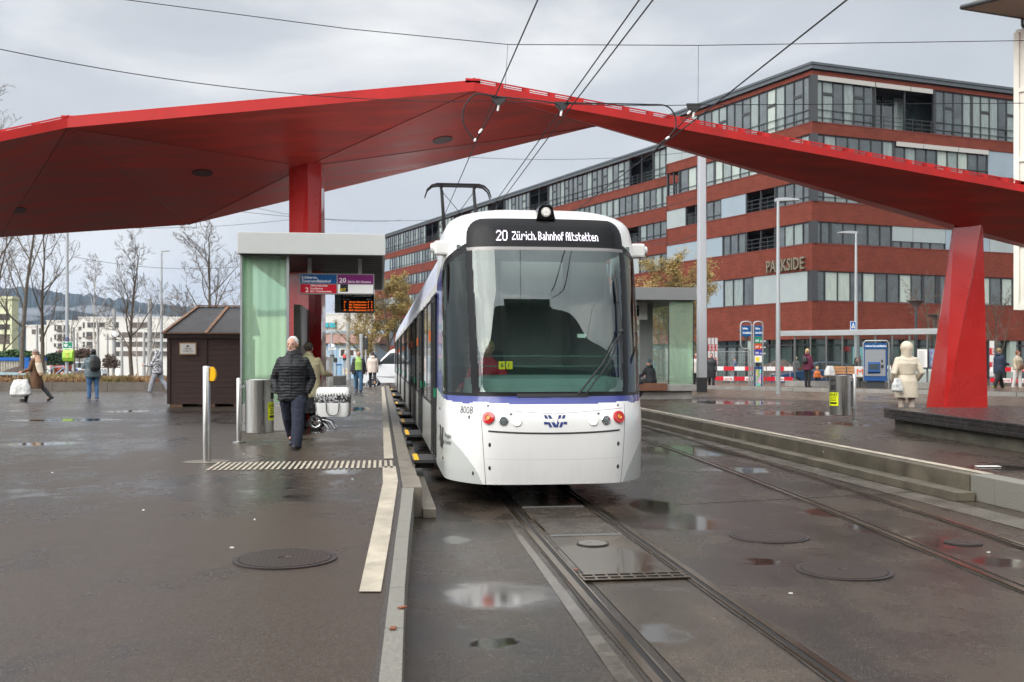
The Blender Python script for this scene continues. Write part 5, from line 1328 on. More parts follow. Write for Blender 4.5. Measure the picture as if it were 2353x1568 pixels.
# --- 2: woman in beige coat with trolley (seen from behind)
p = G(694, 984, PZ)
I2 = person('dark-haired woman in beige coat and dark flowered skirt standing behind a shopping trolley', (p.x+.12, p.y, PZ), -R(18), 1.72, vox=.009, build=1.12,
   pose=dict(hl=3, kl=4, hr=-3, kr=2, sl=10, al=10, el=45, sr=20, ar=16, er=60, ir=4, lean=3, noface=1), bottom=dict(col=(.014, .013, .015), skirt=.62, name='skirt', amp=.014), shoes=dict(col=(.02, .02, .02)),
   top=dict(col=(.42, .36, .22), length=.30, loose=1.16, flare=1.10, name='coat', collar=.07, amp=.014), hair=dict(kind='updo', col=(.045, .028, .020)))
fm = mat('flower_print', (.018, .018, .022), .85, var=.0)
t = fm.node_tree; vo = t.nodes.new('ShaderNodeTexVoronoi'); vo.inputs['Scale'].default_value = 24; c_ = t.nodes.new('ShaderNodeTexCoord'); t.links.new(c_.outputs['Object'], vo.inputs[0])
cr_ = t.nodes.new('ShaderNodeValToRGB'); cr_.color_ramp.interpolation = 'CONSTANT'; cr_.color_ramp.elements[0].color = (.5, .35, .30, 1); cr_.color_ramp.elements[1].position = .16; cr_.color_ramp.elements[1].color = (.016, .016, .020, 1)
t.links.new(vo.outputs['Distance'], cr_.inputs[0]); t.links.new(cr_.outputs[0], t.nodes['Principled BSDF'].inputs['Base Color'])
mb = MB(); mb.loft([(I2['pel']-Vector((0, 0, .52)), .275, .225), (I2['pel']-Vector((0, 0, .28)), .25, .20)], 32); mb.build('skirt_print', fm, I2['root'], smooth=True)
# --- 3: man with open black jacket over green shirt, far on platform
p = G(824, 900, PZ)
g3 = cloth('green_polo', (.27, .42, .10))
I3 = person('bald man in open black jacket, lime green polo and blue jeans on the platform', (p.x, p.y, PZ), math.pi-R(3), 1.73, skin=M['skin2'], vox=.011, build=1.12,
   pose=dict(hl=12, kl=4, fl=-8, hr=-8, kr=8, fr=8, sl=-4, al=14, el=14, sr=4, ar=14, er=16, lean=1), bottom=dict(col=(.035, .095, .17), wide=1.2, name='jeans'), shoes=dict(col=(.02, .02, .02), size=1.1),
   top=[dict(col=(.27, .42, .10), m=g3, length=.0, loose=1.06, name='shirt', arms=False)], hair=dict(kind='bald_sides', col=(.10, .08, .07)))
def openjacket(I, col, length=.2):
    k, B = I['k'], I['B']; mb = MB()
    for s_ in (-1, 1):
        x = lambda z, f: Vector((s_*.155*k*B*f, -.02*k, 0))+z
        mb.loft([(x(I['pel']-Vector((0, 0, length*k)), 1.08), .085*k*B, .17*k*B), (x(I['waist'], 1.0), .08*k*B, .155*k*B), (x(I['chest'], 1.0), .085*k*B, .155*k*B), (x(I['Ttop']-I['td']*.04*k, .62), .09*k, .12*k)], 18)
    mb.loft([(I['pel']+Vector((0, -.10*k, -length*k)), .17*k*B, .07*k), (I['chest']+Vector((0, -.08*k, 0)), .17*k*B, .08*k), (I['Ttop']+Vector((0, -.06*k, .02*k)), .10*k, .05*k)], 18)
    for (a, b, c, d) in (I['La'], I['Ra']): mb.tube([a, b, c], [.078*k, .068*k, .052*k], 14); mb.ell(a, .082*k, 12, 8)
    fuse(mb, I['vox'], 'jacket', cloth('jacket_dark', col, .7), I['root'], 3, folds(.01))
openjacket(I3, (.016, .016, .020), .18)
MB().loft([(I3['waist']-Vector((0, 0, .045)), .167, .128), (I3['waist']-Vector((0, 0, .015)), .166, .127)], 24).build('belt', M['black_matte'], I3['root'], smooth=True)
# --- 4: person in cream hooded coat walking away
p = G(856, 890, PZ)
person('person in cream hooded jacket, black trousers and tan boots walking away along the platform', (p.x, p.y, PZ), R(2), 1.76, vox=.012,
   pose=dict(hl=14, kl=6, hr=-16, kr=30, fr=40, sl=8, sr=-6, el=18, er=10, noface=1), bottom=dict(col=(.02, .02, .026)), shoes=dict(col=(.26, .12, .04), boot=.08),
   top=dict(col=(.62, .52, .45), length=.20, loose=1.22, hood='down', amp=.008), hair=dict(kind='short', col=(.03, .02, .018)))
# --- 5: woman in brown coat with big white bag (walking left)
p = G(83, 922, PZ)
I5 = person('woman in long brown coat, beige beanie and pale checked scarf walking left', (p.x, p.y, PZ), R(82), 1.76, vox=.011,
   pose=dict(hl=24, kl=8, fl=-12, hr=-20, kr=22, fr=30, sl=14, al=8, el=52, sr=16, ar=10, er=50, lean=3), bottom=dict(col=(.025, .025, .03)), shoes=dict(col=(.015, .015, .015), boot=.12),
   top=dict(col=(.13, .065, .03), length=.46, loose=1.08, flare=1.12, name='coat'), hair=dict(kind='beanie', col=(.28, .22, .19)))
k = I5['k']; mb = MB(); T_ = I5['Ttop']
mb.tube([T_+Vector((-.10, .02, .03)), T_+Vector((0, .10, .02)), T_+Vector((.10, .02, .03)), T_+Vector((0, -.10, .04)), T_+Vector((-.10, .0, .05))], [.055]*5, 12)
mb.tube([T_+Vector((-.05, -.08, .05)), T_+Vector((-.13, -.16, -.12)), I5['chest']+Vector((-.16, -.18, -.06)), I5['waist']+Vector((-.17, -.22, -.02)), I5['pel']+Vector((-.18, -.27, -.04))], [.07, .10, .105, .10, .075], 14, flat=(1.0, .5))
sm_ = mat('scarf_cream', (.62, .52, .38), .85)
t = sm_.node_tree; ck = t.nodes.new('ShaderNodeTexChecker'); ck.inputs['Scale'].default_value = 3.2; ck.inputs[1].default_value = (.66, .58, .45, 1); ck.inputs[2].default_value = (.42, .26, .17, 1)
c_ = t.nodes.new('ShaderNodeTexCoord'); t.links.new(c_.outputs['Object'], ck.inputs[0]); t.links.new(ck.outputs[0], t.nodes['Principled BSDF'].inputs['Base Color'])
fuse(mb, .010, 'scarf', sm_, I5['root'], 3, folds(.008))
def bag(name, label, cat, loc, size, m, handles=True, rz=0, lean=0):
    k = thing(name, label, cat, loc, rz); w, d, h = size; mb = MB()
    mb.loft([((0, 0, 0), w*.40, d*.42), ((0, 0, h*.12), w*.52, d*.55), ((0, 0, h*.55), w*.48, d*.42), ((0, 0, h*.95), w*.34, d*.15), ((0, 0, h), w*.32, d*.10)], 24, 0, 3)
    fuse(mb, .012, 'bag_body', m, k, 2, folds(.016, 6, (1, 1, .5)))
    if handles:
        hb = MB(); 
        for s_ in (-1, 1): hb.tube([(-w*.18, s_*d*.06, h*.94), (-w*.10, s_*d*.04, h*1.28), (0, s_*.01, h*1.40), (w*.10, s_*d*.04, h*1.28), (w*.18, s_*d*.06, h*.94)], .009, 8, flat=(1.6, .6))
        hb.build('handle', m, k, smooth=True)
    return k
M['plastic_white'] = mat('white_bag', (.60, .60, .58), .35, var=.05, vs=4, bump=.5, bs=9)
hw = Matrix.Rotation(R(82), 3, 'Z') @ I5['La'][2] + Vector(I5['root'].location)
bag('carrier_bag', 'big white carrier bag held by the woman in the brown coat', 'bag', (hw.x-.02, hw.y-.05, hw.z-.78), (.62, .34, .54), M['plastic_white'], True, R(8))
# --- 6: woman with backpack
p = G(213, 917, PZ)
I6 = person('dark-haired woman in slate puffer jacket and blue jeans wearing a black backpack', (p.x, p.y, PZ), R(38), 1.74, vox=.011, build=1.25,
   pose=dict(hl=3, kl=3, hr=-4, kr=4, sl=18, al=12, el=70, il=20, sr=18, ar=12, er=70, ir=20, lean=1, tilt=0), tilt=-14, bottom=dict(col=(.06, .14, .28), name='jeans', wide=1.02), shoes=dict(col=(.02, .02, .02), sole=(.7, .7, .7), size=1.1),
   top=dict(col=(.085, .12, .135), length=.18, puffy=(.085, .010), loose=1.12, hood='down', rough=.5), hair=dict(kind='long', col=(.012, .010, .010)))
strap_bag(I6, (.014, .014, .014), behind=True, size=(.34, .20, .46)); straps(I6, (.014, .014, .014))
# --- 7: grey tracksuit man with phone
p = G(356, 902, PZ)
pm_ = mat('patterned_hoodie', (.30, .30, .31), .8); t = pm_.node_tree; n_ = t.nodes.new('ShaderNodeTexNoise'); n_.inputs['Scale'].default_value = 16; n_.inputs['Detail'].default_value = 3
c_ = t.nodes.new('ShaderNodeTexCoord'); t.links.new(c_.outputs['Object'], n_.inputs['Vector']); cr_ = t.nodes.new('ShaderNodeValToRGB'); cr_.color_ramp.elements[0].position = .45; cr_.color_ramp.elements[0].color = (.06, .06, .065, 1); cr_.color_ramp.elements[1].position = .55; cr_.color_ramp.elements[1].color = (.48, .48, .50, 1)
t.links.new(n_.outputs[0], cr_.inputs[0]); t.links.new(cr_.outputs[0], t.nodes['Principled BSDF'].inputs['Base Color'])
I7 = person('person in grey patterned hoodie and grey jogging trousers walking beside the dark hut', (p.x, p.y+.5, PZ), R(80), 1.80, vox=.012, build=1.08,
   pose=dict(hl=22, kl=6, fl=0, hr=-18, kr=24, fr=30, sl=26, al=8, el=62, il=8, sr=24, ar=8, er=62, ir=8, lean=6), tilt=-18, bottom=dict(col=(.26, .27, .30), wide=1.45, amp=.014), shoes=dict(col=(.04, .04, .04), sole=(.6, .6, .6), size=1.15),
   top=dict(col=(.3, .3, .3), m=pm_, length=.12, loose=1.25, hood='up', name='hoodie'))
# --- 8: driver in the tram (facing the camera direction, -y)
I8 = person('tram driver with blond hair in a dark red top sitting in the cab', (TX-.62, 11.0+1.38, .62), math.pi, 1.66, vox=.012,
   pose=dict(hl=82, kl=80, hr=82, kr=80, sit=.46, sl=34, al=12, el=36, sr=30, ar=24, er=44, lean=2), bottom=dict(col=(.02, .02, .03)), shoes=dict(col=(.02, .02, .02)),
   top=dict(col=(.42, .02, .04), length=.06, loose=1.05, name='sweater'), hair=dict(kind='bob', col=(.40, .28, .14)))
# --- seated pair at the right shelter
p = P(1484, 900, ry2-.1)
seat = pz2-RZ
I9 = person('red-haired person with bun in dark coat sitting hunched in the right shelter', (p.x, ry2+.12, RZ), R(78), 1.68, vox=.012,
   pose=dict(hl=80, kl=88, hr=84, kr=84, sit=seat+.02, sl=30, al=8, el=60, il=10, sr=30, ar=8, er=60, ir=10, lean=24), tilt=-24, bottom=dict(col=(.02, .02, .022)), shoes=dict(col=(.25, .25, .25)),
   top=dict(col=(.018, .022, .026), length=.10, puffy=(.08, .010), loose=1.12, hood='down', name='coat', rough=.5), hair=dict(kind='bun', col=(.10, .035, .018)))
mb = MB(); c = I9['pel']; mb.loft([(c+Vector((.0, -.10, -.52)), .03, .03), (c+Vector((0, -.10, -.30)), .10, .10), (c+Vector((0, -.05, 0)), .20, .15)], 16); fuse(mb, .012, 'coat_tail', cloth('coat_tail', (.018, .022, .026)), I9['root'], 2)
I10 = person('person in black jacket and dark teal hat sitting behind the one with the bun', (XW(1497, ry2+1.1), ry2+1.1, RZ), R(30), 1.68, vox=.013,
   pose=dict(hl=84, kl=86, hr=84, kr=86, sit=seat+.02, sl=20, el=50, sr=20, er=50, lean=14, noface=1), bottom=dict(col=(.02, .02, .022)), shoes=dict(col=(.03, .03, .03)),
   top=dict(col=(.015, .016, .02), length=.10, loose=1.15, hood='down'), hair=dict(kind='beanie', col=(.02, .06, .08)))
# --- people at the bus stop (BZ level)
def bus(u, v, z=BZ, dd=0): q = G(u, v, z); q += FW*dd; return (q.x, q.y, z)
person('woman in white jacket and red top half hidden behind the big grey mast', bus(1600, 893, RZ), R(150), 1.72, vox=.013, pose=dict(hl=8, kr=8, sl=5, sr=5), bottom=dict(col=(.02, .02, .02)), shoes=dict(col=(.7, .7, .7)),
   top=[dict(col=(.35, .02, .03), length=.05, name='sweater', loose=1.0), dict(col=(.60, .55, .50), length=.18, loose=1.14, name='jacket', collar=-.02)], hair=dict(kind='long', col=(.04, .025, .02)))
person('woman in knee-length black puffer coat with dark hair walking right of the big grey mast', bus(1635, 892, RZ), math.pi-R(20), 1.70, vox=.012, pose=dict(hl=10, hr=-10, kr=12, fr=12, sl=0, al=6, el=30, sr=0, ar=6, er=30, hidel=1, hider=1), bottom=dict(col=(.015, .015, .02)), shoes=dict(col=(.7, .68, .68)),
   top=dict(col=(.015, .016, .02), length=.40, puffy=(.09, .009), loose=1.12, name='coat', hood='down', rough=.5), hair=dict(kind='short', col=(.015, .012, .012)))
person('blond woman with ponytail in burgundy jacket and black trousers standing beside the small child', bus(1856, 889.5), -R(60), 1.72, vox=.012, pose=dict(hl=2, hr=-2, sl=-4, al=8, el=30, sr=-4, er=30, hidel=1, hider=1, lean=0), bottom=dict(col=(.015, .015, .018)), shoes=dict(col=(.05, .045, .04)),
   top=dict(col=(.10, .012, .035), length=.16, loose=1.15, hood='down'), hair=dict(kind='pony', col=(.55, .38, .18)), extras=[(strap_bag, dict(col=(.02, .02, .02), behind=True, size=(.24, .14, .28)))])
person('small blond child in orange hoodie and dark trousers', bus(1878, 888), math.pi-R(10), .98, vox=.011, child=True, build=1.1, pose=dict(hl=6, hr=-4, sl=10, al=14, el=30, sr=10, ar=14, er=30), bottom=dict(col=(.02, .03, .07), wide=1.2), shoes=dict(col=(.05, .14, .4), sole=(.7, .7, .7), size=1.2),
   top=dict(col=(.60, .17, .05), length=.10, loose=1.22, name='hoodie', hood='down'), hair=dict(kind='short', col=(.55, .40, .20)))
I14 = person('black-haired woman in black leather jacket sitting on the wooden bus stop bench', bus(1957, 884, BZ, -.6), math.pi+R(10), 1.68, vox=.011, pose=dict(hl=84, kl=84, hr=84, kr=84, sit=.44, sl=20, al=6, el=50, sr=20, ar=6, er=50, lean=4), bottom=dict(col=(.015, .015, .018)), shoes=dict(col=(.02, .02, .02)),
   top=dict(col=(.012, .012, .013), length=.06, puffy=(.10, .008), loose=1.10, rough=.3), hair=dict(kind='long', col=(.010, .008, .008)))
# white hooded coat
p = P(2083, 900, 20.6)
I15 = person('person in cream hooded winter coat seen from behind next to the red column', (p.x, p.y, RZ), -R(8), 1.76, vox=.009, build=1.0,
   pose=dict(hl=2, kl=3, hr=-2, kr=2, sl=-12, al=20, el=58, il=30, sr=-14, ar=24, er=62, ir=34, hider=1, lean=0, noface=1), bottom=dict(col=(.46, .38, .32), name='leggings', amp=.003, wide=.84), shoes=dict(col=(.55, .5, .45), boot=.1),
   top=dict(col=(.60, .52, .40), length=.34, loose=1.14, flare=1.08, belt=True, hood='up', name='coat', fst=(.9, .9, 1.0), amp=.0045, rough=.55))
MB().loft([(I15['waist']+Vector((0, 0, -.012)), .183, .148), (I15['waist']+Vector((0, 0, .012)), .182, .147)], 24).build('waist_cord', cloth('cord', (.36, .30, .23)), I15['root'], smooth=True)
T_, c_ = I15['Ttop'], I15['chest']; mb = MB(); mb.tube([c_+Vector((-.19, -.10, .09)), c_+Vector((-.1, -.168, .075)), c_+Vector((.1, -.168, .075)), c_+Vector((.19, -.10, .09))], .004, 6)
for z_ in (-.25, -.29): p_ = I15['pel']+Vector((0, 0, z_)); mb.tube([p_+Vector((.217*math.cos(a), .167*math.sin(a), 0)) for a in [2*math.pi*i/24 for i in range(25)]], .004, 6, caps=False)
mb.build('seam', cloth('seam_beige', (.33, .27, .20)), I15['root'])
bag('carrier_bag', 'small white plastic carrier bag held by the person in the cream hooded coat', 'bag', (p.x-.32, p.y-.22, RZ+.72), (.26, .14, .28), M['plastic_white'], False, R(20))
# navy coat man and gold jacket woman
person('blond man in navy blue coat and black trousers walking right of the red column', bus(2296, 891, RZ+.15), -R(72), 1.80, vox=.012, build=1.06, pose=dict(hl=26, kl=6, fl=-14, hr=-22, kr=16, fr=22, sl=6, al=8, el=30, sr=16, ar=8, er=62, ir=12, lean=1), face_yaw=12, bottom=dict(col=(.012, .012, .014), wide=1.25), shoes=dict(col=(.05, .05, .05), sole=(.35, .6, .05), size=1.15),
   top=dict(col=(.022, .035, .065), length=.26, loose=1.18, name='coat', hood='down'), hair=dict(kind='short', col=(.34, .22, .10)))
I17 = person('woman with short reddish hair, champagne jacket and white trousers at the right edge', bus(2338, 892, RZ+.15), math.pi+R(20), 1.62, vox=.012, build=1.08, pose=dict(hl=6, kl=2, hr=-6, kr=6, sl=4, al=12, el=20, sr=4, ar=12, er=20), bottom=dict(col=(.72, .70, .68), wide=1.25), shoes=dict(col=(.45, .32, .22)),
   top=dict(col=(.50, .42, .30), length=.08, loose=1.14, rough=.35), hair=dict(kind='bob', col=(.22, .08, .03)))
strap_bag(I17, (.20, .10, .05), side=.0, z=.06, size=(.26, .10, .20), name='handbag').location = (0, .2, 0)
# two heads behind mound / glass
person('person with dark hair in a blue top walking behind the gravel heap', bus(1774, 884, .12, 10), R(60), 1.70, vox=.016, pose=dict(hl=5, hr=-5), bottom=dict(col=(.03, .03, .04)), shoes=dict(col=(.02, .02, .02)), top=dict(col=(.05, .09, .16), length=.1), hair=dict(kind='bun', col=(.03, .02, .015)))
person('construction worker with a pale cap standing behind the parked cars', bus(1926, 884, .12, 9), math.pi-R(30), 1.74, vox=.016, pose=dict(), bottom=dict(col=(.03, .03, .04)), shoes=dict(col=(.02, .02, .02)), top=dict(col=(.10, .10, .10), length=.1), hair=dict(kind='beanie', col=(.45, .38, .28)))

# ================================================================ RED BRICK BUILDING
def brick(name, c1, c2, mortar):
    m = bpy.data.materials.new(name); m.use_nodes = True; t = m.node_tree; b = t.nodes['Principled BSDF']; L = t.links.new
    c = t.nodes.new('ShaderNodeTexCoord'); sp = t.nodes.new('ShaderNodeSeparateXYZ'); cb = t.nodes.new('ShaderNodeCombineXYZ')
    L(c.outputs['Object'], sp.inputs[0]); ad = t.nodes.new('ShaderNodeMath'); ad.operation = 'ADD'; L(sp.outputs[0], ad.inputs[0]); L(sp.outputs[1], ad.inputs[1]); L(ad.outputs[0], cb.inputs[0]); L(sp.outputs[2], cb.inputs[1])
    br = t.nodes.new('ShaderNodeTexBrick'); br.inputs['Scale'].default_value = 1; br.inputs['Brick Width'].default_value = .32; br.inputs['Row Height'].default_value = .105; br.inputs['Mortar Size'].default_value = .011; br.inputs['Bias'].default_value = -.3
    br.inputs['Color1'].default_value = (*c1, 1); br.inputs['Color2'].default_value = (*c2, 1); br.inputs['Mortar'].default_value = (*mortar, 1); L(cb.outputs[0], br.inputs[0])
    n = t.nodes.new('ShaderNodeTexNoise'); n.inputs['Scale'].default_value = .8; n.inputs['Detail'].default_value = 6; L(c.outputs['Object'], n.inputs['Vector'])
    r = t.nodes.new('ShaderNodeMapRange'); r.inputs[1].default_value = .3; r.inputs[2].default_value = .7; r.inputs[3].default_value = .84; r.inputs[4].default_value = 1.14; L(n.outputs[0], r.inputs[0])
    s = t.nodes.new('ShaderNodeVectorMath'); s.operation = 'SCALE'; L(br.outputs[0], s.inputs[0]); L(r.outputs[0], s.inputs['Scale']); L(s.outputs[0], b.inputs['Base Color']); b.inputs['Roughness'].default_value = .75; b.inputs['Specular IOR Level'].default_value = .15
    bu = t.nodes.new('ShaderNodeBump'); bu.inputs['Strength'].default_value = .35; bu.inputs['Distance'].default_value = .02; L(br.outputs[1], bu.inputs['Height']); bu.invert = True; L(bu.outputs[0], b.inputs['Normal'])
    return m
M['brick'] = brick('red_brick', (.190, .043, .026), (.125, .031, .019), (.088, .031, .022))
M['bandcap'] = mat('brick_cap', (.18, .036, .025), .7, var=.15, vs=6)
M['zinc'] = mat('zinc', (.085, .098, .105), .5, .3, var=.1, vs=2)
M['winframe'] = mat('window_frame', (.040, .042, .044), .4, .3)
M['wg'] = mat('window_glass', (.035, .048, .048), .03, spec=1.0, coat=.8, var=.7, vs=.9)
M['wc'] = mat('window_curtain', (.19, .23, .215), .06, spec=.8, coat=.5, var=.35, vs=4, stretch=(5, 5, .3))
M['wlight'] = mat('window_pale', (.34, .39, .34), .12, spec=.8, coat=.4, var=.15, vs=3, stretch=(3, 3, .4))
M['blind'] = mat('roller_blind', (.29, .325, .32), .38, var=.06, vs=.8, spec=.6)
M['blind2'] = mat('roller_blind_blue', (.24, .295, .33), .35, var=.06, vs=.8, spec=.6)
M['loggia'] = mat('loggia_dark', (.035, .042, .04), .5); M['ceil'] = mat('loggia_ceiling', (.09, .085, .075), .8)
Dc = 76.0; Cn = P(1866, 825, Dc); Cn.z = 0
angA, angC = YAW+R(-26.8), YAW+R(68.9)
dA = Vector((math.sin(angA), math.cos(angA), 0)); dC = Vector((math.sin(angC), math.cos(angC), 0))
def s_of(u, org, d):     # distance along facade where a sight line through image column u meets it
    k = (u-CU)/FPX; n = RT - FW*k        # points with (p.RT) - k (p.FW) = 0
    return -(org.dot(n))/d.dot(n)
def z_of(v, d=Dc): return CAMZ + (CV-v)/FPX*d
bld = thing('brick_building', 'large red brick apartment and office building with strip windows behind the tram stop', 'building', (Cn.x, Cn.y, 0))
zR = dict(roof=z_of(144.6), grey=z_of(158.5), br5=z_of(171), s5=z_of(278.3), t4=z_of(305.6), s4=z_of(369), t3=z_of(410), s3=z_of(461), t2=z_of(507.4), s2=z_of(558), t1=z_of(621), s1=z_of(690.8), t0=z_of(778.6))
wincount = [0]
def facade(org, d, outward, Ls, z, floors, seed, ends=(0, 0)):
    """local frame: x along the facade, y = outward * distance from wall face, z up"""
    rz = math.atan2(d.y, d.x); o_ = outward; rnd = random.Random(seed)
    lx = org.x - Cn.x; ly = org.y - Cn.y
    def part(mb, name, mats, parent=bld, **k): 
        o = mb.build(name, mats, parent, **k)
        if parent is bld: o.location = (lx, ly, 0); o.rotation_euler = (0, 0, rz)
        return o
    def yb(a, b): return (min(a*o_, b*o_), max(a*o_, b*o_))
    # brick bands
    bands = [(0, z['t0'], z['s1'])] if False else []
    lv = [(z['t0'], z['s1']), (z['t1'], z['s2']), (z['t2'], z['s3']), (z['t3'], z['s4']), (z['t4'], z['s5']), (z['br5'], z['grey'])]
    mb = MB()
    for a, b in lv: y0, y1 = yb(-.45, 0); mb.bb(0, Ls, y0, y1, a, b-.06)
    part(mb, 'wall', M['brick'])
    mb = MB()
    for a, b in lv[:5]: y0, y1 = yb(-.45, .035); mb.bb(-.03, Ls+.03, y0, y1, b-.058, b)
    part(mb, 'sill_course', M['bandcap'])
    mb = MB(); y0, y1 = yb(-14 if False else -.5, .22); mb.bb(-.2, Ls+.1, y0, y1, z['grey']+.002, z['roof']); y0, y1 = yb(-.45, .30); mb.bb(-.28, Ls+.1, y0, y1, z['roof']-.16, z['roof']+.03)
    part(mb, 'parapet', M['zinc'])
    # inner wall behind everything
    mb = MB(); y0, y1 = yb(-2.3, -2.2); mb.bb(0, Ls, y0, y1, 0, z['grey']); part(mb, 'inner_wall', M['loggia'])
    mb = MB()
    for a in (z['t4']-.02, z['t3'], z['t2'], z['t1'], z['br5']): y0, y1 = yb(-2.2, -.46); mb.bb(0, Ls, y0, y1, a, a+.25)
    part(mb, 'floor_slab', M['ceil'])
    for fi, (za, zb, segs) in enumerate(floors):
        x = 0.0
        for (x0, x1, kind) in segs:
            if x1-x0 < .2: continue
            mb = MB(); fy0, fy1 = yb(-.22, -.10); gy = -.17*o_
            if kind == 'b' or kind == 'B' or kind == 'h':
                zb_ = za+(zb-za)*(0 if kind != 'h' else .28)
                n = max(1, round((x1-x0)/2.6)); 
                for i in range(n):
                    a, b = x0+(x1-x0)*i/n+.02, x0+(x1-x0)*(i+1)/n-.02; y0, y1 = yb(-.10, -.06); mb.bb(a, b, y0, y1, zb_+.03, zb-.02, 0)
                    mb.bb(b, b+.04, *yb(-.2, -.07), za, zb, 1)
                if kind == 'h': 
                    mb.quad((x0, gy, za), (x1, gy, za), (x1, gy, zb_), (x0, gy, zb_), 2)
                    for i in range(int((x1-x0)/.9)): mb.bb(x0+i*.9, x0+i*.9+.12, fy0, fy1, za, zb_, 1)
                part(mb, 'roller_blind', [M['blind'] if rnd.random() < .6 else M['blind2'], M['winframe'], M['wg']])
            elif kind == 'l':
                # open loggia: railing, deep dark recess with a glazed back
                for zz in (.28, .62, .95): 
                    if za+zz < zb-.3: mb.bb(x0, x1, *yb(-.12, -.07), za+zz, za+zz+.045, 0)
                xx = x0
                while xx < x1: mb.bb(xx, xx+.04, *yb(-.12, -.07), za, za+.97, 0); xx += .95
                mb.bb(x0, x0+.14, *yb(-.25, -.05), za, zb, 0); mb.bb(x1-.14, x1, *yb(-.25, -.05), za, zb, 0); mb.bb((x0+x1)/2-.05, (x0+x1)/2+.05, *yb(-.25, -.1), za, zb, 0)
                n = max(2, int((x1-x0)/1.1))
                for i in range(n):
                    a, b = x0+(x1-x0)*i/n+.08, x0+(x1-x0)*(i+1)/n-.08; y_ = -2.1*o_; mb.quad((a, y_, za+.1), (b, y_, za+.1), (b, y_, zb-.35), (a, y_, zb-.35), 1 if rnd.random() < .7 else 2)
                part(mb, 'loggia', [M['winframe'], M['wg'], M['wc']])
            else:
                n = max(1, round((x1-x0)/(1.05 if fi == 4 else 1.15))); w = (x1-x0)/n
                cur = rnd.random()
                for i in range(n):
                    a, b = x0+w*i, x0+w*(i+1); fw = .09 if i else .16
                    mb.bb(a, a+fw, fy0, fy1, za, zb, 0)
                    r_ = rnd.random(); mi = 1 if r_ < .62 else (2 if r_ < .90 else 3)
                    if kind == 'o': mi = 1 if r_ < .76 else 3
                    if kind == 'c': mi = 2 if r_ < .55 else 1
                    mb.quad((a+fw, gy, za), (b, gy, za), (b, gy, zb), (a+fw, gy, zb), mi)
                    if fi == 4 and i % 3 == 1: mb.bb(a+fw, b, fy0, fy1, za+(zb-za)*.60, za+(zb-za)*.66, 0)
                mb.bb(x1-.09, x1, fy0, fy1, za, zb, 0); mb.bb(x0, x1, fy0, fy1, zb-.08, zb-.003, 0); mb.bb(x0, x1, fy0, fy1, za+.003, za+.07, 0)
                if fi >= 2:
                    for zz in ((.35, .95) if fi == 4 else (.35,)): mb.bb(x0, x1, *yb(-.085, -.04), za+zz, za+zz+.05, 0)
                    if fi == 4:
                        xx = x0
                        while xx < x1: mb.bb(xx, xx+.035, *yb(-.08, -.045), za, za+.97, 0); xx += 1.9
                part(mb, 'window', [M['winframe'], M['wg'], M['wc'], M['wlight']])
            wincount[0] += 1
    return rz, lx, ly
def segs_px(us, kinds, org, d): 
    s = [s_of(u, org, d) for u in us]; return [(min(s[i], s[i+1]), max(s[i], s[i+1]), kinds[i]) for i in range(len(kinds))]
# crop-3 pixel columns -> image columns
c3 = lambda z_: (2450+z_/2.614)/1.7
c5 = lambda z_: (3100+z_/2.24)/1.7
endA = s_of(1531, Cn, dA)
fl = lambda a, b, us, ks, org, d: (zR[a], zR[b], segs_px(us, ks, org, d))
flA = [fl('s1', 't1', [1865, c3(1835), c3(1285), c3(975), c3(810), 1531], 'wBcbw', Cn, dA),
       fl('s2', 't2', [1865, c3(1510), c3(1205), c3(965), c3(400)], 'wlwb', Cn, dA),
       fl('s3', 't3', [1865, c3(1510), c3(1205), c3(955), c3(790), c3(590), c3(400)], 'clbwlb', Cn, dA),
       fl('s4', 't4', [1865, 1740, 1640, 1600, 1560, 1531], 'cwcwl', Cn, dA),
       fl('s5', 'br5', [1865, 1600, 1531], 'wB', Cn, dA)]
for f in flA: pass
facade(Cn, dA, 1, endA, zR, flA, 3)
endC = s_of(2700, Cn, dC)
flC = [fl('s1', 't1', [1867, c5(1140), c5(1260), 2160, 2250, 2330, 2700], 'oooooo', Cn, dC),
       fl('s2', 't2', [1867, c5(330), c5(870), c5(1050), c5(1335), c5(1720), 2335, 2700], 'oohhbbw', Cn, dC),
       fl('s3', 't3', [1867, 2000, 2150, 2300, 2700], 'cwcw', Cn, dC),
       fl('s4', 't4', [1867, 2056, 2272, 2340, 2700], 'cwBw', Cn, dC),
       fl('s5', 'br5', [1867, 2011, 2150, 2235, 2335, 2700], 'wlwww', Cn, dC)]
facade(Cn, dC, -1, endC, zR, flC, 5)
M['awning'] = mat('awning', (.40, .385, .35), .5)
rzC = math.atan2(dC.y, dC.x)
for (ua, ub, lev) in ((1875, 2009, 'br5'), (2012, 2090, 'br5'), (2092, 2142, 'br5'), (2060, 2120, 't4'), (2122, 2200, 't4'), (2202, 2270, 't4')):
    a, b = s_of(ua, Cn, dC), s_of(ub, Cn, dC); MB().bb(a, b, -.10, .02, zR[lev]-.38, zR[lev]-.02).build('awning_box', M['awning'], bld, rz=rzC)
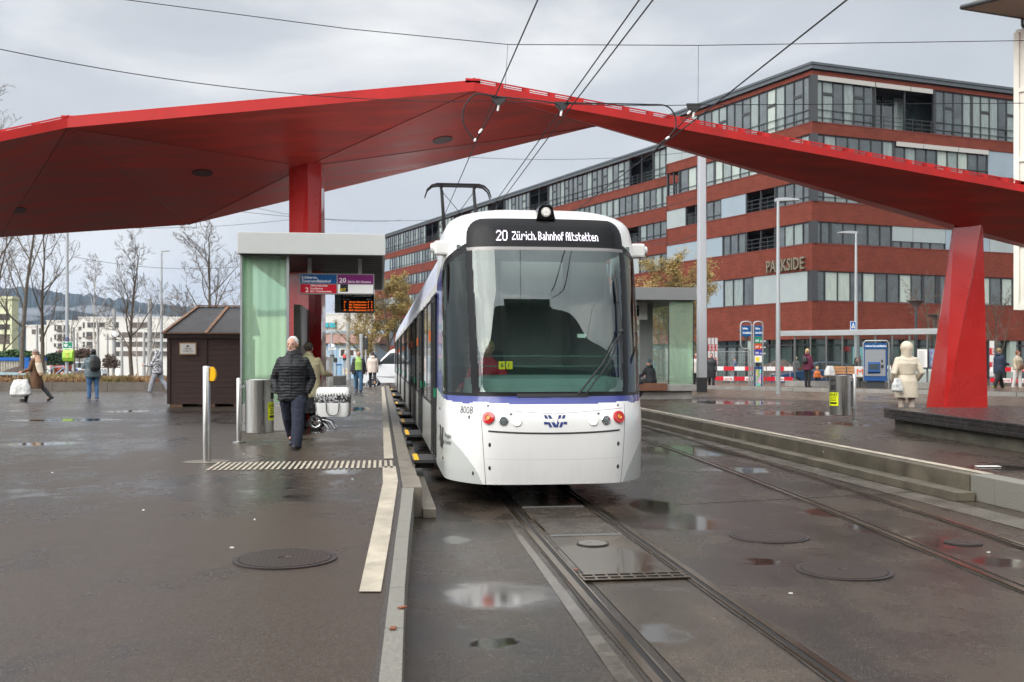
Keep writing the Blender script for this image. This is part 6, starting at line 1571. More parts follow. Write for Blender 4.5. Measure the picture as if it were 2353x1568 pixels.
# setback long wing to the left
nrmA = Vector((-dA.y, dA.x, 0)); orgB = Cn + dA*endA - nrmA*3.5
LB = s_of(861, orgB, dA); k_ = 1.0
zB = dict(zR); zB['roof'] = zR['roof']-1.1; zB['grey'] = zR['grey']-1.1; zB['br5'] = zR['br5']-.55
rb = random.Random(11); flB = []
for fi, (a, b) in enumerate((('s1', 't1'), ('s2', 't2'), ('s3', 't3'), ('s4', 't4'), ('s5', 'br5'))):
    x = 0.0; sg_l = []; pk = None
    while x < LB-1:
        kd = rb.choice('wwclcb' if fi < 4 else 'wwl'); 
        if kd == pk and kd in 'lb': kd = 'w'
        w_ = {'w': 6.2, 'c': 5.0, 'l': 5.0, 'b': 5.4, 'o': 5}[kd]*rb.uniform(.85, 1.2); x1 = min(LB, x+w_); sg_l.append((x, x1, kd)); x = x1; pk = kd
    flB.append((zB[a], zB[b], sg_l))
facade(orgB, dA, 1, LB, zB, flB, 8)
# end wall of the front block at the step, roof slabs and core volume
mb = MB()
e0 = Cn+dA*endA; e1 = e0-nrmA*3.5
for a, b in ((zR['t0'], zR['s1']), (zR['t1'], zR['s2']), (zR['t2'], zR['s3']), (zR['t3'], zR['s4']), (zR['t4'], zR['s5']), (zR['br5'], zR['grey'])):
    mb.prism([(e0.x, e0.y, a), (e1.x, e1.y, a), ((e1-dA*.3).x, (e1-dA*.3).y, a), ((e0-dA*.3).x, (e0-dA*.3).y, a)], (0, 0, b-a))
mb.build('wall', M['brick'], bld, world=True)
nC = Vector((dC.y, -dC.x, 0)); bc = Cn - nrmA*12; 
mb = MB()
c0 = Cn - nrmA*2.3 + dC*1.2 + dA*2.0
pts = [Cn+dA*.4-nrmA*.4+dC*.0, Cn+dC*endC, Cn+dC*endC+dA*14, Cn+dA*endA-nrmA*16, Cn+dA*endA-nrmA*.4]
mb.prism([(p.x, p.y, zR['grey']+.1) for p in pts], (0, 0, .25)); 
pts = [orgB+dA*0-nrmA*.4, orgB+dA*LB-nrmA*.4, orgB+dA*LB-nrmA*14, orgB-nrmA*14]
mb.prism([(p.x, p.y, zB['grey']+.1) for p in pts], (0, 0, .25)); mb.build('roof', M['zinc'], bld, world=True)
mb = MB(); pe = [orgB+dA*(LB-.1), orgB+dA*(LB-.1)-nrmA*14, orgB+dA*(LB-.5)-nrmA*14, orgB+dA*(LB-.5)-nrmA*2]; mb.prism([(p.x, p.y, 0) for p in pe], (0, 0, zB['grey']-.01)); mb.build('wall', M['brick'], bld, world=True)
# corner posts in the window strips
mb = MB()
for a, b in (('s1', 't1'), ('s2', 't2'), ('s3', 't3'), ('s4', 't4'), ('s5', 'br5')):
    q = Cn + (dC*.25 + dA*.15); mb.bb(q.x-.25, q.x+.25, q.y-.25, q.y+.3, zR[a]+.002, zR[b]-.002)
mb.build('corner_post', M['winframe'], bld, world=True)
# ground-floor shop front
M['shopglass'] = mat('shop_glass', (.045, .065, .055), .04, spec=1.0, coat=.8, var=.6, vs=.35)
def shop(org, d, L_, o_, n, lx, ly):
    rz = math.atan2(d.y, d.x); mb = MB(); yy = -.6*o_; w = L_/n
    for i in range(n):
        mb.quad((w*i, yy, .12), (w*(i+1), yy, .12), (w*(i+1), yy, zR['t0']), (w*i, yy, zR['t0']), 0)
        mb.bb(w*i, w*i+.12, min(yy, yy+.12*o_), max(yy, yy+.12*o_), .12, zR['t0'], 1)
        if i % 6 == 5: mb.bb(w*i+.2, w*i+.9, min(yy+.14*o_, yy+.5*o_), max(yy+.14*o_, yy+.5*o_), .1, zR['t0'], 2)
    mb.bb(0, L_, *sorted((yy, yy+.13*o_)), zR['t0']-.5, zR['t0']-.38, 1)
    ob = mb.build('shop_front', [M['shopglass'], M['winframe'], mat('shop_pier', (.30, .36, .31), .4, var=.1, vs=2)], bld); ob.location = (lx, ly, 0); ob.rotation_euler = (0, 0, rz); return ob
shop(Cn, dA, endA, 1, 14, 0, 0); shop(Cn, dC, endC, -1, 22, 0, 0); shop(orgB, dA, LB, 1, 30, orgB.x-Cn.x, orgB.y-Cn.y)
# PARKSIDE letters on the left facade
a, b = s_of(1851.5, Cn, dA), s_of(1765.5, Cn, dA)
zb_, zt_ = z_of(617, Dc*.0+ (Cn+dA*a).dot(FW)), z_of(589, (Cn+dA*a).dot(FW))
mb = MB(); o_ = Cn + dA*b + nrmA*.10; text(mb, 'PARKSIDE', (o_.x, o_.y, zb_), -dA, (0, 0, 1), zt_-zb_, b-a, 0, .012, .09)
sgp = mb.build('lettering', mat('bronze_letters', (.20, .165, .115), .5, .4), bld, world=True)
# snowflake-like key emblem and red letters on the bank window
ub = s_of(1946, Cn, dC); q = Cn + dC*ub + Vector((dC.y, -dC.x, 0))*(-.45)
mb = MB(); hz = z_of(806, q.dot(FW)); text(mb, 'UBS', (q.x, q.y, hz), dC, (0, 0, 1), z_of(796, q.dot(FW))-hz, s_of(1963, Cn, dC)-ub, 0, .03)
q2 = q - dC*.75 + Vector((0, 0, .2))
for i in range(3):
    a_ = R(60*i+30); dv_ = dC*math.cos(a_)*.32+Vector((0, 0, math.sin(a_)*.32)); mb.bar(q2-dv_+Vector((0, 0, .0)), q2+dv_, .05, .02, 1)
mb.build('lettering', [mat('bank_red', (.40, .01, .02), .5), M['s_white']], bld, world=True)
# roof railing panel on the right facade roof and roof boxes on the left
mb = MB(); a, b = s_of(2095, Cn, dC), s_of(2211, Cn, dC); q = Cn + dC*a + dA*3; r_ = Cn + dC*b + dA*3
for i in range(7):
    p_ = q + (r_-q)*(i/6); mb.bar((p_.x, p_.y, zR['roof']-.2), (p_.x, p_.y, zR['roof']+1.15), .12)
for h_ in (.5, .7, .9, 1.1): mb.bar((q.x, q.y, zR['roof']+h_), (r_.x, r_.y, zR['roof']+h_), .03)
mb.build('roof_railing', M['galv'], bld, world=True)
# ================================================================ TROLLEY, MAST, LAMPS, BUS STOP, VEHICLES
# shopping trolley
p = G(745, 986, PZ)
t = thing('shopping_trolley', 'two-wheeled shopping trolley with a white bag printed with a dark winter forest band', 'trolley', (p.x, p.y, PZ), R(-4))
def wheel(mb, c, r, w, n=28):
    mb.tube([(c[0], c[1]-w/2, c[2]), (c[0], c[1]-w*.3, c[2]), (c[0], c[1]+w*.3, c[2]), (c[0], c[1]+w/2, c[2])], [r*.93, r, r, r*.93], n)
for y in (-.20, .20):
    mb = MB()
    ring = [(-.14+.118*math.cos(a), y, .145+.118*math.sin(a)) for a in [2*math.pi*i/24 for i in range(25)]]
    mb.tube(ring, .026, 10, caps=False); w_ = mb.build('wheel', M['rubber'], t, smooth=True)
    mb = MB(); mb.tube([(-.14, y-.02, .145), (-.14, y+.02, .145)], .03, 16); mb.tube([(-.14+.093*math.cos(a), y, .145+.093*math.sin(a)) for a in [2*math.pi*i/24 for i in range(25)]], .010, 8, caps=False)
    for i in range(5):
        a = 2*math.pi*i/5; mb.bar((-.14, y-.008, .145), (-.14+.09*math.cos(a), y-.008, .145+.09*math.sin(a)), .018)
    mb.build('rim', M['chrome'], w_, smooth=True)
mb = MB()
for y in (-.17, .17):
    mb.tube([(.10, y, .02), (.06, y, .08), (-.10, y, .22), (-.16, y, .60), (-.20, y, .95), (-.235, y, 1.12)], .011, 8)
    mb.tube([(-.14, y, .145), (-.02, y, .20), (.14, y, .16), (.22, y, .03)], .010, 8)
mb.tube([(-.235, -.17, 1.12), (-.235, .17, 1.12)], .011, 8); mb.tube([(.22, -.17, .03), (.22, .17, .03)], .011, 8); mb.tube([(-.14, -.22, .145), (-.14, .22, .145)], .008, 8)
mb.build('frame', M['chrome'], t, smooth=True)
mb = MB(); mb.loft([((.17, 0, .25), .31, .18), ((.175, 0, .30), .325, .19), ((.18, 0, .56), .33, .20), ((.185, 0, .70), .335, .20), ((.185, 0, .78), .32, .19), ((.185, 0, .82), .28, .16)], 32, 0, 7)
fo = mat('bag_print', (.75, .75, .74), .35, bump=.3, bs=12)
tn = fo.node_tree; L = tn.links.new; c_ = tn.nodes.new('ShaderNodeTexCoord'); sp_ = tn.nodes.new('ShaderNodeSeparateXYZ'); L(c_.outputs['Object'], sp_.inputs[0])
w1 = tn.nodes.new('ShaderNodeMath'); w1.operation = 'PINGPONG'; L(sp_.outputs[0], w1.inputs[0]); w1.inputs[1].default_value = .027
n_ = tn.nodes.new('ShaderNodeTexNoise'); n_.inputs['Scale'].default_value = 13; n_.inputs['Detail'].default_value = 4; L(c_.outputs['Object'], n_.inputs['Vector'])
ad = tn.nodes.new('ShaderNodeMath'); ad.operation = 'MULTIPLY_ADD'; L(w1.outputs[0], ad.inputs[0]); ad.inputs[1].default_value = 2.2; L(sp_.outputs[2], ad.inputs[2])
a2 = tn.nodes.new('ShaderNodeMath'); a2.operation = 'MULTIPLY_ADD'; L(n_.outputs[0], a2.inputs[0]); a2.inputs[1].default_value = .07; L(ad.outputs[0], a2.inputs[2])
lt_ = tn.nodes.new('ShaderNodeMath'); lt_.operation = 'LESS_THAN'; L(a2.outputs[0], lt_.inputs[0]); lt_.inputs[1].default_value = .745
gt_ = tn.nodes.new('ShaderNodeMath'); gt_.operation = 'GREATER_THAN'; L(sp_.outputs[2], gt_.inputs[0]); gt_.inputs[1].default_value = .52
an = tn.nodes.new('ShaderNodeMath'); an.operation = 'MULTIPLY'; L(lt_.outputs[0], an.inputs[0]); L(gt_.outputs[0], an.inputs[1])
n3 = tn.nodes.new('ShaderNodeTexNoise'); n3.inputs['Scale'].default_value = 26; n3.inputs['Detail'].default_value = 4; L(c_.outputs['Object'], n3.inputs['Vector'])
cr_ = tn.nodes.new('ShaderNodeValToRGB'); cr_.color_ramp.elements[0].position = .48; cr_.color_ramp.elements[0].color = (.02, .02, .022, 1); cr_.color_ramp.elements[1].position = .60; cr_.color_ramp.elements[1].color = (.5, .5, .5, 1); L(n3.outputs[0], cr_.inputs[0])
mx_ = tn.nodes.new('ShaderNodeMix'); mx_.data_type = 'RGBA'; L(an.outputs[0], mx_.inputs[0]); mx_.inputs[6].default_value = (.76, .76, .74, 1); L(cr_.outputs[0], mx_.inputs[7]); L(mx_.outputs[2], tn.nodes['Principled BSDF'].inputs['Base Color'])
bg_ = mb.build('bag', fo, t, smooth=True)
mb = MB(); y = -.21; mb.tube([(.06, y+.0, .52), (.07, y-.01, .36), (.11, y-.01, .29), (.20, y-.01, .27), (.28, y-.01, .30), (.30, y-.01, .38), (.31, y, .52)], .014, 8, flat=(1, .6)); mb.build('handle', M['black_matte'], bg_, smooth=True)
mb = MB(); mb.bb(.52, .60, -.01, .0, .50, .56); mb.build('price_tag', M['paper'], bg_)
# black rucksack leaning behind
# big mast
p = P(1612.5, 901, 41.8)
t = thing('catenary_mast', 'tall light grey rectangular mast with a black foot on the plaza right of the tram', 'mast', (p.x, p.y, RZ))
hM = 345; zt_ = z_of(hM, 41.8)
mb = MB(); mb.loft([((0, 0, .62), .185, .17, 0), ((0, 0, zt_-RZ), .145, .14, 0)], 32, 0, 14); mb.build('post', mat('mast_grey', (.40, .41, .43), .45, .2, var=.04, vs=1), t, smooth=True)
mb = MB(); mb.loft([((0, 0, 0), .19, .175, 0), ((0, 0, .62), .187, .172, 0)], 32, 0, 14); mb.build('foot', M['black_matte'], t, smooth=True)
# modern lamp posts
def lamp_post(u, d, z0, vtop, headdir, label, r=.085, name='street_lamp', group='grey street lamps with flat heads', headlen=.85):
    p = P(u, 900, d); k = thing(name, label, 'lamp', (p.x, p.y, z0), 0, group); h = z_of(vtop, d)-z0
    MB().tube([(0, 0, 0), (0, 0, h*.4), (0, 0, h)], [r*1.15, r, r*.62], 16).build('post', M['pole_grey'], k, smooth=True)
    mb = MB(); v = RT*headdir; q = Vector((0, 0, h)); 
    mb.prism([tuple(q+v*-.08+Vector((0, 0, .0))), tuple(q+v*headlen+Vector((0, 0, .04))), tuple(q+v*headlen+Vector((0, 0, .10))), tuple(q+v*.3+Vector((0, 0, .15))), tuple(q+v*-.08+Vector((0, 0, .12)))], tuple(FW*.26))
    mb.build('lamp_head', M['pole_grey'], k, bevel=.01); return k
lamp_post(1788, 39.5, RZ, 462, 1, 'grey street lamp in front of the brick building, nearest one right of the big mast', .085)
k = lamp_post(1967, 50, BZ, 537, -1, 'grey street lamp with a blue pedestrian crossing sign on its post', .085)
lamp_post(371, 78, 0, 578, 1, 'grey street lamp among the bare trees left of the hut', .10, headlen=.55)
# crossing sign on lamp post
def flat_sign(name, label, cat, u, v0, v1, w_px, d, cols, draw=None, group=None, parent=None, thick=.02):
    c = P(u, (v0+v1)/2, d); k = thing(name, label, cat, (c.x, c.y, c.z), 0, group); w = w_px/FPX*d; h = (v1-v0)/FPX*d
    mb = MB(); mb.bb(-w/2, w/2, 0, thick, -h/2, h/2, 0); o = mb.build('panel', cols, k, bevel=0)
    if draw: draw(k, w, h)
    return k
M['sg_blue'] = mat('signal_blue', lin(0, 90, 170), .35)
def draw_cross(k, w, h):
    mb = MB(); mb.bb(-w*.44, w*.44, -.004, -.001, -h*.45, h*.45, 0); mb.prism([(-w*.36, -.006, -h*.30), (w*.36, -.006, -h*.30), (0, -.006, h*.38)], (0, -.002, 0), 1)
    mb.bb(-w*.04, w*.06, -.010, -.008, -h*.18, h*.08, 2); mb.bar((0, -.010, -h*.15), (-w*.12, -.010, -h*.29), w*.05, None, 2); mb.bar((0, -.010, -h*.15), (w*.12, -.010, -h*.29), w*.05, None, 2)
    mb.build('symbol', [M['sg_blue'], M['s_white'], M['s_black']], k)
flat_sign('crossing_sign', 'blue square pedestrian crossing sign on the street lamp post', 'sign', 1960.5, 738, 758, 13.5, 49.6, M['s_white'], draw_cross)
def draw_blue(k, w, h):
    mb = MB(); mb.bb(-w*.42, w*.42, -.004, -.001, -h*.36, h*.36); mb.build('face', M['sg_blue'], k)
flat_sign('info_sign', 'small blue rectangular sign under the pedestrian crossing sign', 'sign', 1962, 759, 769, 14, 49.6, M['s_white'], draw_blue)
# disc lamps
def disc_lamp(u, vtop, vbase, d, z0, label):
    p = P(u, 900, d); k = thing('disc_lamp', label, 'lamp', (p.x, p.y, z0), 0, 'dark street lamps with disc heads'); h = z_of(vtop, d)-z0
    MB().tube([(0, 0, 0), (0, 0, h-.35)], [.10, .07], 14).build('post', M['dark_metal'], k, smooth=True)
    MB().lathe([(.09, h-.55), (.14, h-.35), (.42, h-.06), (.50, h-.03), (.50, h), (.1, h+.02)], n=28).build('lamp_head', mat('lamp_glass', (.12, .09, .08), .25), k, smooth=True)
disc_lamp(2105, 690, 860, 56, .12, 'dark street lamp with disc head left of the red column, taller one'); disc_lamp(2148, 722, 860, 64, .12, 'dark street lamp with disc head just left of the red column, farther one')
disc_lamp(1715, 759, 880, 56, .12, 'dark street lamp with bowl head behind the bus stop signs')
# bus stop sign frames
def stop_sign(u0, u1, vt, label, second):
    d = 46; a, b = P(u0, 884, d), P(u1, 884, d); w = (b-a).length; k = thing('bus_stop_sign', label, 'sign', (a.x, a.y, RZ+.1), -YAW, 'steel framed bus stop signs'); H_ = z_of(vt, d)-RZ-.1
    mb = MB(); lo = 0 if second else H_-1.05*w*2.4/1.55 
    pts = [(0, 0, 0 if second else H_-1.05), (0, 0, H_-.15), (.04, 0, H_-.04), (.15, 0, H_), (w-.15, 0, H_), (w-.04, 0, H_-.04), (w, 0, H_-.15), (w, 0, 0)]
    mb.tube(pts, .035, 8)
    if not second: mb.tube([(0, 0, H_-1.05), (.04, 0, H_-1.2), (.15, 0, H_-1.25), (w*.7, 0, H_-1.25), (w*.8, 0, H_-1.4), (w*.8, 0, 0)], .035, 8)
    mb.build('frame', M['galv'], k, smooth=True)
    def band(z1, z0, m, nm='panel'): return MB().bb(.05, w-.05, -.02, .02, H_-z1, H_-z0).build(nm, m, k)
    Rr, U = (1, 0, 0), (0, 0, 1)
    band(.38+.30, .10+.08, M['s_blue']); tb = MB()
    text(tb, 'Schlieren,', (.08, -.025, H_-.36), Rr, U, .10, w*.5, 0, .02); text(tb, 'Zentrum/Bahnhof', (.08, -.025, H_-.56), Rr, U, .10, w*.80, 0, .02)
    if second:
        band(1.0, .70, mat('sg_green', lin(0, 125, 100), .35)); band(1.28, 1.01, mat('sg_orange', lin(190, 75, 30), .35)); band(1.56, 1.29, mat('sg_violet', lin(60, 60, 150), .35)); band(1.88, 1.57, M['s_white'])
        for z_, n, s in ((.93, '303', 'Spital Limmattal'), (1.21, '307', 'Bhf. Altstetten'), (1.50, '302', 'Urdorf, Dietikon')): text(tb, n, (.08, -.025, H_-z_), Rr, U, .10, .16, 0, .02); text(tb, s, (.30, -.025, H_-z_), Rr, U, .075, w*.58, 0, .02)
        MB().bb(.10, .26, -.03, -.021, H_-1.82, H_-1.64).build('night_symbol', M['s_yellow'], k)
        pk = MB(); pk.bb(.04, w-.04, -.03, .03, H_-3.75, H_-2.08); pb_ = pk.build('poster_case', mat('case_blue', lin(30, 60, 120), .4), k)
        pm2 = mat('map_poster', (.5, .5, .5), .4); tt_ = pm2.node_tree; v_ = tt_.nodes.new('ShaderNodeTexVoronoi'); v_.inputs['Scale'].default_value = 5.5; cc_ = tt_.nodes.new('ShaderNodeTexCoord'); tt_.links.new(cc_.outputs['Object'], v_.inputs[0])
        hs_ = tt_.nodes.new('ShaderNodeHueSaturation'); hs_.inputs['Saturation'].default_value = .75; hs_.inputs['Value'].default_value = .75; tt_.links.new(v_.outputs['Color'], hs_.inputs['Color']); tt_.links.new(hs_.outputs[0], tt_.nodes['Principled BSDF'].inputs['Base Color'])
        MB().bb(.09, w-.09, -.04, -.031, H_-3.62, H_-2.2).build('poster', pm2, pb_)
    tb.build('lettering', M['s_text'], k)
stop_sign(1702, 1727, 739, 'steel framed bus stop sign with only a blue name panel, left one of the pair', False)
stop_sign(1731.5, 1753, 739, 'steel framed bus stop sign with coloured line panels and a poster, right of the pair', True)
# glazed bus shelter with bench, ticket machine
dL, dR = 45.5, 43.0
A_ = P(1790, 885, 46.0); B_ = P(2175, 885, 42.0); A_.z = B_.z = 0; dd = (B_-A_).normalized(); Lg = (B_-A_).length; rzz = math.atan2(dd.y, dd.x)
k = thing('bus_shelter', 'long glazed bus shelter with a grey beam along its top at the bus stop', 'shelter', (A_.x, A_.y, BZ), rzz)
hb = z_of(764, 46.0)-BZ; k['label'] = 'long glazed bus shelter with a grey beam along its top at the bus stop'
mb = MB(); mb.bb(-.1, Lg, -.10, .14, hb-.17, hb+.07); mb.build('roof_beam', M['galv'], k, bevel=.01)
mb = MB(); sg_p = [0.75+i*(Lg-.8)/9 for i in range(10)]
for x in sg_p: mb.bb(x-.028, x+.028, -.04, .06, .25, hb-.172)
mb.build('post', mat('shelter_post', (.13, .135, .13), .4, .4), k)
mb = MB(); mb.bb(.3, Lg, -.06, .12, 0, .25); mb.build('plinth', M['concrete'], k)
mb = MB()
for x, x2 in zip(sg_p[:-1], sg_p[1:]): mb.quad((x+.03, .01, .26), (x2-.03, .01, .26), (x2-.03, .01, hb-.175), (x+.03, .01, hb-.175))
mb.build('glass_panel', glassmat('clear_glass', (.85, .92, .90), 1.0, .85), k)
def rel(u, yoff): # local x for image column u along shelter line shifted by yoff
    n = Vector((-dd.y, dd.x, 0)); o = A_ + n*yoff; return s_of(u, o, dd)
def lamp_col(): pass
bx0, bx1 = rel(1895, -.6), rel(1990, -.6)
b = thing('bus_stop_bench', 'slatted orange-brown wooden bench under the glazed bus shelter', 'bench', (A_ + dd*((bx0+bx1)/2) + Vector((dd.y, -dd.x, 0))*.6).to_tuple()[:2] + (BZ,), rzz)
w = (bx1-bx0)/2; M['bwood'] = mat('bench_slats', (.38, .19, .08), .5, var=.15, vs=4, stretch=(1, 4, 4))
mb = MB()
for i in range(4): mb.bb(-w, w, -.25+i*.11, -.25+i*.11+.095, .43, .47)
mb.build('seat', M['bwood'], b, bevel=.004); mb = MB()
for i in range(3): mb.bb(-w, w, .22, .25, .58+i*.12, .58+i*.12+.105)
mb.build('backrest', M['bwood'], b, bevel=.004)
for x in (-w+.3, 0, w-.3): mb = MB(); mb.bar((x, -.18, .0), (x, -.18, .43), .05); mb.bar((x, .20, 0), (x, .24, .9), .05); mb.bar((x, -.2, .41), (x, .2, .41), .05); mb.build('leg', M['dark_metal'], b)
q = P(1907, 862, 43.9); bag('carrier_bag', 'tied white plastic bag standing on the bus stop bench beside the child', 'bag', (q.x, q.y, BZ+.475), (.52, .30, .46), M['plastic_white'], False, .3)
q = P(1978, 862, 43.2); kb_ = thing('shopping_bag', 'white paper shopping bag with a big orange M on the bus stop bench', 'bag', (q.x, q.y, BZ+.475), rzz)
mb = MB(); mb.loft([((0, 0, 0), .24, .12), ((0, 0, .42), .25, .12), ((0, 0, .44), .25, .10)], 24, 0, 9); mb.build('bag_body', M['plastic_white'], kb_)
mb = MB(); text(mb, 'M', (-.13, -.15, .10), (1, 0, 0), (0, 0, 1), .24, .27, 0, .0); mb.build('lettering', mat('orange_m', (.75, .10, .01), .4), kb_)
# ticket machine
q = P(2012, 887, 42.2); tm_ = thing('ticket_machine', 'blue and silver ticket machine with screen framed by a steel hoop at the bus stop', 'ticket machine', (q.x, q.y, BZ), rzz+R(12))
W2 = .46; hT = z_of(783, 42.2)-BZ
M['tm_blue'] = mat('machine_blue', lin(12, 70, 130), .4)
mb = MB(); mb.bb(-W2, W2, 0, .5, .30, 1.72); mb.build('body', M['tm_blue'], tm_, bevel=.02)
mb = MB(); mb.bb(-W2+.03, W2-.06, -.02, -.001, .52, 1.68); fpn = mb.build('front_panel', mat('machine_silver', (.30, .32, .34), .35, .5), tm_, bevel=.01)
mb = MB(); mb.prism([(-.30, -.02, .62), (-.30, -.12, .70), (-.30, -.10, 1.06), (-.30, -.02, 1.12)], (.48, 0, 0)); sc_ = mb.build('screen_housing', M['tm_blue'], tm_, bevel=.01)
mb = MB(); mb.quad((-.26, -.125, .80), (.14, -.125, .80), (.14, -.108, 1.03), (-.26, -.108, 1.03)); mb.build('screen', mat('screen_dark', (.05, .07, .08), .1), sc_)
mb = MB(); mb.bb(.22, .32, -.03, -.021, .85, 1.0); mb.bb(.22, .30, -.03, -.021, 1.1, 1.2); mb.build('slot', M['black_matte'], fpn)
mb = MB(); mb.bb(-W2, W2-.02, -.05, .3, hT-.35, hT-.10); th = mb.build('header', M['s_blue'], tm_); mb = MB(); text(mb, 'Schlieren Zentrum/Bahnhof', (-W2+.04, -.055, hT-.26), (1, 0, 0), (0, 0, 1), .085, W2*1.85, 0, .02); mb.build('lettering', M['s_text'], th)
mb = MB()
for y in (-.06, .42): mb.tube([(-W2-.03, y, 1.7 if y < 0 else .3), (-W2-.03, y, hT-.1), (-W2+.06, y, hT), (W2-.02, y, hT), (W2+.07, y, hT-.1), (W2+.07, y, 0)], .028, 8)
mb.build('hoop', M['galv'], tm_, smooth=True); mb = MB(); mb.bb(-W2+.1, W2-.1, .1, .4, 0, .30); mb.build('foot', M['dark_metal'], tm_)
# info cases in the shelter
for u0, u1, lab, mcol in ((2106, 2131.5, 'timetable case with white sheets in the bus shelter', M['paper']), (2133, 2156, 'pink and blue poster case in the bus shelter partly behind the red column', None)):
    a, b_ = P(u0, 845, 42.3), P(u1, 845, 42.3); z0, z1 = z_of(846, 42.3), z_of(800.5, 42.3); k = thing('poster_case', lab, 'poster', (a.x, a.y, z0), rzz); w = (b_-a).length
    MB().bb(0, w, 0, .06, 0, z1-z0).build('case', M['dark_metal'], k, bevel=.02)
    if mcol is None:
        mcol = mat('pink_poster', (.65, .05, .12), .4); tt_ = mcol.node_tree; v_ = tt_.nodes.new('ShaderNodeTexVoronoi'); v_.inputs['Scale'].default_value = 9; cc_ = tt_.nodes.new('ShaderNodeTexCoord'); tt_.links.new(cc_.outputs['Object'], v_.inputs[0])
        r_ = tt_.nodes.new('ShaderNodeValToRGB'); r_.color_ramp.elements[0].color = (.55, .04, .10, 1); r_.color_ramp.elements[1].color = (.6, .45, .5, 1); r_.color_ramp.elements.new(.4).color = (.10, .25, .45, 1); tt_.links.new(v_.outputs['Distance'], r_.inputs[0]); tt_.links.new(r_.outputs[0], tt_.nodes['Principled BSDF'].inputs['Base Color'])
    MB().bb(.04, w-.04, -.012, -.002, .04, z1-z0-.04).build('poster', mcol, k)
    if 'timetable' in lab:
        tb = MB()
        for i in range(22): tb.bb(.08, w-.10-(i % 3)*.05, -.016, -.0125, .1+i*(z1-z0-.2)/22, .1+i*(z1-z0-.2)/22+.012)
        tb.build('print', mat('print_grey', (.35, .35, .37), .6), k)
q = P(2052, 886, 44.5); k = thing('art_poster', 'turquoise poster with red dancing figures on the shop window behind the bus shelter', 'poster', (P(1987, 829, 60).x, P(1987, 829, 60).y, z_of(847, 60)), rzz)
MB().bb(-.7, .7, 0, .04, 0, z_of(797, 60)-z_of(847, 60)).build('panel', mat('turquoise', (.13, .30, .33), .5, var=.1, vs=2), k)
mb = MB()
for cx_, s_ in ((-.3, 1), (.25, .85)):
    mb.ell((cx_, -.02, .72*s_), (.08, .01, .08)); mb.bar((cx_, -.02, .65*s_), (cx_+.05, -.02, .32*s_), .12, .01); mb.bar((cx_, -.02, .55*s_), (cx_-.25, -.02, .70*s_), .06, .01); mb.bar((cx_, -.02, .55*s_), (cx_+.25, -.02, .45*s_), .06, .01); mb.bar((cx_+.04, -.02, .35), (cx_-.1, -.02, .08), .07, .01); mb.bar((cx_+.04, -.02, .35), (cx_+.2, -.02, .1), .07, .01)
mb.build('figures', mat('figure_red', (.16, .03, .03), .6), k)

# red-white barriers
M['bar_red'] = mat('barrier_red', lin(200, 15, 40), .4); M['bar_white'] = mat('barrier_white', (.75, .74, .72), .45)
def barrier(u0, u1, d0, d1, label, zg=.12, n=1, txt=True):
    a, b = P(u0, 880, d0), P(u1, 880, d1); a.z = b.z = 0; dv = (b-a).normalized(); L_ = (b-a).length; k = thing('barrier', label, 'barrier', (a.x, a.y, zg), math.atan2(dv.y, dv.x), 'red and white construction barriers')
    for h in (.50, 1.0):
        mb = MB(); npl = max(2, round(L_/.46)); w = L_/npl
        for i in range(npl): mb.bb(i*w, (i+1)*w-.001, -.02, .02, h, h+.20, (i+(h > .6)) % 2)
        pl_ = mb.build('plank', [M['bar_red'], M['bar_white']], k)
        if txt:
            tb = MB()
            for i in range(npl):
                if (i+(h > .6)) % 2 == 1 and i % 4 == 1 or i % 4 == 3: text(tb, 'sarvia', (i*w+.05, -.026, h+.045), (1, 0, 0), (0, 0, 1), .10, w*.8, 0 if (i+(h > .6)) % 2 else 1, .02)
            tb.build('lettering', [M['bar_red'], M['bar_white']], pl_)
    mb = MB()
    for x in (.15, L_-.15): mb.tube([(x, .06, 0), (x, .06, 1.30)], .025, 8); mb.bb(x-.04, x+.04, -.3, .4, 0, .06)
    mb.build('leg', M['galv'], k)
barrier(1640, 1686, 50, 49.5, 'red and white construction barrier left of the bus stop signs')
barrier(1688, 1760, 49.5, 48.8, 'red and white construction barrier behind the bus stop signs')
barrier(1762, 1822, 48.8, 48.2, 'red and white construction barrier in front of the gravel heap')
barrier(2276, 2400, 46, 44, 'red and white construction barrier at the right edge behind the walking couple')
barrier(2036, 2060, 58, 57.5, 'short red and white barrier between the ticket machine and the hooded person', txt=False)
mb = MB()
def plank_post(u, d, v0, v1, label, w=.42):
    p = P(u, 880, d); k = thing('beacon_board', label, 'barrier', (p.x, p.y, z_of(v1, d)), -YAW, 'upright red and white beacon boards'); h = z_of(v0, d)-z_of(v1, d); n = 5; mb = MB()
    for i in range(n): mb.bb(-w/2, w/2, 0, .04, h*i/n, h*(i+1)/n-.001, i % 2)
    mb.build('board', [M['bar_white'], M['bar_red']], k); tb = MB(); text(tb, 'sarvia', (.09, -.006, h*.62), (0, 0, 1), (-1, 0, 0), .16, h*.17, 0, .02); text(tb, 'sarvia', (.09, -.006, h*.22), (0, 0, 1), (-1, 0, 0), .16, h*.17, 0, .02); tb.build('lettering', M['bar_white'], k)
    MB().bb(-.05, .05, .05, .12, -.8, h*.8).build('post', M['galv'], k)
for i, u in enumerate((1630, 1638, 1646)): plank_post(u, 52, 776, 852, 'upright red and white beacon board right of the big mast, %s of three' % ('leftmost', 'middle', 'rightmost')[i], .14)
plank_post(2280, 47, 783, 865, 'upright red and white beacon board just right of the red column', .20)
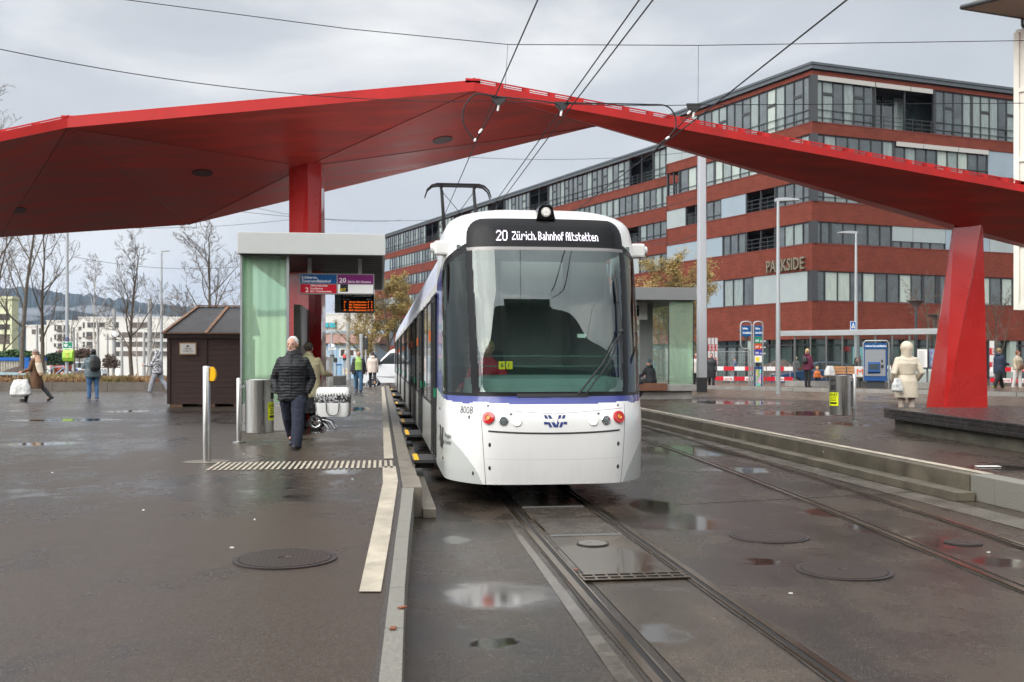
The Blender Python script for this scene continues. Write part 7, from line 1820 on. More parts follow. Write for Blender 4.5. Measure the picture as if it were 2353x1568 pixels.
# mesh fence
a, b = P(1648, 880, 53), P(1720, 880, 52); a.z = b.z = 0; L_ = (b-a).length; dv = (b-a).normalized()
k = thing('mesh_fence', 'grey wire mesh construction fence in front of the shop windows', 'fence', (a.x, a.y, .12), math.atan2(dv.y, dv.x)); mb = MB(); h = 1.95
for x in [i*.11 for i in range(int(L_/.11))]: mb.bb(x, x+.008, 0, .008, .1, h)
for z_ in (.2, .6, 1.0, 1.4, 1.8): mb.bb(0, L_, -.01, .0, z_, z_+.012)
for x in (0, L_*.5-.04, L_*.5+.04, L_): mb.tube([(x, 0, 0), (x, 0, h)], .02, 8)
for z_ in (.1, h): mb.tube([(0, 0, z_), (L_, 0, z_)], .02, 8)
mb.build('mesh', M['galv'], k)
# scaffolding
M['scaf'] = mat('scaffold', (.50, .51, .52), .4, .5)
def scaffold(us, d0, label, tops, zh=790, u_end=None):
    a = P(us[0], 880, d0); k = thing('scaffolding', label, 'scaffolding', (a.x, a.y, .12)); mb = MB(); zz = z_of(zh, d0)
    for u, tp in zip(us, tops):
        p = P(u, 880, d0); mb.tube([(p.x, p.y, .12), (p.x, p.y, z_of(tp, d0))], .035, 8)
        for i in range(6): z_ = .6+i*.5; mb.bb(p.x-.05, p.x+.05, p.y-.05, p.y+.05, z_, z_+.04)
    q = P(u_end or us[-1], 880, d0)
    for z_ in (zz, zz+.5, zz-1.4): mb.tube([(a.x, a.y, z_), (q.x, q.y, z_)], .028, 8)
    mb.bar((a.x, a.y+.3, zz-.1), (q.x, q.y+.3, zz-.1), .6, .06); mb.build('tubes', M['scaf'], k)
scaffold([1660, 1715, 1775, 1822, 1838], 60, 'grey tube scaffolding along the shop front behind the bus stop signs', [788, 780, 717, 713, 770], 772)
scaffold([1905, 1957, 1982, 2060, 2104], 60, 'grey tube scaffolding behind the glazed bus shelter', [772, 770, 772, 770, 772], 783, 2160)
scaffold([2300, 2323, 2345, 2380], 58, 'grey tube scaffolding at the right edge behind the walking man', [790, 782, 795, 790], 800)
# gravel heaps
M['gravel'] = mat('gravel', (.075, .055, .045), .95, var=.5, vs=7, bump=1.0, bs=12)
def heap(u, v, d, w, h, label, zg=.12, cat='heap', m=None):
    p = P(u, v, d); mb = MB(); n = 28; rr_ = random.Random(int(u)); vs = []
    for j in range(7):
        r_ = j/6
        for i in range(n):
            a = 2*math.pi*i/n; zz = h*(1-r_**1.5)*(1+.18*mnoise.noise(Vector((math.cos(a)*r_*3+u, math.sin(a)*r_*3, 0)))); vs.append((math.cos(a)*r_*w/2*(1+.12*math.sin(3*a+u)), math.sin(a)*r_*w*.28, zz if j < 6 else -.05))
    fs = [(j*n+i, j*n+(i+1) % n, (j+1)*n+(i+1) % n, (j+1)*n+i) for j in range(6) for i in range(n)]; mb.add(vs, fs)
    return tag(mb.build('gravel_heap', m or M['gravel'], loc=(p.x, p.y, zg), smooth=True), label, cat)
heap(1790, 884, 56, 4.6, 1.55, 'large dark gravel heap behind the barriers right of the bus stop signs'); heap(1700, 884, 53, 4.0, .55, 'low dark gravel heap behind the barriers left of the bus stop signs')
# ---------------------------------------------------------------- vehicles
def car(name, label, cat, loc, rz, paint, L_=4.4, W_=1.78, H_=1.45, kind='hatch'):
    k = thing(name, label, cat, loc, rz)     # local: x forward
    h = L_/2
    if kind == 'hatch':
        prof_ = [(h, .42), (h-.02, .62), (h-.25, .76), (h-1.05, .92), (h-1.25, .94), (-h+.55, .98), (-h+.10, .92), (-h, .70), (-h+.02, .35)]
        cab = [(h-1.30, .93), (h-2.05, H_-.06), (h-2.5, H_), (-h+1.3, H_-.02), (-h+.75, H_-.14), (-h+.25, .96)]
    elif kind == 'van':
        prof_ = [(h, .42), (h, .80), (h-.10, 1.10), (h-.90, 1.32), (h-1.02, 1.36), (-h+.02, 1.40), (-h, .40)]
        cab = [(h-1.0, 1.34), (h-1.85, H_-.15), (h-2.2, H_), (-h+.05, H_-.02), (-h+.01, 1.38)]
    elif kind == 'mini':
        prof_ = [(h, .42), (h-.02, .70), (h-.12, .90), (h-.60, 1.06), (h-.7, 1.08), (-h+.02, 1.10), (-h, .40)]
        cab = [(h-.68, 1.06), (h-1.35, H_-.10), (h-1.7, H_), (-h+.10, H_-.03), (-h+.02, 1.08)]
    low_ = .26
    r = .31 if kind != 'van' else .34; wx = (h-.88, -h+.80)
    # body side with wheel arches: one loop
    loop = list(prof_) ; bot = []
    for cx_ in (wx[1], wx[0]):
        for i in range(9): a = math.pi - math.pi*i/8; bot.append((cx_+math.cos(a)*(r+.06), .30+math.sin(a)*(r+.05)))
    loop = prof_ + [(-h+.05, low_)] + bot + [(h-.04, low_)]
    mb = MB(); bm = bmesh.new()
    def side(y, sc): return [(x, y*sc, z) for x, z in loop]
    n = len(loop); secs_ = [(-W_/2, .0), (-W_/2, 1)]
    ys_ = [(-.5, .30), (-.5, 1)]
    # simple: extrude flat sides, faces triangulated by bmesh
    vl = [bm.verts.new((x, -W_/2, z)) for x, z in loop]; vr = [bm.verts.new((x, W_/2, z)) for x, z in loop]
    bm.faces.new(vl); bm.faces.new(vr[::-1])
    for i in range(n): bm.faces.new((vl[i], vl[(i+1) % n], vr[(i+1) % n], vr[i]))
    bmesh.ops.triangulate(bm, faces=[f for f in bm.faces if len(f.verts) > 4]); bmesh.ops.recalc_face_normals(bm, faces=bm.faces)
    es = [e_ for e_ in bm.edges if abs(e_.verts[0].co.y-e_.verts[1].co.y) < 1e-4 and e_.calc_face_angle(0) > .5 and min(v.co.z for v in e_.verts) > .4]
    bmesh.ops.bevel(bm, geom=es, offset=.07, segments=3, affect='EDGES', clamp_overlap=True)
    me = bpy.data.meshes.new('body'); bm.to_mesh(me); bm.free(); me.materials.append(paint); me.polygons.foreach_set('use_smooth', [True]*len(me.polygons)); me.set_sharp_from_angle(angle=R(40))
    o = bpy.data.objects.new('body', me); COL.objects.link(o); o.parent = k; reg(o, k)
    tp = .80 if kind == 'hatch' else .90
    mb = MB(); nb_ = len(cab); zmin, zmax = cab[0][1], H_
    def yy(z): f = (z-zmin)/(zmax-zmin); return W_/2*(1-.02)*(1-f*(1-tp))
    A = [(x, -yy(z), z) for x, z in cab]; Bv = [(x, yy(z), z) for x, z in cab]
    mb.add(A+Bv, [tuple(range(nb_)), tuple(range(nb_, 2*nb_))[::-1]] + [(i, i+1, nb_+i+1, nb_+i) for i in range(nb_-1)]); mb.m = [0, 0] + [0]*(nb_-1)
    cb_ = mb.build('cabin', paint, k, smooth=True, bevel=.03)
    gm_ = MB(); g = M['cargl']
    for s_ in (-1, 1):
        ins = [(x*(1), z) for x, z in cab]; cx_ = sum(x for x, z in ins)/nb_; cz_ = sum(z for x, z in ins)/nb_
        wn_ = [(cx_+(x-cx_)*.90, cz_+(z-cz_)*.74+.01) for x, z in ins]
        if kind == 'van': wn_ = [(h-1.15, 1.40), (h-1.85, H_-.30), (h-2.1, H_-.28), (h-2.1, 1.40)]
        mids = [(wn_, )]
        gm_.poly([(x, s_*(yy(z)+.012), z) for x, z in wn_])
    (xa, za), (xb, zb_) = cab[0], cab[1]; f0, f1 = .10, .92
    q = lambda f, s_: (xa+(xb-xa)*f+.02, s_*(yy(za+(zb_-za)*f)-.10), za+(zb_-za)*f+.015); gm_.add([q(f0, -1), q(f0, 1), q(f1, 1), q(f1, -1)], [(0, 1, 2, 3)])
    if kind != 'van': (xa, za), (xb, zb_) = cab[-1], cab[-2]; q2_ = lambda f, s_: (xa+(xb-xa)*f-.02, s_*(yy(za+(zb_-za)*f)-.12), za+(zb_-za)*f+.015); gm_.add([q2_(f0, -1), q2_(f0, 1), q2_(f1, 1), q2_(f1, -1)], [(0, 1, 2, 3)])
    gm_.build('window', g, k)
    pm_ = MB()
    for s_ in (-1, 1):
        for x in ((h-2.55, ) if kind == 'hatch' else (h-2.15,)): pm_.bb(x-.04, x+.04, s_*(W_/2*tp+.0)-.06*1, s_*(W_/2*tp)+.06, .98 if kind == 'hatch' else 1.4, 1.0 if kind == 'hatch' else 1.42)
    for s_ in (-1, 1):
        for cx_ in wx:
            wm = MB(); wm.tube([(cx_, s_*(W_/2-.20), r), (cx_, s_*(W_/2-.01), r)], r, 28); w_ = wm.build('wheel', M['rubber'], k, smooth=True)
            wm = MB(); yv = s_*(W_/2+.0); wm.tube([(cx_, yv-.02*s_, r), (cx_, yv+.008*s_, r)], r*.30, 16)
            for i in range(7): a = 2*math.pi*i/7; wm.bar((cx_, yv, r), (cx_+math.cos(a)*r*.66, yv, r+math.sin(a)*r*.66), .05, .02)
            wm.tube([(cx_+math.cos(a)*r*.68, yv, r+math.sin(a)*r*.68) for a in [2*math.pi*i/24 for i in range(25)]], .016, 6, caps=False); wm.build('rim', M['alurim'], w_)
        mm_ = MB(); mm_.ell((h-1.45 if kind == 'hatch' else h-1.2, s_*(W_/2+.10), 1.0 if kind == 'hatch' else 1.5), (.09, .11, .10 if kind == 'hatch' else .18), 12, 8); mm_.build('mirror', paint if kind != 'van' else M['black_matte'], k, smooth=True)
        lm_ = MB(); lm_.ell((h-.14, s_*(W_/2-.28), .72 if kind == 'hatch' else .95), (.12, .20, .09), 12, 8); lm_.build('headlight', M['lens_clear'], k, smooth=True)
        lm_ = MB(); lm_.ell((-h+.06, s_*(W_/2-.14), .82), (.07, .12, .12), 12, 8); lm_.build('tail_light', M['lens_red'], k, smooth=True)
    bm_2 = MB(); bm_2.bb(h-.30, h+.03, -W_/2+.1, W_/2-.1, .28, .48); bm_2.bb(-h-.03, -h+.3, -W_/2+.1, W_/2-.1, .28, .46); bm_2.build('bumper', M['black_matte'] if kind != 'hatch' else paint, k, bevel=.04)
    return k
M['cargl'] = mat('car_glass', (.025, .032, .033), .03, spec=1.0, coat=.6); M['alurim'] = mat('alloy', (.55, .55, .56), .25, .9)
q = P(1872, 884, 53.5); car('parked_car', 'dark blue parked car behind the glazed bus shelter', 'car', (q.x, q.y, .12), math.pi+YAW*.0-R(8), mat('car_blue', (.02, .055, .13), .2, coat=.8), 4.4, 1.78, 1.45)
q = P(2090, 884, 53); car('parked_car', 'white parked car half hidden between the ticket machine and the red column', 'car', (q.x, q.y, .12), R(170), mat('car_white', (.55, .56, .54), .25, coat=.6), 4.2, 1.75, 1.48)
q = P(935, 889, 59.5); vw = car('delivery_van', 'white delivery van seen past the end of the left platform', 'van', (q.x, q.y, 0), math.pi-R(3), mat('van_white', (.72, .73, .74), .25, coat=.5), 5.6, 1.95, 2.35, 'van')
q = P(197, 850, 112); vn = car('service_van', 'white service van with OPUS in light blue letters behind the planting on the left', 'van', (q.x, q.y, terrain(q.x, q.y)+.15), R(0), mat('van_white2', (.66, .68, .70), .3, coat=.5), 4.1, 1.8, 1.85, 'mini')
mb = MB(); text(mb, 'OPUS', (.0, -.912, .62), (1, 0, 0), (0, 0, 1), .34, 1.5, 0, .01); mb.build('lettering', mat('opus_blue', (.30, .48, .62), .5), vn); 
mb = MB(); mb.bb(-1.0, -.6, -.913, -.905, .5, 1.1); mb.build('blue_stripe', M['sg_blue'], vn)
# ================================================================ TREES, PLANTING, FAR BUILDINGS, HILLS, WIRES
def tree(label, loc, H_, seed, spread=.35, trunk_r=.12, levels=5, col=None, crown=None, ncrown=0, csize=.06, name='bare_tree', lean=0, nb=(5, 4, 4, 3, 3), up=.35, start=.25, twig_r=.010, crop=None, group='bare trees behind the planting', cat='tree'):
    rn = random.Random(seed); k = thing(name, label, cat, loc, 0, group)
    tm_ = MB(); cm = MB(); tips = []
    def grow(p, d, L_, r, lv):
        n = 4 if lv < 2 else 3; pts = [p]; q = p.copy(); dd_ = d.copy(); rad = [r]
        for i in range(n):
            dd_ = (dd_ + Vector((rn.uniform(-1, 1), rn.uniform(-1, 1), rn.uniform(-.6, 1)*.8))*(.13+.07*lv) + Vector((0, 0, up*(.30 if lv == 1 else .10)))).normalized()
            q = q + dd_*L_/n; pts.append(q.copy()); rad.append(max(twig_r*.45, r*(1-(.88 if lv == 0 else .7)*(i+1)/n)))
        (tm_ if lv < 2 else cm).tube(pts, [max(x, twig_r*.5) for x in rad], 8 if lv == 0 else (5 if lv < 3 else 3), caps=False)
        if lv >= levels-1: tips.append((pts, dd_)); return
        cnt = nb[lv]
        for i in range(cnt):
            t = (start if lv == 0 else .2) + (1-(start if lv == 0 else .2))*(i+rn.random()*.8)/cnt; t = min(.97, t); f = t*n; j = min(n-1, int(f)); b = pts[j].lerp(pts[j+1], f-j)
            az = rn.uniform(0, 2*math.pi); ax = dd_.orthogonal().normalized(); loc_d = (pts[j+1]-pts[j]).normalized()
            ax = Matrix.Rotation(az, 3, loc_d) @ loc_d.orthogonal().normalized(); ang = R(rn.uniform(26, 58)*(1.0 if lv else .85+spread*.35))
            nd = (loc_d*math.cos(ang) + ax*math.sin(ang)).normalized(); 
            l2 = L_*rn.uniform(.34, .52)*(1.05-.60*t if lv == 0 else 1.05-.25*t)*(.8+spread*.55 if lv == 0 else 1)
            grow(b, nd, l2, max(twig_r, r*(1-.8*t)*.52), lv+1)
        if lv > 0: pass
    grow(Vector((0, 0, -.1)), Vector((lean, 0, 1)).normalized(), H_, trunk_r, 0)
    tm_.build('trunk', col or M['bark'], k, smooth=True)
    if crown:
        for pts, dd_ in tips:
            for i in range(ncrown):
                p = pts[rn.randrange(1, len(pts))] + Vector((rn.gauss(0, .12), rn.gauss(0, .12), rn.gauss(-.05, .12))); s = csize*rn.uniform(.6, 1.4)
                a = Vector((rn.uniform(-1, 1), rn.uniform(-1, 1), rn.uniform(-1, 1))).normalized(); b = a.orthogonal().normalized(); cm.add([p-a*s, p+b*s*.35, p+a*s, p-b*s*.35], [(0, 1, 2, 3)], 1)
    cm.build('crown', [M['twig'], crown or M['twig']], k)
    return k
def gz(u, d): q = P(u, 850, d); return (q.x, q.y, terrain(q.x, q.y))
M['birch'] = mat('birch_bark', (.42, .38, .33), .7, var=.5, vs=5, stretch=(1, 1, 3)); M['catkin'] = mat('catkin', (.22, .16, .05), .9, var=.3, vs=3); M['leaf_y'] = mat('young_leaf', (.28, .20, .06), .8, var=.35, vs=1.5)
M['greybark'] = mat('grey_bark', (.14, .12, .095), .85, var=.3, vs=6)
hgt = lambda v, d: z_of(v, d)
tree('big bare multi-branched tree at the far left edge behind the planting', gz(-25, 56), 13.5, 4, .6, .20, 5, nb=(10, 6, 5, 4), lean=.10)
tree('bare tree with mossy branches between the left edge and the woman in the brown coat', gz(48, 60), 12.5, 9, .5, .17, 5, nb=(9, 6, 4, 4), lean=.05, col=M['greybark'])
tree('bare alder with a forked crown left of the grey lamp mast with the defibrillator', gz(97, 58), 10.2, 21, .5, .14, 5, nb=(10, 5, 4, 4), lean=.08)
tree('thin white-stemmed birch between the backpack woman and the defibrillator mast', gz(222, 75), 8.6, 33, .2, .09, 5, nb=(12, 6, 5, 4), col=M['birch'], lean=-.06, up=.1)
tree('tall bare alder left of the hut with a straight dark trunk', gz(304, 66), 9.0, 14, .35, .15, 5, nb=(13, 6, 5, 5), lean=.02)
tree('slim white birch just right of the tall alder', gz(318, 74), 7.2, 51, .1, .06, 4, nb=(8, 5, 4), col=M['birch'])
tree('leaning slim white birch left of the grey street lamp', gz(332, 72), 7.0, 52, .1, .06, 4, nb=(8, 5, 4), col=M['birch'], lean=.12)
tree('tall bare tree rising behind the hut next to the shelter', gz(482, 62), 9.6, 17, .35, .15, 5, nb=(14, 6, 5, 5))
tree('low round bare tree with yellowish twigs behind the hut', gz(432, 78), 6.4, 61, .7, .12, 5, crown=M['catkin'], ncrown=2, csize=.05, nb=(9, 5, 4, 3), start=.15)
tree('low bare tree with yellowish twigs between the hut and the shelter', gz(515, 84), 6.6, 62, .7, .12, 5, crown=M['catkin'], ncrown=2, csize=.05, nb=(9, 5, 4, 3), start=.15)
tree('bare dark tree behind the yellow block at the left edge', gz(10, 84), 9.5, 71, .6, .14, 5, nb=(8, 5, 4, 3))
tree('bare young tree among the far masts left of the grey lamp', gz(175, 92), 6.5, 72, .5, .10, 5, nb=(8, 5, 4, 3))
yt = dict(name='budding_tree', group='trees with ochre spring buds', up=.25, start=.12)
tree('wide tree with ochre buds in front of the brick building behind the right shelter', gz(1558, 50), 5.9, 81, 1.0, .15, 5, crown=M['leaf_y'], ncrown=10, csize=.06, nb=(12, 7, 5, 4), **yt)
tree('ochre budding tree left of the tram in front of the brick building', gz(893, 68), 6.6, 83, .9, .16, 5, crown=M['leaf_y'], ncrown=12, csize=.07, nb=(11, 6, 5, 4), **yt)
tree('sparser ochre budding tree between the blue building and the tram', gz(838, 70), 5.8, 85, 1.0, .14, 5, crown=M['leaf_y'], ncrown=6, csize=.06, nb=(10, 6, 4, 4), **yt)
tree('small bare tree behind the disc lamps left of the red column', gz(2150, 60), 5.8, 91, .8, .10, 5, nb=(9, 5, 4, 3), group='small bare trees by the brick building')
tree('small bare tree right of the red column in front of the brick building', gz(2295, 60), 5.4, 92, .8, .10, 5, nb=(9, 5, 4, 3), group='small bare trees by the brick building')
# planting strip with kerb wall
y0_ = P(200, 898, 43).y; a = P(-260, 898, 43.3); b = P(560, 898, 43.3)
wt_ = thing('planter_wall', 'long low concrete planter wall on the left behind the pedestrians', 'wall', (a.x, a.y, PZ))
mb = MB(); dv = (b-a).normalized(); nn = Vector((-dv.y, dv.x, 0)); Lw = (b-a).length
for i in range(int(Lw/2.4)+1):
    p_ = a+dv*(i*2.4); q_ = a+dv*(i*2.4+2.385); mb.prism([(p_.x, p_.y, PZ), (q_.x, q_.y, PZ), ((q_+nn*.25).x, (q_+nn*.25).y, PZ), ((p_+nn*.25).x, (p_+nn*.25).y, PZ)], (0, 0, .36))
mb.build('wall', mat('wall_brown', (.105, .088, .070), .7, var=.3, vs=1.6, bump=.3, bs=30), wt_, world=True)
struct('planting_bed', MB().poly([tuple(a+nn*.25)[:2]+(PZ+.28,), tuple(b+nn*.25)[:2]+(PZ+.28,), tuple(b+nn*9)[:2]+(PZ+.15,), tuple(a+nn*9)[:2]+(PZ+.15,)]), mat('soil', (.10, .085, .05), .95, var=.4, vs=1.5, bump=.6, bs=20))
rn = random.Random(99); gm_ = MB()
for i in range(15000):
    t = rn.random()*Lw; w_ = rn.random()**1.5*5+.3; p_ = a+dv*t+nn*w_; cl = mnoise.noise(Vector((t*.35, w_*.4, 0))); h = (.22+.35*max(0, cl+.25)+.10*mnoise.noise(Vector((t*1.4, 0, 3))))*rn.uniform(.5, 1.15); lx_, ly_ = rn.gauss(0, .16), rn.gauss(0, .12); s = rn.uniform(.012, .03)
    z0 = PZ+.26; m = 0 if rn.random() < .55 else (1 if cl < .15 else 2)
    gm_.add([(p_.x-s, p_.y, z0), (p_.x+s, p_.y, z0), (p_.x+lx_+s*.5, p_.y+ly_, z0+h), (p_.x+lx_-s*.5, p_.y+ly_, z0+h*.95)], [(0, 1, 2, 3)], m)
tag(gm_.build('dry_grass', [mat('dry_stem', (.26, .17, .075), .9, var=.3, vs=1), mat('red_stem', (.17, .075, .04), .9, var=.3, vs=1), mat('olive_stem', (.16, .15, .05), .9, var=.3, vs=1)]), 'low strip of dry brown and reddish shrubs growing behind the planter wall', 'shrubs', kind='stuff')
# evergreen hedges
def leafy(name, label, u0, u1, v0, v1, d, m, dep=2.0, n=5000, s=.12, cat='hedge', sparse=0, zb=None):
    a_, b_ = P(u0, v1, d), P(u1, v1, d); w = (b_-a_).length; h = (v1-v0)/FPX*d; k = thing(name, label, cat, (a_.x, a_.y, a_.z), -YAW); r_ = random.Random(int(u0*7+v0)); mb = MB()
    for i in range(n):
        x, y, z = r_.random()*w, r_.random()*dep, r_.random()*h
        top = h*(.72+.28*mnoise.noise(Vector((x*.9, 0, u0)))*1.3) * min(1, .55+min(x, w-x)*.9)
        if z > top: continue
        a3 = Vector((r_.gauss(0, 1), r_.gauss(0, 1), r_.gauss(0, 1))).normalized(); b3 = a3.orthogonal().normalized(); ss_ = s*r_.uniform(.5, 1.3); p = Vector((x, y, z)); mb.add([p-a3*ss_, p+b3*ss_*.6, p+a3*ss_, p-b3*ss_*.6], [(0, 1, 2, 3)])
    mb.build('foliage', m, k); st = MB()
    for i in range(int(w/1.0)+1): st.tube([(min(w, i*1.0+.3), dep/2, -.6), (min(w, i*1.0+.3), dep/2, h*.6)], .04, 5)
    st.build('stem', M['bark'], k); return k
M['ever'] = mat('evergreen', (.035, .085, .02), .6, var=.5, vs=1.2); M['ever2'] = mat('evergreen_dark', (.022, .05, .02), .6, var=.4, vs=1.2); M['brush'] = mat('brush', (.11, .075, .055), .9, var=.3, vs=1)
leafy('hedge', 'fresh green evergreen hedge behind the skip at the left edge', -60, 76, 797, 832, 76, M['ever'], 2, 7000, .11)
leafy('hedge', 'dark green evergreen hedge behind the woman in the brown coat', 96, 142, 797, 838, 74, M['ever2'], 2, 4500, .11)
leafy('shrub', 'reddish brown leafless shrub left of the defibrillator mast', 121, 144, 794, 822, 84, mat('brush_red', (.15, .05, .045), .9), 1.5, 1800, .09, 'shrub')
leafy('shrub', 'brown leafless shrub between the defibrillator mast and the backpack woman', 165, 196, 786, 822, 84, M['brush'], 1.5, 2200, .09, 'shrub')
leafy('shrub', 'brown leafless shrub right of the backpack woman', 232, 258, 800, 845, 80, M['brush'], 1.5, 1600, .09, 'shrub')
# skip / container, soil heap, trailer, red container, bicycles, parapet
def blk(name, label, cat, u0, u1, v0, v1, d, m, dep=2.4, parts=None, grp=None):
    a_ = P(u0, v1, d); w = (u1-u0)/FPX*d; h = (v1-v0)/FPX*d; k = thing(name, label, cat, (a_.x, a_.y, a_.z), -YAW, grp); return k, w, h
k, w, h = blk('skip_container', 'pale ribbed container with a blue rim at the left edge behind the planting', 'container', -80, 66, 821, 860, 62, None)
mb = MB(); mb.bb(0, w, .05, 2.4, -.5, h*.80); 
for i in range(int(w/.16)): mb.bb(i*.16, i*.16+.08, 0, .05, -.4, h*.76)
mb.build('body', mat('container_cream', (.42, .39, .32), .6, var=.25, vs=3), k); MB().bb(-.02, w+.02, -.06, 2.42, h*.80, h).build('rim', M['sg_blue'], k); MB().bb(w-.25, w+.03, -.05, -.001, -.4, h*.79).build('end_post', M['sg_blue'], k)
heap(34, 866, 50, 2.6, .8, 'dark soil heap in front of the pale container', .5); heap(190, 866, 52, 3.2, .62, 'dark soil heap behind the planting in front of the white van', .5)
k, w, h = blk('trailer_rail', 'low light blue trailer frame along the planting at the left edge', 'trailer', -60, 62, 856, 864, 49, None); MB().bb(0, w, 0, 1.2, h*.3, h).build('frame', mat('pale_blue', (.30, .42, .45), .5), k)
mb = MB(); mb.bb(.3, .5, .1, .9, -.4, h*.3-.002); mb.bb(w-.8, w-.6, .1, .9, -.4, h*.3-.002); mb.build('support', M['galv'], k)
k, w, h = blk('red_tank', 'orange-red low container lying behind the bicycles on the left', 'container', 112, 156, 837, 852, 80, None); mb = MB(); mb.tube([(0, .5, h*.45), (w*.98, .5, h*.45)], h*.55, 16); mb.build('body', mat('orange_red', (.50, .09, .05), .5), k, smooth=True); MB().bb(w*.2, w*.28, -.15, 1.1, -.6, h).build('band', mat('orange', (.7, .25, .03), .5), k)
def bicycle(loc, rz, col, label):
    k = thing('bicycle', label, 'bicycle', loc, rz, 'bicycles behind the planting')
    for x in (-.52, .52):
        mb = MB(); mb.tube([(x+.33*math.cos(a), 0, .34+.33*math.sin(a)) for a in [2*math.pi*i/20 for i in range(21)]], .022, 6, caps=False)
        for i in range(6): a = math.pi*i/6; mb.tube([(x-.32*math.cos(a), 0, .34-.32*math.sin(a)), (x+.32*math.cos(a), 0, .34+.32*math.sin(a))], .004, 3)
        mb.build('wheel', M['rubber'], k)
    mb = MB(); 
    for p_, q_ in (((-.52, .34), (-.15, .80)), ((-.52, .34), (-.08, .32)), ((-.08, .32), (-.18, .90)), ((-.15, .78), (.38, .80)), ((-.08, .32), (.38, .74)), ((.36, .90), (.52, .34))): mb.tube([(p_[0], 0, p_[1]), (q_[0], 0, q_[1])], .025, 8)
    mb.build('frame', mat('bike_paint', col, .4), k); MB().ell((-.2, 0, .94), (.13, .07, .03)).build('saddle', M['black_matte'], k); MB().tube([(.30, -.27, 1.0), (.36, -.1, .98), (.36, .1, .98), (.30, .27, 1.0)], .014, 6).build('handlebar', M['black_matte'], k)
q = P(128, 864, 56); bicycle((q.x, q.y, .45), .3, (.25, .42, .55), 'light blue bicycle parked left of the defibrillator mast'); q = P(142, 864, 58); bicycle((q.x, q.y, .42), -.5, (.55, .12, .08), 'red bicycle parked beside the light blue one')
k, w, h = blk('parapet', 'long grey concrete parapet wall in the distance behind the defibrillator mast', 'wall', 130, 205, 819, 836, 120, None); MB().bb(0, w, 0, .4, -1, h).build('wall', M['concrete'], k)
# defibrillator mast
q = P(154, 878, 47.3); k = thing('line_mast', 'grey round mast left of the backpack woman carrying the defibrillator box', 'mast', (q.x, q.y, .5)); MB().tube([(0, 0, 0), (0, 0, 7.6)], [.085, .065], 16).build('post', M['pole_grey'], k, smooth=True)
mb = MB(); mb.tube([(0, 0, z_of(799, 47.3)-.2), (0, 0, z_of(775, 47.3)-.5)], .092, 16); mb.build('sticker_band', mat('stickers', (.10, .12, .22), .5, var=.8, vs=14), k, smooth=True)
k, w, h = blk('defibrillator_sign', 'green and white AED defibrillator sign with heart on the grey mast', 'sign', 144, 167, 785, 802, 47.1, None)
MB().bb(0, w, 0, .03, 0, h).build('panel', M['s_white'], k); MB().bb(.02, w-.02, -.006, -.001, h*.12, h*.95).build('face', mat('aed_green', (.0, .20, .10), .4), k)
mb = MB(); text(mb, 'AED', (w*.22, -.01, h*.78), (1, 0, 0), (0, 0, 1), .05, w*.25, 0, .03); text(mb, 'DAE', (w*.58, -.01, h*.25), (1, 0, 0), (0, 0, 1), .05, w*.28, 0, .03)
hx, hz = w*.32, h*.48; mb.poly([(hx+.085*16*math.sin(t)**3/16, -.01, hz+.085*(13*math.cos(t)-5*math.cos(2*t)-2*math.cos(3*t)-math.cos(4*t))/16) for t in [2*math.pi*i/28 for i in range(28)]]); mb.build('lettering', M['s_text'], k)
k, w, h = blk('defibrillator_box', 'lime green rounded defibrillator box fixed on the grey mast', 'box', 145, 168, 803, 831, 47.1, None)
mb = MB(); mb.prism([(0, .12, 0), (0, -.04, .03), (0, -.12, h*.35), (0, -.10, h*.75), (0, .0, h*.98), (0, .12, h)], (w, 0, 0)); mb.build('case', mat('lime', (.33, .60, .06), .4), k, bevel=.02); MB().bb(w*.34, w*.68, -.135, -.11, h*.30, h*.75).build('window', mat('box_window', (.45, .5, .08), .3), k)
# concrete masts in the distance
def mast(u, vt, d, r, label, m=None): q = P(u, 850, d); z0 = terrain(q.x, q.y); k = thing('concrete_mast', label, 'mast', (q.x, q.y, z0), 0, 'concrete masts along the far tram line'); MB().tube([(0, 0, 0), (0, 0, z_of(vt, d)-z0)], [r, r*.72], 12).build('post', m or mat('mast_concrete', (.33, .33, .32), .7), k, smooth=True)
for i, (u, vt, d, r) in enumerate(((262, 708, 82, .19), (344, 687, 80, .22), (225, 741, 105, .16), (169, 752, 110, .17), (280, 763, 100, .15), (247, 766, 130, .15), (331, 765, 100, .16), (177, 764, 120, .12), (85, 745, 95, .14), (800, 640, 80, .20), (775, 782, 90, .12))):
    mast(u, vt, d, r, 'light concrete mast rising %s' % ('left of the bare alder beside a round white disc', 'between the bare alder and the grey street lamp, the tallest', 'behind the birch', 'right of the defibrillator mast', 'in front of the white flats, right of the disc mast', 'thin and short behind the brown shrub', 'behind the leaning birch', 'thin, close to the one right of the defibrillator mast', 'behind the woman in the brown coat', 'in front of the blue corrugated building beside the shelter', 'low behind the direction arrows')[i])
q = P(265, 766, 81.5); tag(MB().lathe([(.28, -.03), (.28, .03), (.1, .05)], n=20).build('white_disc', M['s_white'], loc=(q.x, q.y, q.z)), 'round white disc fixed on a concrete mast left of the alder', 'sign').rotation_euler = (R(90), 0, 0)
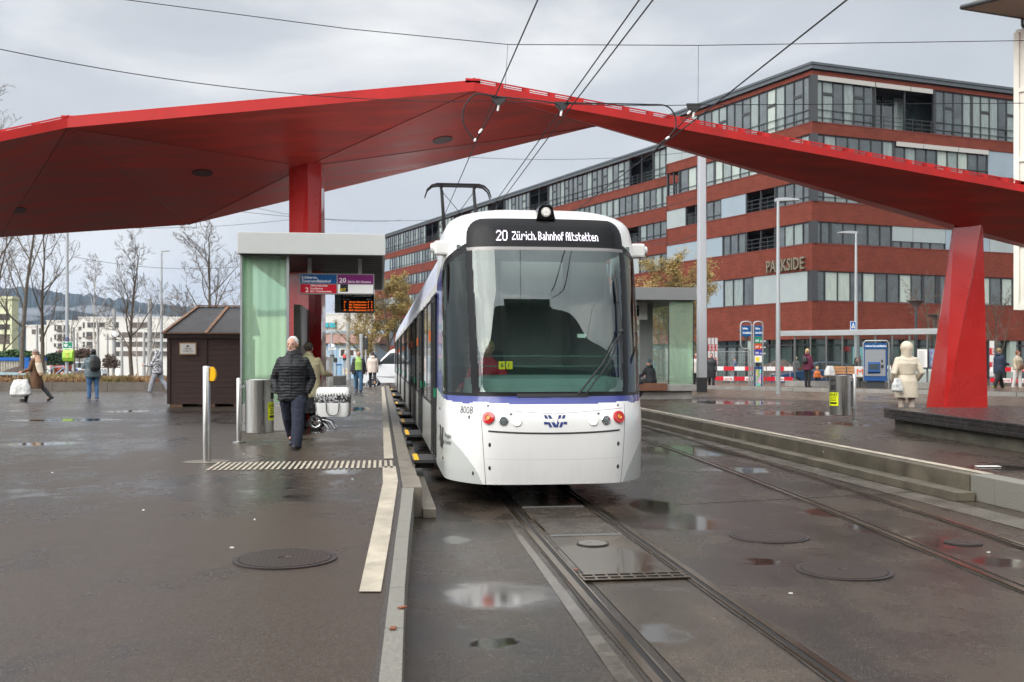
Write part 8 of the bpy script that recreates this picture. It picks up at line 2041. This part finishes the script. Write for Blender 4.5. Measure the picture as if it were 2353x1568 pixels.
# white flats and yellow block
M['render_white'] = mat('render_white', (.62, .60, .55), .8, var=.06, vs=.3); M['flat_dark'] = mat('flat_window', (.05, .048, .045), .2, var=.3, vs=.5); M['flat_brown'] = mat('flat_shutter', (.12, .095, .08), .6, var=.2, vs=1)
def flats(label, u0, u1, vt, d, wins, m=None, dep=14, name='apartment_block', vb=850, skew=0):
    a_ = P(u0, 825, d); z0 = terrain(a_.x, a_.y)-.5; zt = z_of(vt, d); w = (u1-u0)/FPX*d; k = thing(name, label, 'building', (a_.x, a_.y, z0), -YAW+skew, 'flat-roofed apartment blocks in the distance')
    MB().bb(0, w, 0, dep, 0, zt-z0).build('wall', m or M['render_white'], k); MB().bb(-.1, w+.1, -.1, dep, zt-z0+.003, zt-z0+.3).build('roof', m or M['render_white'], k)
    for (x0, x1, ya, yb_, kd) in wins:
        X0, X1 = (x0-u0)/FPX*d, (x1-u0)/FPX*d; Z1, Z0 = z_of(ya, d)-z0, z_of(yb_, d)-z0; mb = MB(); mb.bb(X0, X1, -.06, -.003, Z0, Z1, 0)
        mb.bb(X0-.06, X1+.06, -.10, -.061, Z1-.12, Z1, 1)
        if kd == 'b': mb.bb(X0, X1, -.5, -.45, Z0, Z0+(Z1-Z0)*.38, 2)
        n = max(1, int((X1-X0)/1.8))
        for i in range(1, n): mb.bb(X0+(X1-X0)*i/n-.05, X0+(X1-X0)*i/n+.05, -.09, -.061, Z0, Z1-.13, 1)
        mb.build('window', [M['flat_dark'] if kd != 's' else M['flat_brown'], M['flat_brown'], M['flat_brown']], k)
    return k
c6x = lambda z: z*.155; c6y = lambda z: (1150+z/3.795)/1.7
def W6(l): return [(c6x(a), c6x(b), c6y(c), c6y(e), t) for a, b, c, e, t in l]
flats('white apartment block with balconies at the left, farthest left of the white blocks', 60, 106, c6y(470), 235, W6([(470, 560, 520, 590, 's'), (580, 650, 500, 590, 'w'), (590, 650, 620, 700, 'w')]))
flats('white apartment block with stacked balconies behind the defibrillator mast', c6x(690), c6x(1160), c6y(400), 230, W6([(805, 830, 460, 540, 'w'), (850, 915, 455, 555, 'b'), (945, 1025, 455, 550, 'b'), (805, 830, 595, 670, 'w'), (855, 915, 590, 690, 'b'), (945, 1020, 590, 690, 'b'), (750, 765, 640, 700, 'w'), (855, 915, 725, 800, 'b'), (800, 830, 725, 780, 'w')]))
flats('white apartment block with wide top loggia left of the tall alder', c6x(1162), c6x(1672), c6y(350), 225, W6([(1228, 1255, 415, 500, 'w'), (1295, 1420, 415, 490, 'w'), (1472, 1552, 418, 485, 'w'), (1165, 1205, 480, 530, 's'), (1228, 1255, 560, 640, 'w'), (1280, 1370, 555, 660, 'b'), (1390, 1420, 555, 650, 'w'), (1165, 1205, 630, 665, 's'), (1228, 1255, 700, 780, 'w'), (1285, 1370, 700, 790, 'b')]))
flats('long white apartment block with dark strip windows behind the alder and the hut', c6x(1674), 700, c6y(350), 220, W6([(1700, 1760, 410, 495, 'w'), (1920, 2185, 415, 495, 's'), (1700, 1770, 560, 635, 'w'), (1775, 2110, 560, 638, 's'), (2140, 2450, 560, 640, 'b'), (1700, 1780, 700, 780, 'w'), (1790, 2110, 700, 775, 's'), (2150, 2480, 700, 780, 'b'), (1700, 1770, 840, 915, 'w'), (1780, 2110, 840, 915, 's'), (2150, 2480, 840, 905, 'b'), (1760, 1790, 980, 1060, 'w')]) + [(400, 520, c6y(415), c6y(495), 's'), (400, 545, c6y(560), c6y(640), 's')])
flats('pale yellow apartment block with dark balcony bands at the left edge', -70, 27, 687, 110, [(-65, 22, 721, 735, 'w'), (-65, 22, 745, 757, 'w'), (-65, 22, 768, 790, 's')], mat('render_yellow', (.62, .64, .42), .8), 1.5)
flats('white office block with turquoise windows above the blue corrugated building', 700, 884, 723, 215, [(738, 756, 741.5, 752, 'w'), (758, 773, 741.5, 752, 'w')], None, 20)
mb = MB(); q = P(738, 825, 214.5)
for a_, b_ in ((738, 755), (758, 772)):
    x0_ = P(a_, 825, 214.4); x1_ = P(b_, 825, 214.4); mb.bar((x0_.x, x0_.y, z_of(747, 214.4)), (x1_.x, x1_.y, z_of(747, 214.4)), .1, 1.0)
tag(mb.build('turquoise_blind', mat('turq', (.03, .36, .42), .4), loc=(q.x, q.y, 0), world=True), 'turquoise window blinds on the white office block above the blue building', 'blinds')
# blue corrugated building
k, w, h = blk('corrugated_building', 'light blue corrugated building with a reddish tiled roof between the shelter and the tram', 'building', 700, 862, 789, 872, 88, None)
bcg = mat('blue_corrugated', (.36, .50, .60), .5, var=.05, vs=2); mb = MB(); mb.bb(0, w, 0, 8, -1, h)
for i in range(int(w/.30)): mb.bb(i*.30, i*.30+.12, -.05, -.001, 0, h)
mb.build('wall', bcg, k); mb = MB(); rh = (789-772)/FPX*95; mb.prism([(-.3, -.4, h), (-.3, 4, h+rh+.25), (-.3, 8.4, h)], (w+.6, 0, 0)); mb.build('roof', mat('tiles', (.27, .15, .12), .7, var=.25, vs=2, bump=.5, bs=4), k)
mb = MB(); mb.bb(0, w, 9, 14, h, h+(789-757)/FPX*98); 
for i in range(int(w/.4)): mb.bb(i*.4, i*.4+.14, 8.95, 8.999, h, h+(789-757)/FPX*98)
mb.build('upper_wall', bcg, k)
for (ua, ub, va, vb_) in ((783, 792, 803, 818), (805, 813, 804, 817), (819, 826, 804, 817), (838, 848, 803, 817)): 
    mb = MB(); x0_, x1_ = (ua-700)/FPX*88, (ub-700)/FPX*88; z0_, z1_ = (872-vb_)/FPX*88, (872-va)/FPX*88; mb.bb(x0_, x1_, -.10, -.055, z0_, z1_, 0); mb.bb(x0_-.1, x1_+.1, -.085, -.053, z0_-.1, z1_+.1, 1); mb.build('window', [mat('brown_window', (.07, .05, .045), .3), M['s_white']], k)
mb = MB(); x0_, x1_ = (775-700)/FPX*88, (783-700)/FPX*88; mb.bb(x0_, x1_, -.09, -.052, 0, (872-843)/FPX*88); mb.build('door', mat('blue_door', (.25, .42, .60), .5), k); mb = MB(); mb.bb((770-700)/FPX*88, (785-700)/FPX*88, -.12, -.052, (872-838)/FPX*88, (872-836)/FPX*88); mb.build('door_sign', M['sg_blue'], k)
# signs in that gap
k = thing('direction_post', 'post with two white arrow signs reading P and Bahnhof beyond the shelter', 'sign', P(762, 870, 66).to_tuple()[:2]+(0,), -YAW)
s66 = 66/FPX; MB().tube([(0, 0, 0), (0, 0, z_of(760, 66))], .06, 10).build('post', M['pole_grey'], k, smooth=True)
for (va, vb_, ue, txt_) in ((790, 797.5, 770.5, 'P'), (799, 804, 774, 'Bahnhof')):
    z1_, z0_ = z_of(va, 66), z_of(vb_, 66); xa, xb = (755-762)*s66, (ue-762)*s66; mb = MB(); mb.prism([(xa, -.08, z0_), (xb-.12, -.08, z0_), (xb, -.08, (z0_+z1_)/2), (xb-.12, -.08, z1_), (xa, -.08, z1_)], (0, .02, 0)); o = mb.build('arrow_panel', M['s_white'], k)
    mb = MB()
    if txt_ == 'P': mb.bb(xa+.03, xa+.17, -.088, -.081, z0_+.03, z1_-.03, 0); text(mb, 'P', (xa+.06, -.092, z0_+.06), (1, 0, 0), (0, 0, 1), .10, .07, 1, .02)
    else: text(mb, txt_, (xa+.06, -.086, z0_+.04), (1, 0, 0), (0, 0, 1), .08, .33, 2, .01)
    mb.build('lettering', [M['sg_blue'], M['s_white'], M['s_black']], o)
def signal(u, v0, v1, d, label, lit, w=.26):
    q = P(u, 870, d); k = thing('traffic_light', label, 'traffic light', (q.x, q.y, 0), -YAW, 'traffic lights beyond the platform'); z1_, z0_ = z_of(v0, d), z_of(v1, d); MB().tube([(0, .12, 0), (0, .12, z1_+.1)], .05, 10).build('post', M['pole_grey'], k, smooth=True)
    hb_ = MB().bb(-w/2, w/2, 0, .2, z0_, z1_).build('housing', M['black_matte'], k, bevel=.01); cols = {'g': (.05, 1, .55), 'r': (1, .05, .04)}
    n = 3 if z1_-z0_ > .7 else 2
    for i in range(n):
        z_ = z1_-(i+.5)*(z1_-z0_)/n; on = (lit == 'r' and i == 0) or (lit == 'g' and i == n-1); mb = MB().tube([(0, -.02, z_), (0, -.001, z_)], .085, 16); mb.build('lamp', mat('sig_'+lit if on else 'sig_off', cols[lit] if on else (.03, .03, .03), .4, emit=cols[lit] if on else None, est=1.2), hb_)
    return k
signal(762.7, 815, 829, 60, 'pedestrian signal showing green beyond the shelter', 'g', .22); q = P(762.7, 825, 60.3); signal(791, 815, 828, 64, 'pedestrian signal showing red in front of the blue building', 'r', .2)
signal(840, 776, 802, 62, 'tall black vehicle signal beyond the platform seen from the side', 'o', .26); signal(770.5, 823, 832, 62, 'small dark signal behind the green pedestrian signal', 'o', .2)
q = P(830, 870, 60); k = thing('steel_post', 'round steel post with a pale cap next to the tall traffic light', 'post', (q.x, q.y, 0)); MB().lathe([(.11, 0), (.10, z_of(776, 60)), (.13, z_of(776, 60)), (.13, z_of(768, 60)), (.08, z_of(767, 60))], n=16).build('post', M['galv'], k, smooth=True)
q = P(794, 853, 66); k = thing('notice_sign', 'small pale yellow notice board on the mast in front of the blue building', 'sign', (q.x, q.y, q.z), -YAW); MB().bb(-.15, .15, -.2, -.17, -.2, .2).build('panel', mat('notice', (.65, .60, .42), .5), k); MB().bb(-.09, .09, -.175-.03, -.172-.03, .02, .07).build('print', M['s_red'], k); MB().bb(-.03, .03, -.165, -.12, -1.2, .2).build('post', M['galv'], k)
k, w, h = blk('billboard', 'white billboard with a red arrow beyond the shelter, partly hidden by the red column', 'billboard', 722, 750, 804.5, 826, 62, None)
MB().bb(0, w, 0, .08, 0, h).build('panel', M['s_white'], k, bevel=.01); mb = MB(); mb.prism([(w*.3, -.006, h*.30), (w*.78, -.006, h*.30), (w*.78, -.006, h*.22), (w*.95, -.006, h*.42), (w*.78, -.006, h*.62), (w*.78, -.006, h*.54), (w*.3, -.006, h*.54)], (0, -.003, 0)); mb.build('arrow', M['s_red'], k); MB().bb(w*.1, w*.16, .02, .06, -1.3, -.001).build('leg', M['galv'], k)
q = P(750, 872, 45); k = thing('steel_cabinet', 'tall stainless steel cabinet standing on the left platform beyond the shelter', 'cabinet', (q.x, q.y, PZ), -YAW); mb = MB(); mb.bb(-.16, -.08, 0, .5, 0, 1.38); mb.bb(-.075, .16, .02, .8, 0, 1.50); mb.build('body', M['steel'], k, bevel=.01)
MB().bb(-.02, .10, .01, .019, .9, 1.3).build('door_panel', M['galv'], k)
q = P(772, 882, 51.5); k = thing('stone_bench', 'dark concrete block bench on the far part of the left platform', 'bench', (q.x, q.y, PZ), -YAW); MB().bb(-.28, .30, 0, 1.4, 0, .46).build('block', mat('dark_stone', (.05, .045, .04), .5, var=.3, vs=5), k, bevel=.01); MB().bb(-.30, .32, -.02, 1.42, .462, .50).build('seat', mat('stone_top', (.13, .13, .13), .4), k)
# far blue and white tram
q = P(282, 850, 235); z0 = terrain(q.x, q.y); k = thing('far_tram', 'distant white and blue tram passing behind the birches on the left', 'tram', (q.x, q.y, z0), -YAW); s_ = 235/FPX; L_ = 62*s_*1.6
MB().bb(0, L_, 0, 2.3, .4, 1.35).build('lower_body', mat('tram_blue', (.16, .28, .48), .4), k); MB().bb(0, L_, 0, 2.3, 1.351, 3.2).build('upper_body', M['render_white'], k, bevel=.05); MB().bb(.2, L_-.2, .3, 2.0, 3.201, 3.5).build('roof_unit', M['flat_dark'], k)
mb = MB(); x = .3
while x < L_-1.2: mb.bb(x, x+.9, -.03, -.003, 1.6, 2.9); x += 1.15
mb.build('window', M['flat_dark'], k)
k, w, h = blk('white_sign', 'white A-board leaning near the far concrete mast', 'sign', 263, 274, 847, 863, 78, None); mb = MB(); mb.prism([(0, 0, 0), (w, 0, 0), (w*.95, .12, h), (w*.05, .12, h)], (0, .03, 0)); mb.build('panel', M['s_white'], k)
k, w, h = blk('blue_sign', 'small blue parking sign in front of the white flats', 'sign', 254.5, 258.5, 830, 838, 110, None); MB().bb(0, w, 0, .03, 0, h).build('panel', M['sg_blue'], k); MB().bb(w*.45, w*.6, .04, .09, -1.2, h).build('post', M['galv'], k)
# hills
def ridge(name, prof_, d, m, thick=500, seed=1, treeh=9):
    mb = MB(); rr_ = random.Random(seed); us = np.linspace(prof_[0][0], prof_[-1][0], 420); base = []
    rows = [(0, -.02), (.25, .35), (.55, .72), (.8, .93), (1.0, 1.0)]
    n = len(us)
    for f, hh in rows:
        for u in us:
            v = np.interp(u, [p[0] for p in prof_], [p[1] for p in prof_]); dd_ = d+thick*f; p = P(u, 825, dd_); zt = z_of(v, d+thick)
            nz = mnoise.noise(Vector((u*.05, f*4, seed)))*14*(1 if 0 < f < 1 else 0) + (rr_.uniform(-1, 1)*treeh*.35 if f > .5 else 0) + mnoise.noise(Vector((u*.3, f, seed)))*treeh*.5*(f > .5)
            mb.v.append((p.x, p.y, max(-3, zt*hh+nz)))
    for j in range(len(rows)-1):
        for i in range(n-1): mb.f.append((j*n+i, j*n+i+1, (j+1)*n+i+1, (j+1)*n+i)); mb.m.append(0)
    return struct(name, mb, m)
fm_ = mat('forest', (.012, .026, .030), .9, var=.5, vs=.012, bump=1.0, bs=.06)
ridge('hills', [(-900, 600), (-300, 640), (-60, 655), (30, 662), (60, 657), (110, 670), (160, 675), (215, 677), (262, 688), (276, 683), (300, 690), (330, 696), (400, 702), (520, 716), (640, 712), (760, 722), (900, 730), (1100, 745), (1300, 760)], 1900, fm_, 500)
ridge('hills', [(-900, 690), (-100, 700), (60, 706), (240, 712), (420, 724), (700, 735), (900, 742), (1100, 760)], 1500, fm_, 280, 5, 7)
# drifting fog bank in the valley
fogm = bpy.data.materials.new('valley_fog'); fogm.use_nodes = True; t = fogm.node_tree; t.nodes.clear(); o = t.nodes.new('ShaderNodeOutputMaterial'); vp = t.nodes.new('ShaderNodeVolumePrincipled'); vp.inputs['Color'].default_value = (.9, .93, 1, 1); vp.inputs['Anisotropy'].default_value = .2; vp.inputs['Density'].default_value = .006
t.links.new(vp.outputs[0], o.inputs['Volume'])
for i, (u, v, rx, rz_) in enumerate(((60, 716, 48, 9), (130, 708, 30, 6), (212, 712, 46, 10), (250, 722, 30, 8), (330, 728, 60, 7), (20, 730, 60, 8), (745, 722, 30, 7))):
    d = 1440; p = P(u, v, d); mb = MB(); mb.ell((0, 0, 0), (rx/FPX*d, 60, rz_/FPX*d), 20, 12); mb.v = [(x*(1+.2*mnoise.noise(Vector((x, y, z))*.02)), y, z*(1+.5*mnoise.noise(Vector((x, y, z))*.025+Vector((i, 0, 0))))) for x, y, z in mb.v]
    tag(mb.build('fog_bank', fogm, loc=p.to_tuple(), smooth=True), 'pale fog drifting on the wooded hill behind the flats', 'fog', kind='stuff')
# station building and tower right edge
M['cream'] = mat('cream_boards', (.66, .645, .56), .55, var=.04, vs=1)
q0 = P(2334, 825, 33); zb0, zb1 = z_of(712, 33), z_of(50, 33)
k = thing('wooden_house', 'cream panelled wooden house with an overhanging roof at the top right edge', 'building', (q0.x, q0.y, 0)); HR = math.atan2(-.763, .647)
MB().bb(0, 9, 0, 9, zb0+.003, 12.6).build('wall', M['cream'], k, rz=HR); mb = MB(); mb.bb(-.05, .12, -.06, 0, zb0, 12.5); mb.bb(0.12, 7, -.06, 0, zb0, zb0+.22)
for z_ in (5.4, 8.2, 10.5): mb.bb(.12, 7, -.07, -.001, z_, z_+.14)
mb.bb(1.1, 1.22, -.06, 0, zb0+.22, 12.5); mb.build('trim', M['cream'], k, bevel=.01, rz=HR)
mb = MB()
for (a_, b_) in ((3.8, 5.3), (5.8, 8.0), (8.5, 10.4)): mb.bb(.26, .95, -.035, -.001, a_, b_); mb.bb(.34, .87, -.05, -.036, a_+.08, b_-.08)
mb.build('shutter', mat('cream_panel', (.60, .58, .50), .55), k, bevel=.006, rz=HR)
e0, e1, e2 = P(2209, 20, 32.1), P(2333, 40.5, 32.9), P(2293, 0, 31.3); ez = e0.z; v1 = Vector((e1.x-e0.x, e1.y-e0.y, 0)); v2 = Vector((e2.x-e0.x, e2.y-e0.y, 0))
c0_, c1_, c3_ = Vector((e0.x, e0.y, ez)), Vector((e0.x, e0.y, ez))+v1.normalized()*9, Vector((e0.x, e0.y, ez))+v2.normalized()*10; c2_ = c1_+v2.normalized()*10
mb = MB(); mb.quad(c0_, c1_, c2_, c3_); mb.build('soffit', mat('soffit_beige', (.22, .19, .15), .7), k, world=True)
mb = MB(); pk_ = (c0_+c1_+c2_+c3_)/4 + Vector((0, 0, 2.4))
ins = lambda p, t=.22: p+(pk_-p).normalized()*t+Vector((0, 0, .10))
Q = [ins(x) for x in (c0_, c1_, c2_, c3_)]
for i in range(4): mb.add([Q[i], Q[(i+1) % 4], pk_], [(0, 1, 2)])
mb.add(Q, [(0, 1, 2, 3)]); mb.build('roof', mat('mossy_tiles', (.13, .105, .06), .85, var=.5, vs=7, bump=1, bs=10), k, world=True)
mb = MB()
for p_, q_ in ((c0_, c1_), (c0_, c3_)): mb.tube([p_+Vector((0, 0, .05)), q_+Vector((0, 0, .05))], .075, 10)
g0 = c0_+v1.normalized()*2.6; mb.tube([g0, g0-Vector((0, 0, .22)), g0+v1.normalized()*.15+Vector((0, 0, -.38)), g0+v1.normalized()*1.2+Vector((0, 0, -.42))], .05, 8); mb.build('gutter', M['dark_metal'], k, smooth=True, world=True)
# house behind the camera, mirrored in the windscreen; unseen wings added to darken the reflection
k = thing('station_house', 'dark gabled station building standing behind the photographer, mirrored in the windscreen', 'building', (3, -23, 0))
MB().bb(-35, 22, 0, 12, 0, 8.2).build('wall', mat('house_grey', (.17, .16, .145), .8), k); MB().bb(-90, -35.1, 8, 12, 0, 9).build('added_wing', mat('wing_grey', (.16, .15, .135), .8), k); MB().bb(22.1, 90, 8, 12, 0, 9).build('added_wing', bpy.data.materials['wing_grey'], k); mb = MB(); mb.prism([(-36, 12.8, 7.2), (24, 12.8, 7.2), (5, 6.5, 17), (-9, 6.5, 17)], (0, -.3, 0)); mb.build('roof', mat('dark_roof', (.09, .085, .08), .8), k); MB().bb(-4, 3, 5.5, 8.5, 16.6, 18.4).build('dormer', mat('dark_roof2', (.04, .038, .036), .8), k)
# ---------------------------------------------------------------- overhead wires
M['wire'] = mat('wire', (.02, .02, .022), .5, .5)
def wire(name, label, pts, r=.010, group=None, cat='wire'):
    mb = MB(); mb.tube(pts, r, 6); c = Vector(pts[0]); return tag(mb.build(name, M['wire'], loc=tuple(c), world=True), label, cat, group)
zw = 6.19
def arc(a, b, sag, n=24):
    a, b = Vector(a), Vector(b); return [a.lerp(b, i/n)+Vector((0, 0, -sag*4*(i/n)*(1-i/n))) for i in range(n+1)]
wire('contact_wire', 'overhead contact wire running above the tram and over the camera', [(TX+.05, -30, zw), (TX, 17.5, zw), (TX, 60, zw-.2), (TX-.3, 95, zw-.2)], .011)
wire('contact_wire', 'overhead wire pair between the two tracks, left wire', [(3.10, -30, zw), (3.22, 17.5, zw), (3.3, 60, zw)], .011, 'pair of feeder wires between the tracks')
wire('contact_wire', 'overhead wire pair between the two tracks, right wire', [(3.50, -30, zw), (3.36, 17.5, zw), (3.5, 60, zw)], .011, 'pair of feeder wires between the tracks')
wire('contact_wire', 'overhead contact wire above the right track', [(5.3, -30, zw), (5.85, 17.5, zw), (5.85, 60, zw)], .012)
S17 = 17.5
wire('span_wire', 'thin cross span wire from the upper left corner down to the black insulators', arc(P(-60, 100, 14.5), P(1145, 232, S17), .25)+arc(P(1145, 232, S17), P(1290, 238, S17), .0, 2)+arc(P(1290, 238, S17), P(1595, 241, 17.3), .02, 6)+arc(P(1595, 241, 17.3), P(2500, 236, 19), .0, 4), .007)
wire('span_wire', 'upper suspension wire crossing the sky along the top of the picture', [P(250, -6, 16.3), P(800, 66, 17), P(1167, 102, S17), P(1605, 104, 17.4), P(2500, 91, 19)], .007)
wire('hanger_wire', 'thin vertical hanger wire above the left black insulator', [P(1167, 102, S17), P(1160, 212, S17)], .004); wire('hanger_wire', 'thin vertical hanger wire above the right black insulator', [P(1605, 104, 17.4), P(1604, 238, 17.4)], .004)
for (u, v) in ((1146, 228), (1291, 240), (1595, 244)):
    lab = {1146: 'black triangular wire clamp above the tram pantograph', 1291: 'black wire clamp in the middle of the span wire', 1595: 'black triangular wire clamp on the right part of the span wire'}[u]
    p = P(u, v, 17.45); k = thing('wire_clamp', lab, 'clamp', p.to_tuple(), -YAW, 'black wire clamps on the span wire'); MB().prism([(-.135, -.03, .045), (.135, -.03, .045), (.12, -.03, -.01), (.04, -.03, -.10), (-.04, -.03, -.10), (-.12, -.03, -.01)], (0, .06, 0)).build('bracket', M['black_matte'], k); MB().tube([(0, 0, -.09), (-.02, 0, -.20)], .02, 8).build('insulator', M['s_white'], k, smooth=True)
def bez(pts, n=20):
    out = []; m = len(pts)
    for i in range(m-1):
        p0, p1, p2, p3 = pts[max(0, i-1)], pts[i], pts[i+1], pts[min(m-1, i+2)]
        for j in range(n//2): t_ = j/(n//2); out.append(.5*((2*p1)+(-p0+p2)*t_+(2*p0-5*p1+4*p2-p3)*t_*t_+(-p0+3*p1-3*p2+p3)*t_**3))
    out.append(pts[-1]); return out
wire('jumper_cable', 'thick curved jumper cable hanging left of the left clamp', bez([P(u, v, 17.4) for u, v in ((1146, 222), (1100, 216), (1078, 228), (1064, 255), (1066, 285), (1078, 305), (1090, 322))]), .014)
wire('jumper_cable', 'thick curved jumper cable looping down from the right wires to the canopy edge', bez([P(u, v, 17.4) for u, v in ((1298, 236), (1400, 238), (1490, 240), (1530, 243), (1549, 262), (1553, 290), (1540, 310), (1518, 330), (1505, 345))]), .013)
wire('jumper_cable', 'jumper cable running along the span between the left and middle clamps', bez([P(u, v, 17.42) for u, v in ((1146, 222), (1200, 227), (1260, 234), (1282, 240), (1287, 255))]), .012)
wire('stay_wire', 'short stay with white insulators under the left clamp', [P(1142, 240, 17.4), P(1112, 292, 17.6), P(1092, 326, 17.8)], .010); wire('stay_wire', 'short stay with white insulators under the right clamp', [P(1592, 256, 17.4), P(1560, 290, 17.5), P(1520, 330, 17.7)], .010)
for u, v, u2, v2 in ((1100, 306, 1108, 296), (1090, 325, 1093, 318), (1580, 262, 1587, 255), (1530, 320, 1538, 314)):
    a_, b_ = P(u, v, 17.35), P(u2, v2, 17.35); tag(MB().tube([a_, a_.lerp(b_, .5), b_], [.014, .022, .014], 8).build('stay_insulator', M['s_white'], loc=tuple(a_), world=True, smooth=True), 'small white insulator on the %s stay wire' % ('left' if u < 1200 else 'right'), 'insulator', 'small white insulators')
for i, (a_, b_, lab) in enumerate((((1030, 358, 60), (1640, 343, 62), 'thin distant wire crossing under the canopy right of its peak'), ((430, 470, 60), (1000, 505, 75), 'distant cross wire behind the left column, upper'), ((100, 517, 55), (700, 500, 70), 'distant cross wire under the left canopy wing'), ((170, 590, 62), (560, 612, 66), 'distant wire between the bare trees'), ((590, 478, 66), (920, 506, 80), 'distant cross wire left of the pantograph'), ((1440, 462, 60), (1603, 452, 42), 'thin wire from behind the tram to the big grey mast, upper'), ((1460, 545, 60), (1603, 538, 42), 'thin wire from behind the tram to the big grey mast, lower'))):
    wire('distant_wire', lab, arc(P(*a_), P(*b_), .4), .013)
# haze
hz = bpy.data.materials.new('haze'); hz.use_nodes = True; t = hz.node_tree; t.nodes.clear(); o = t.nodes.new('ShaderNodeOutputMaterial'); vp = t.nodes.new('ShaderNodeVolumePrincipled')
vp.inputs['Color'].default_value = (.55, .72, 1, 1); vp.inputs['Density'].default_value = .00008; t.links.new(vp.outputs[0], o.inputs['Volume'])
mb = MB(); mb.bb(-3200, 3200, -500, 6200, -4, 420); hb_o = tag(mb.build('haze', hz), kind='stuff')
bpy.data.scenes.remove(TS)
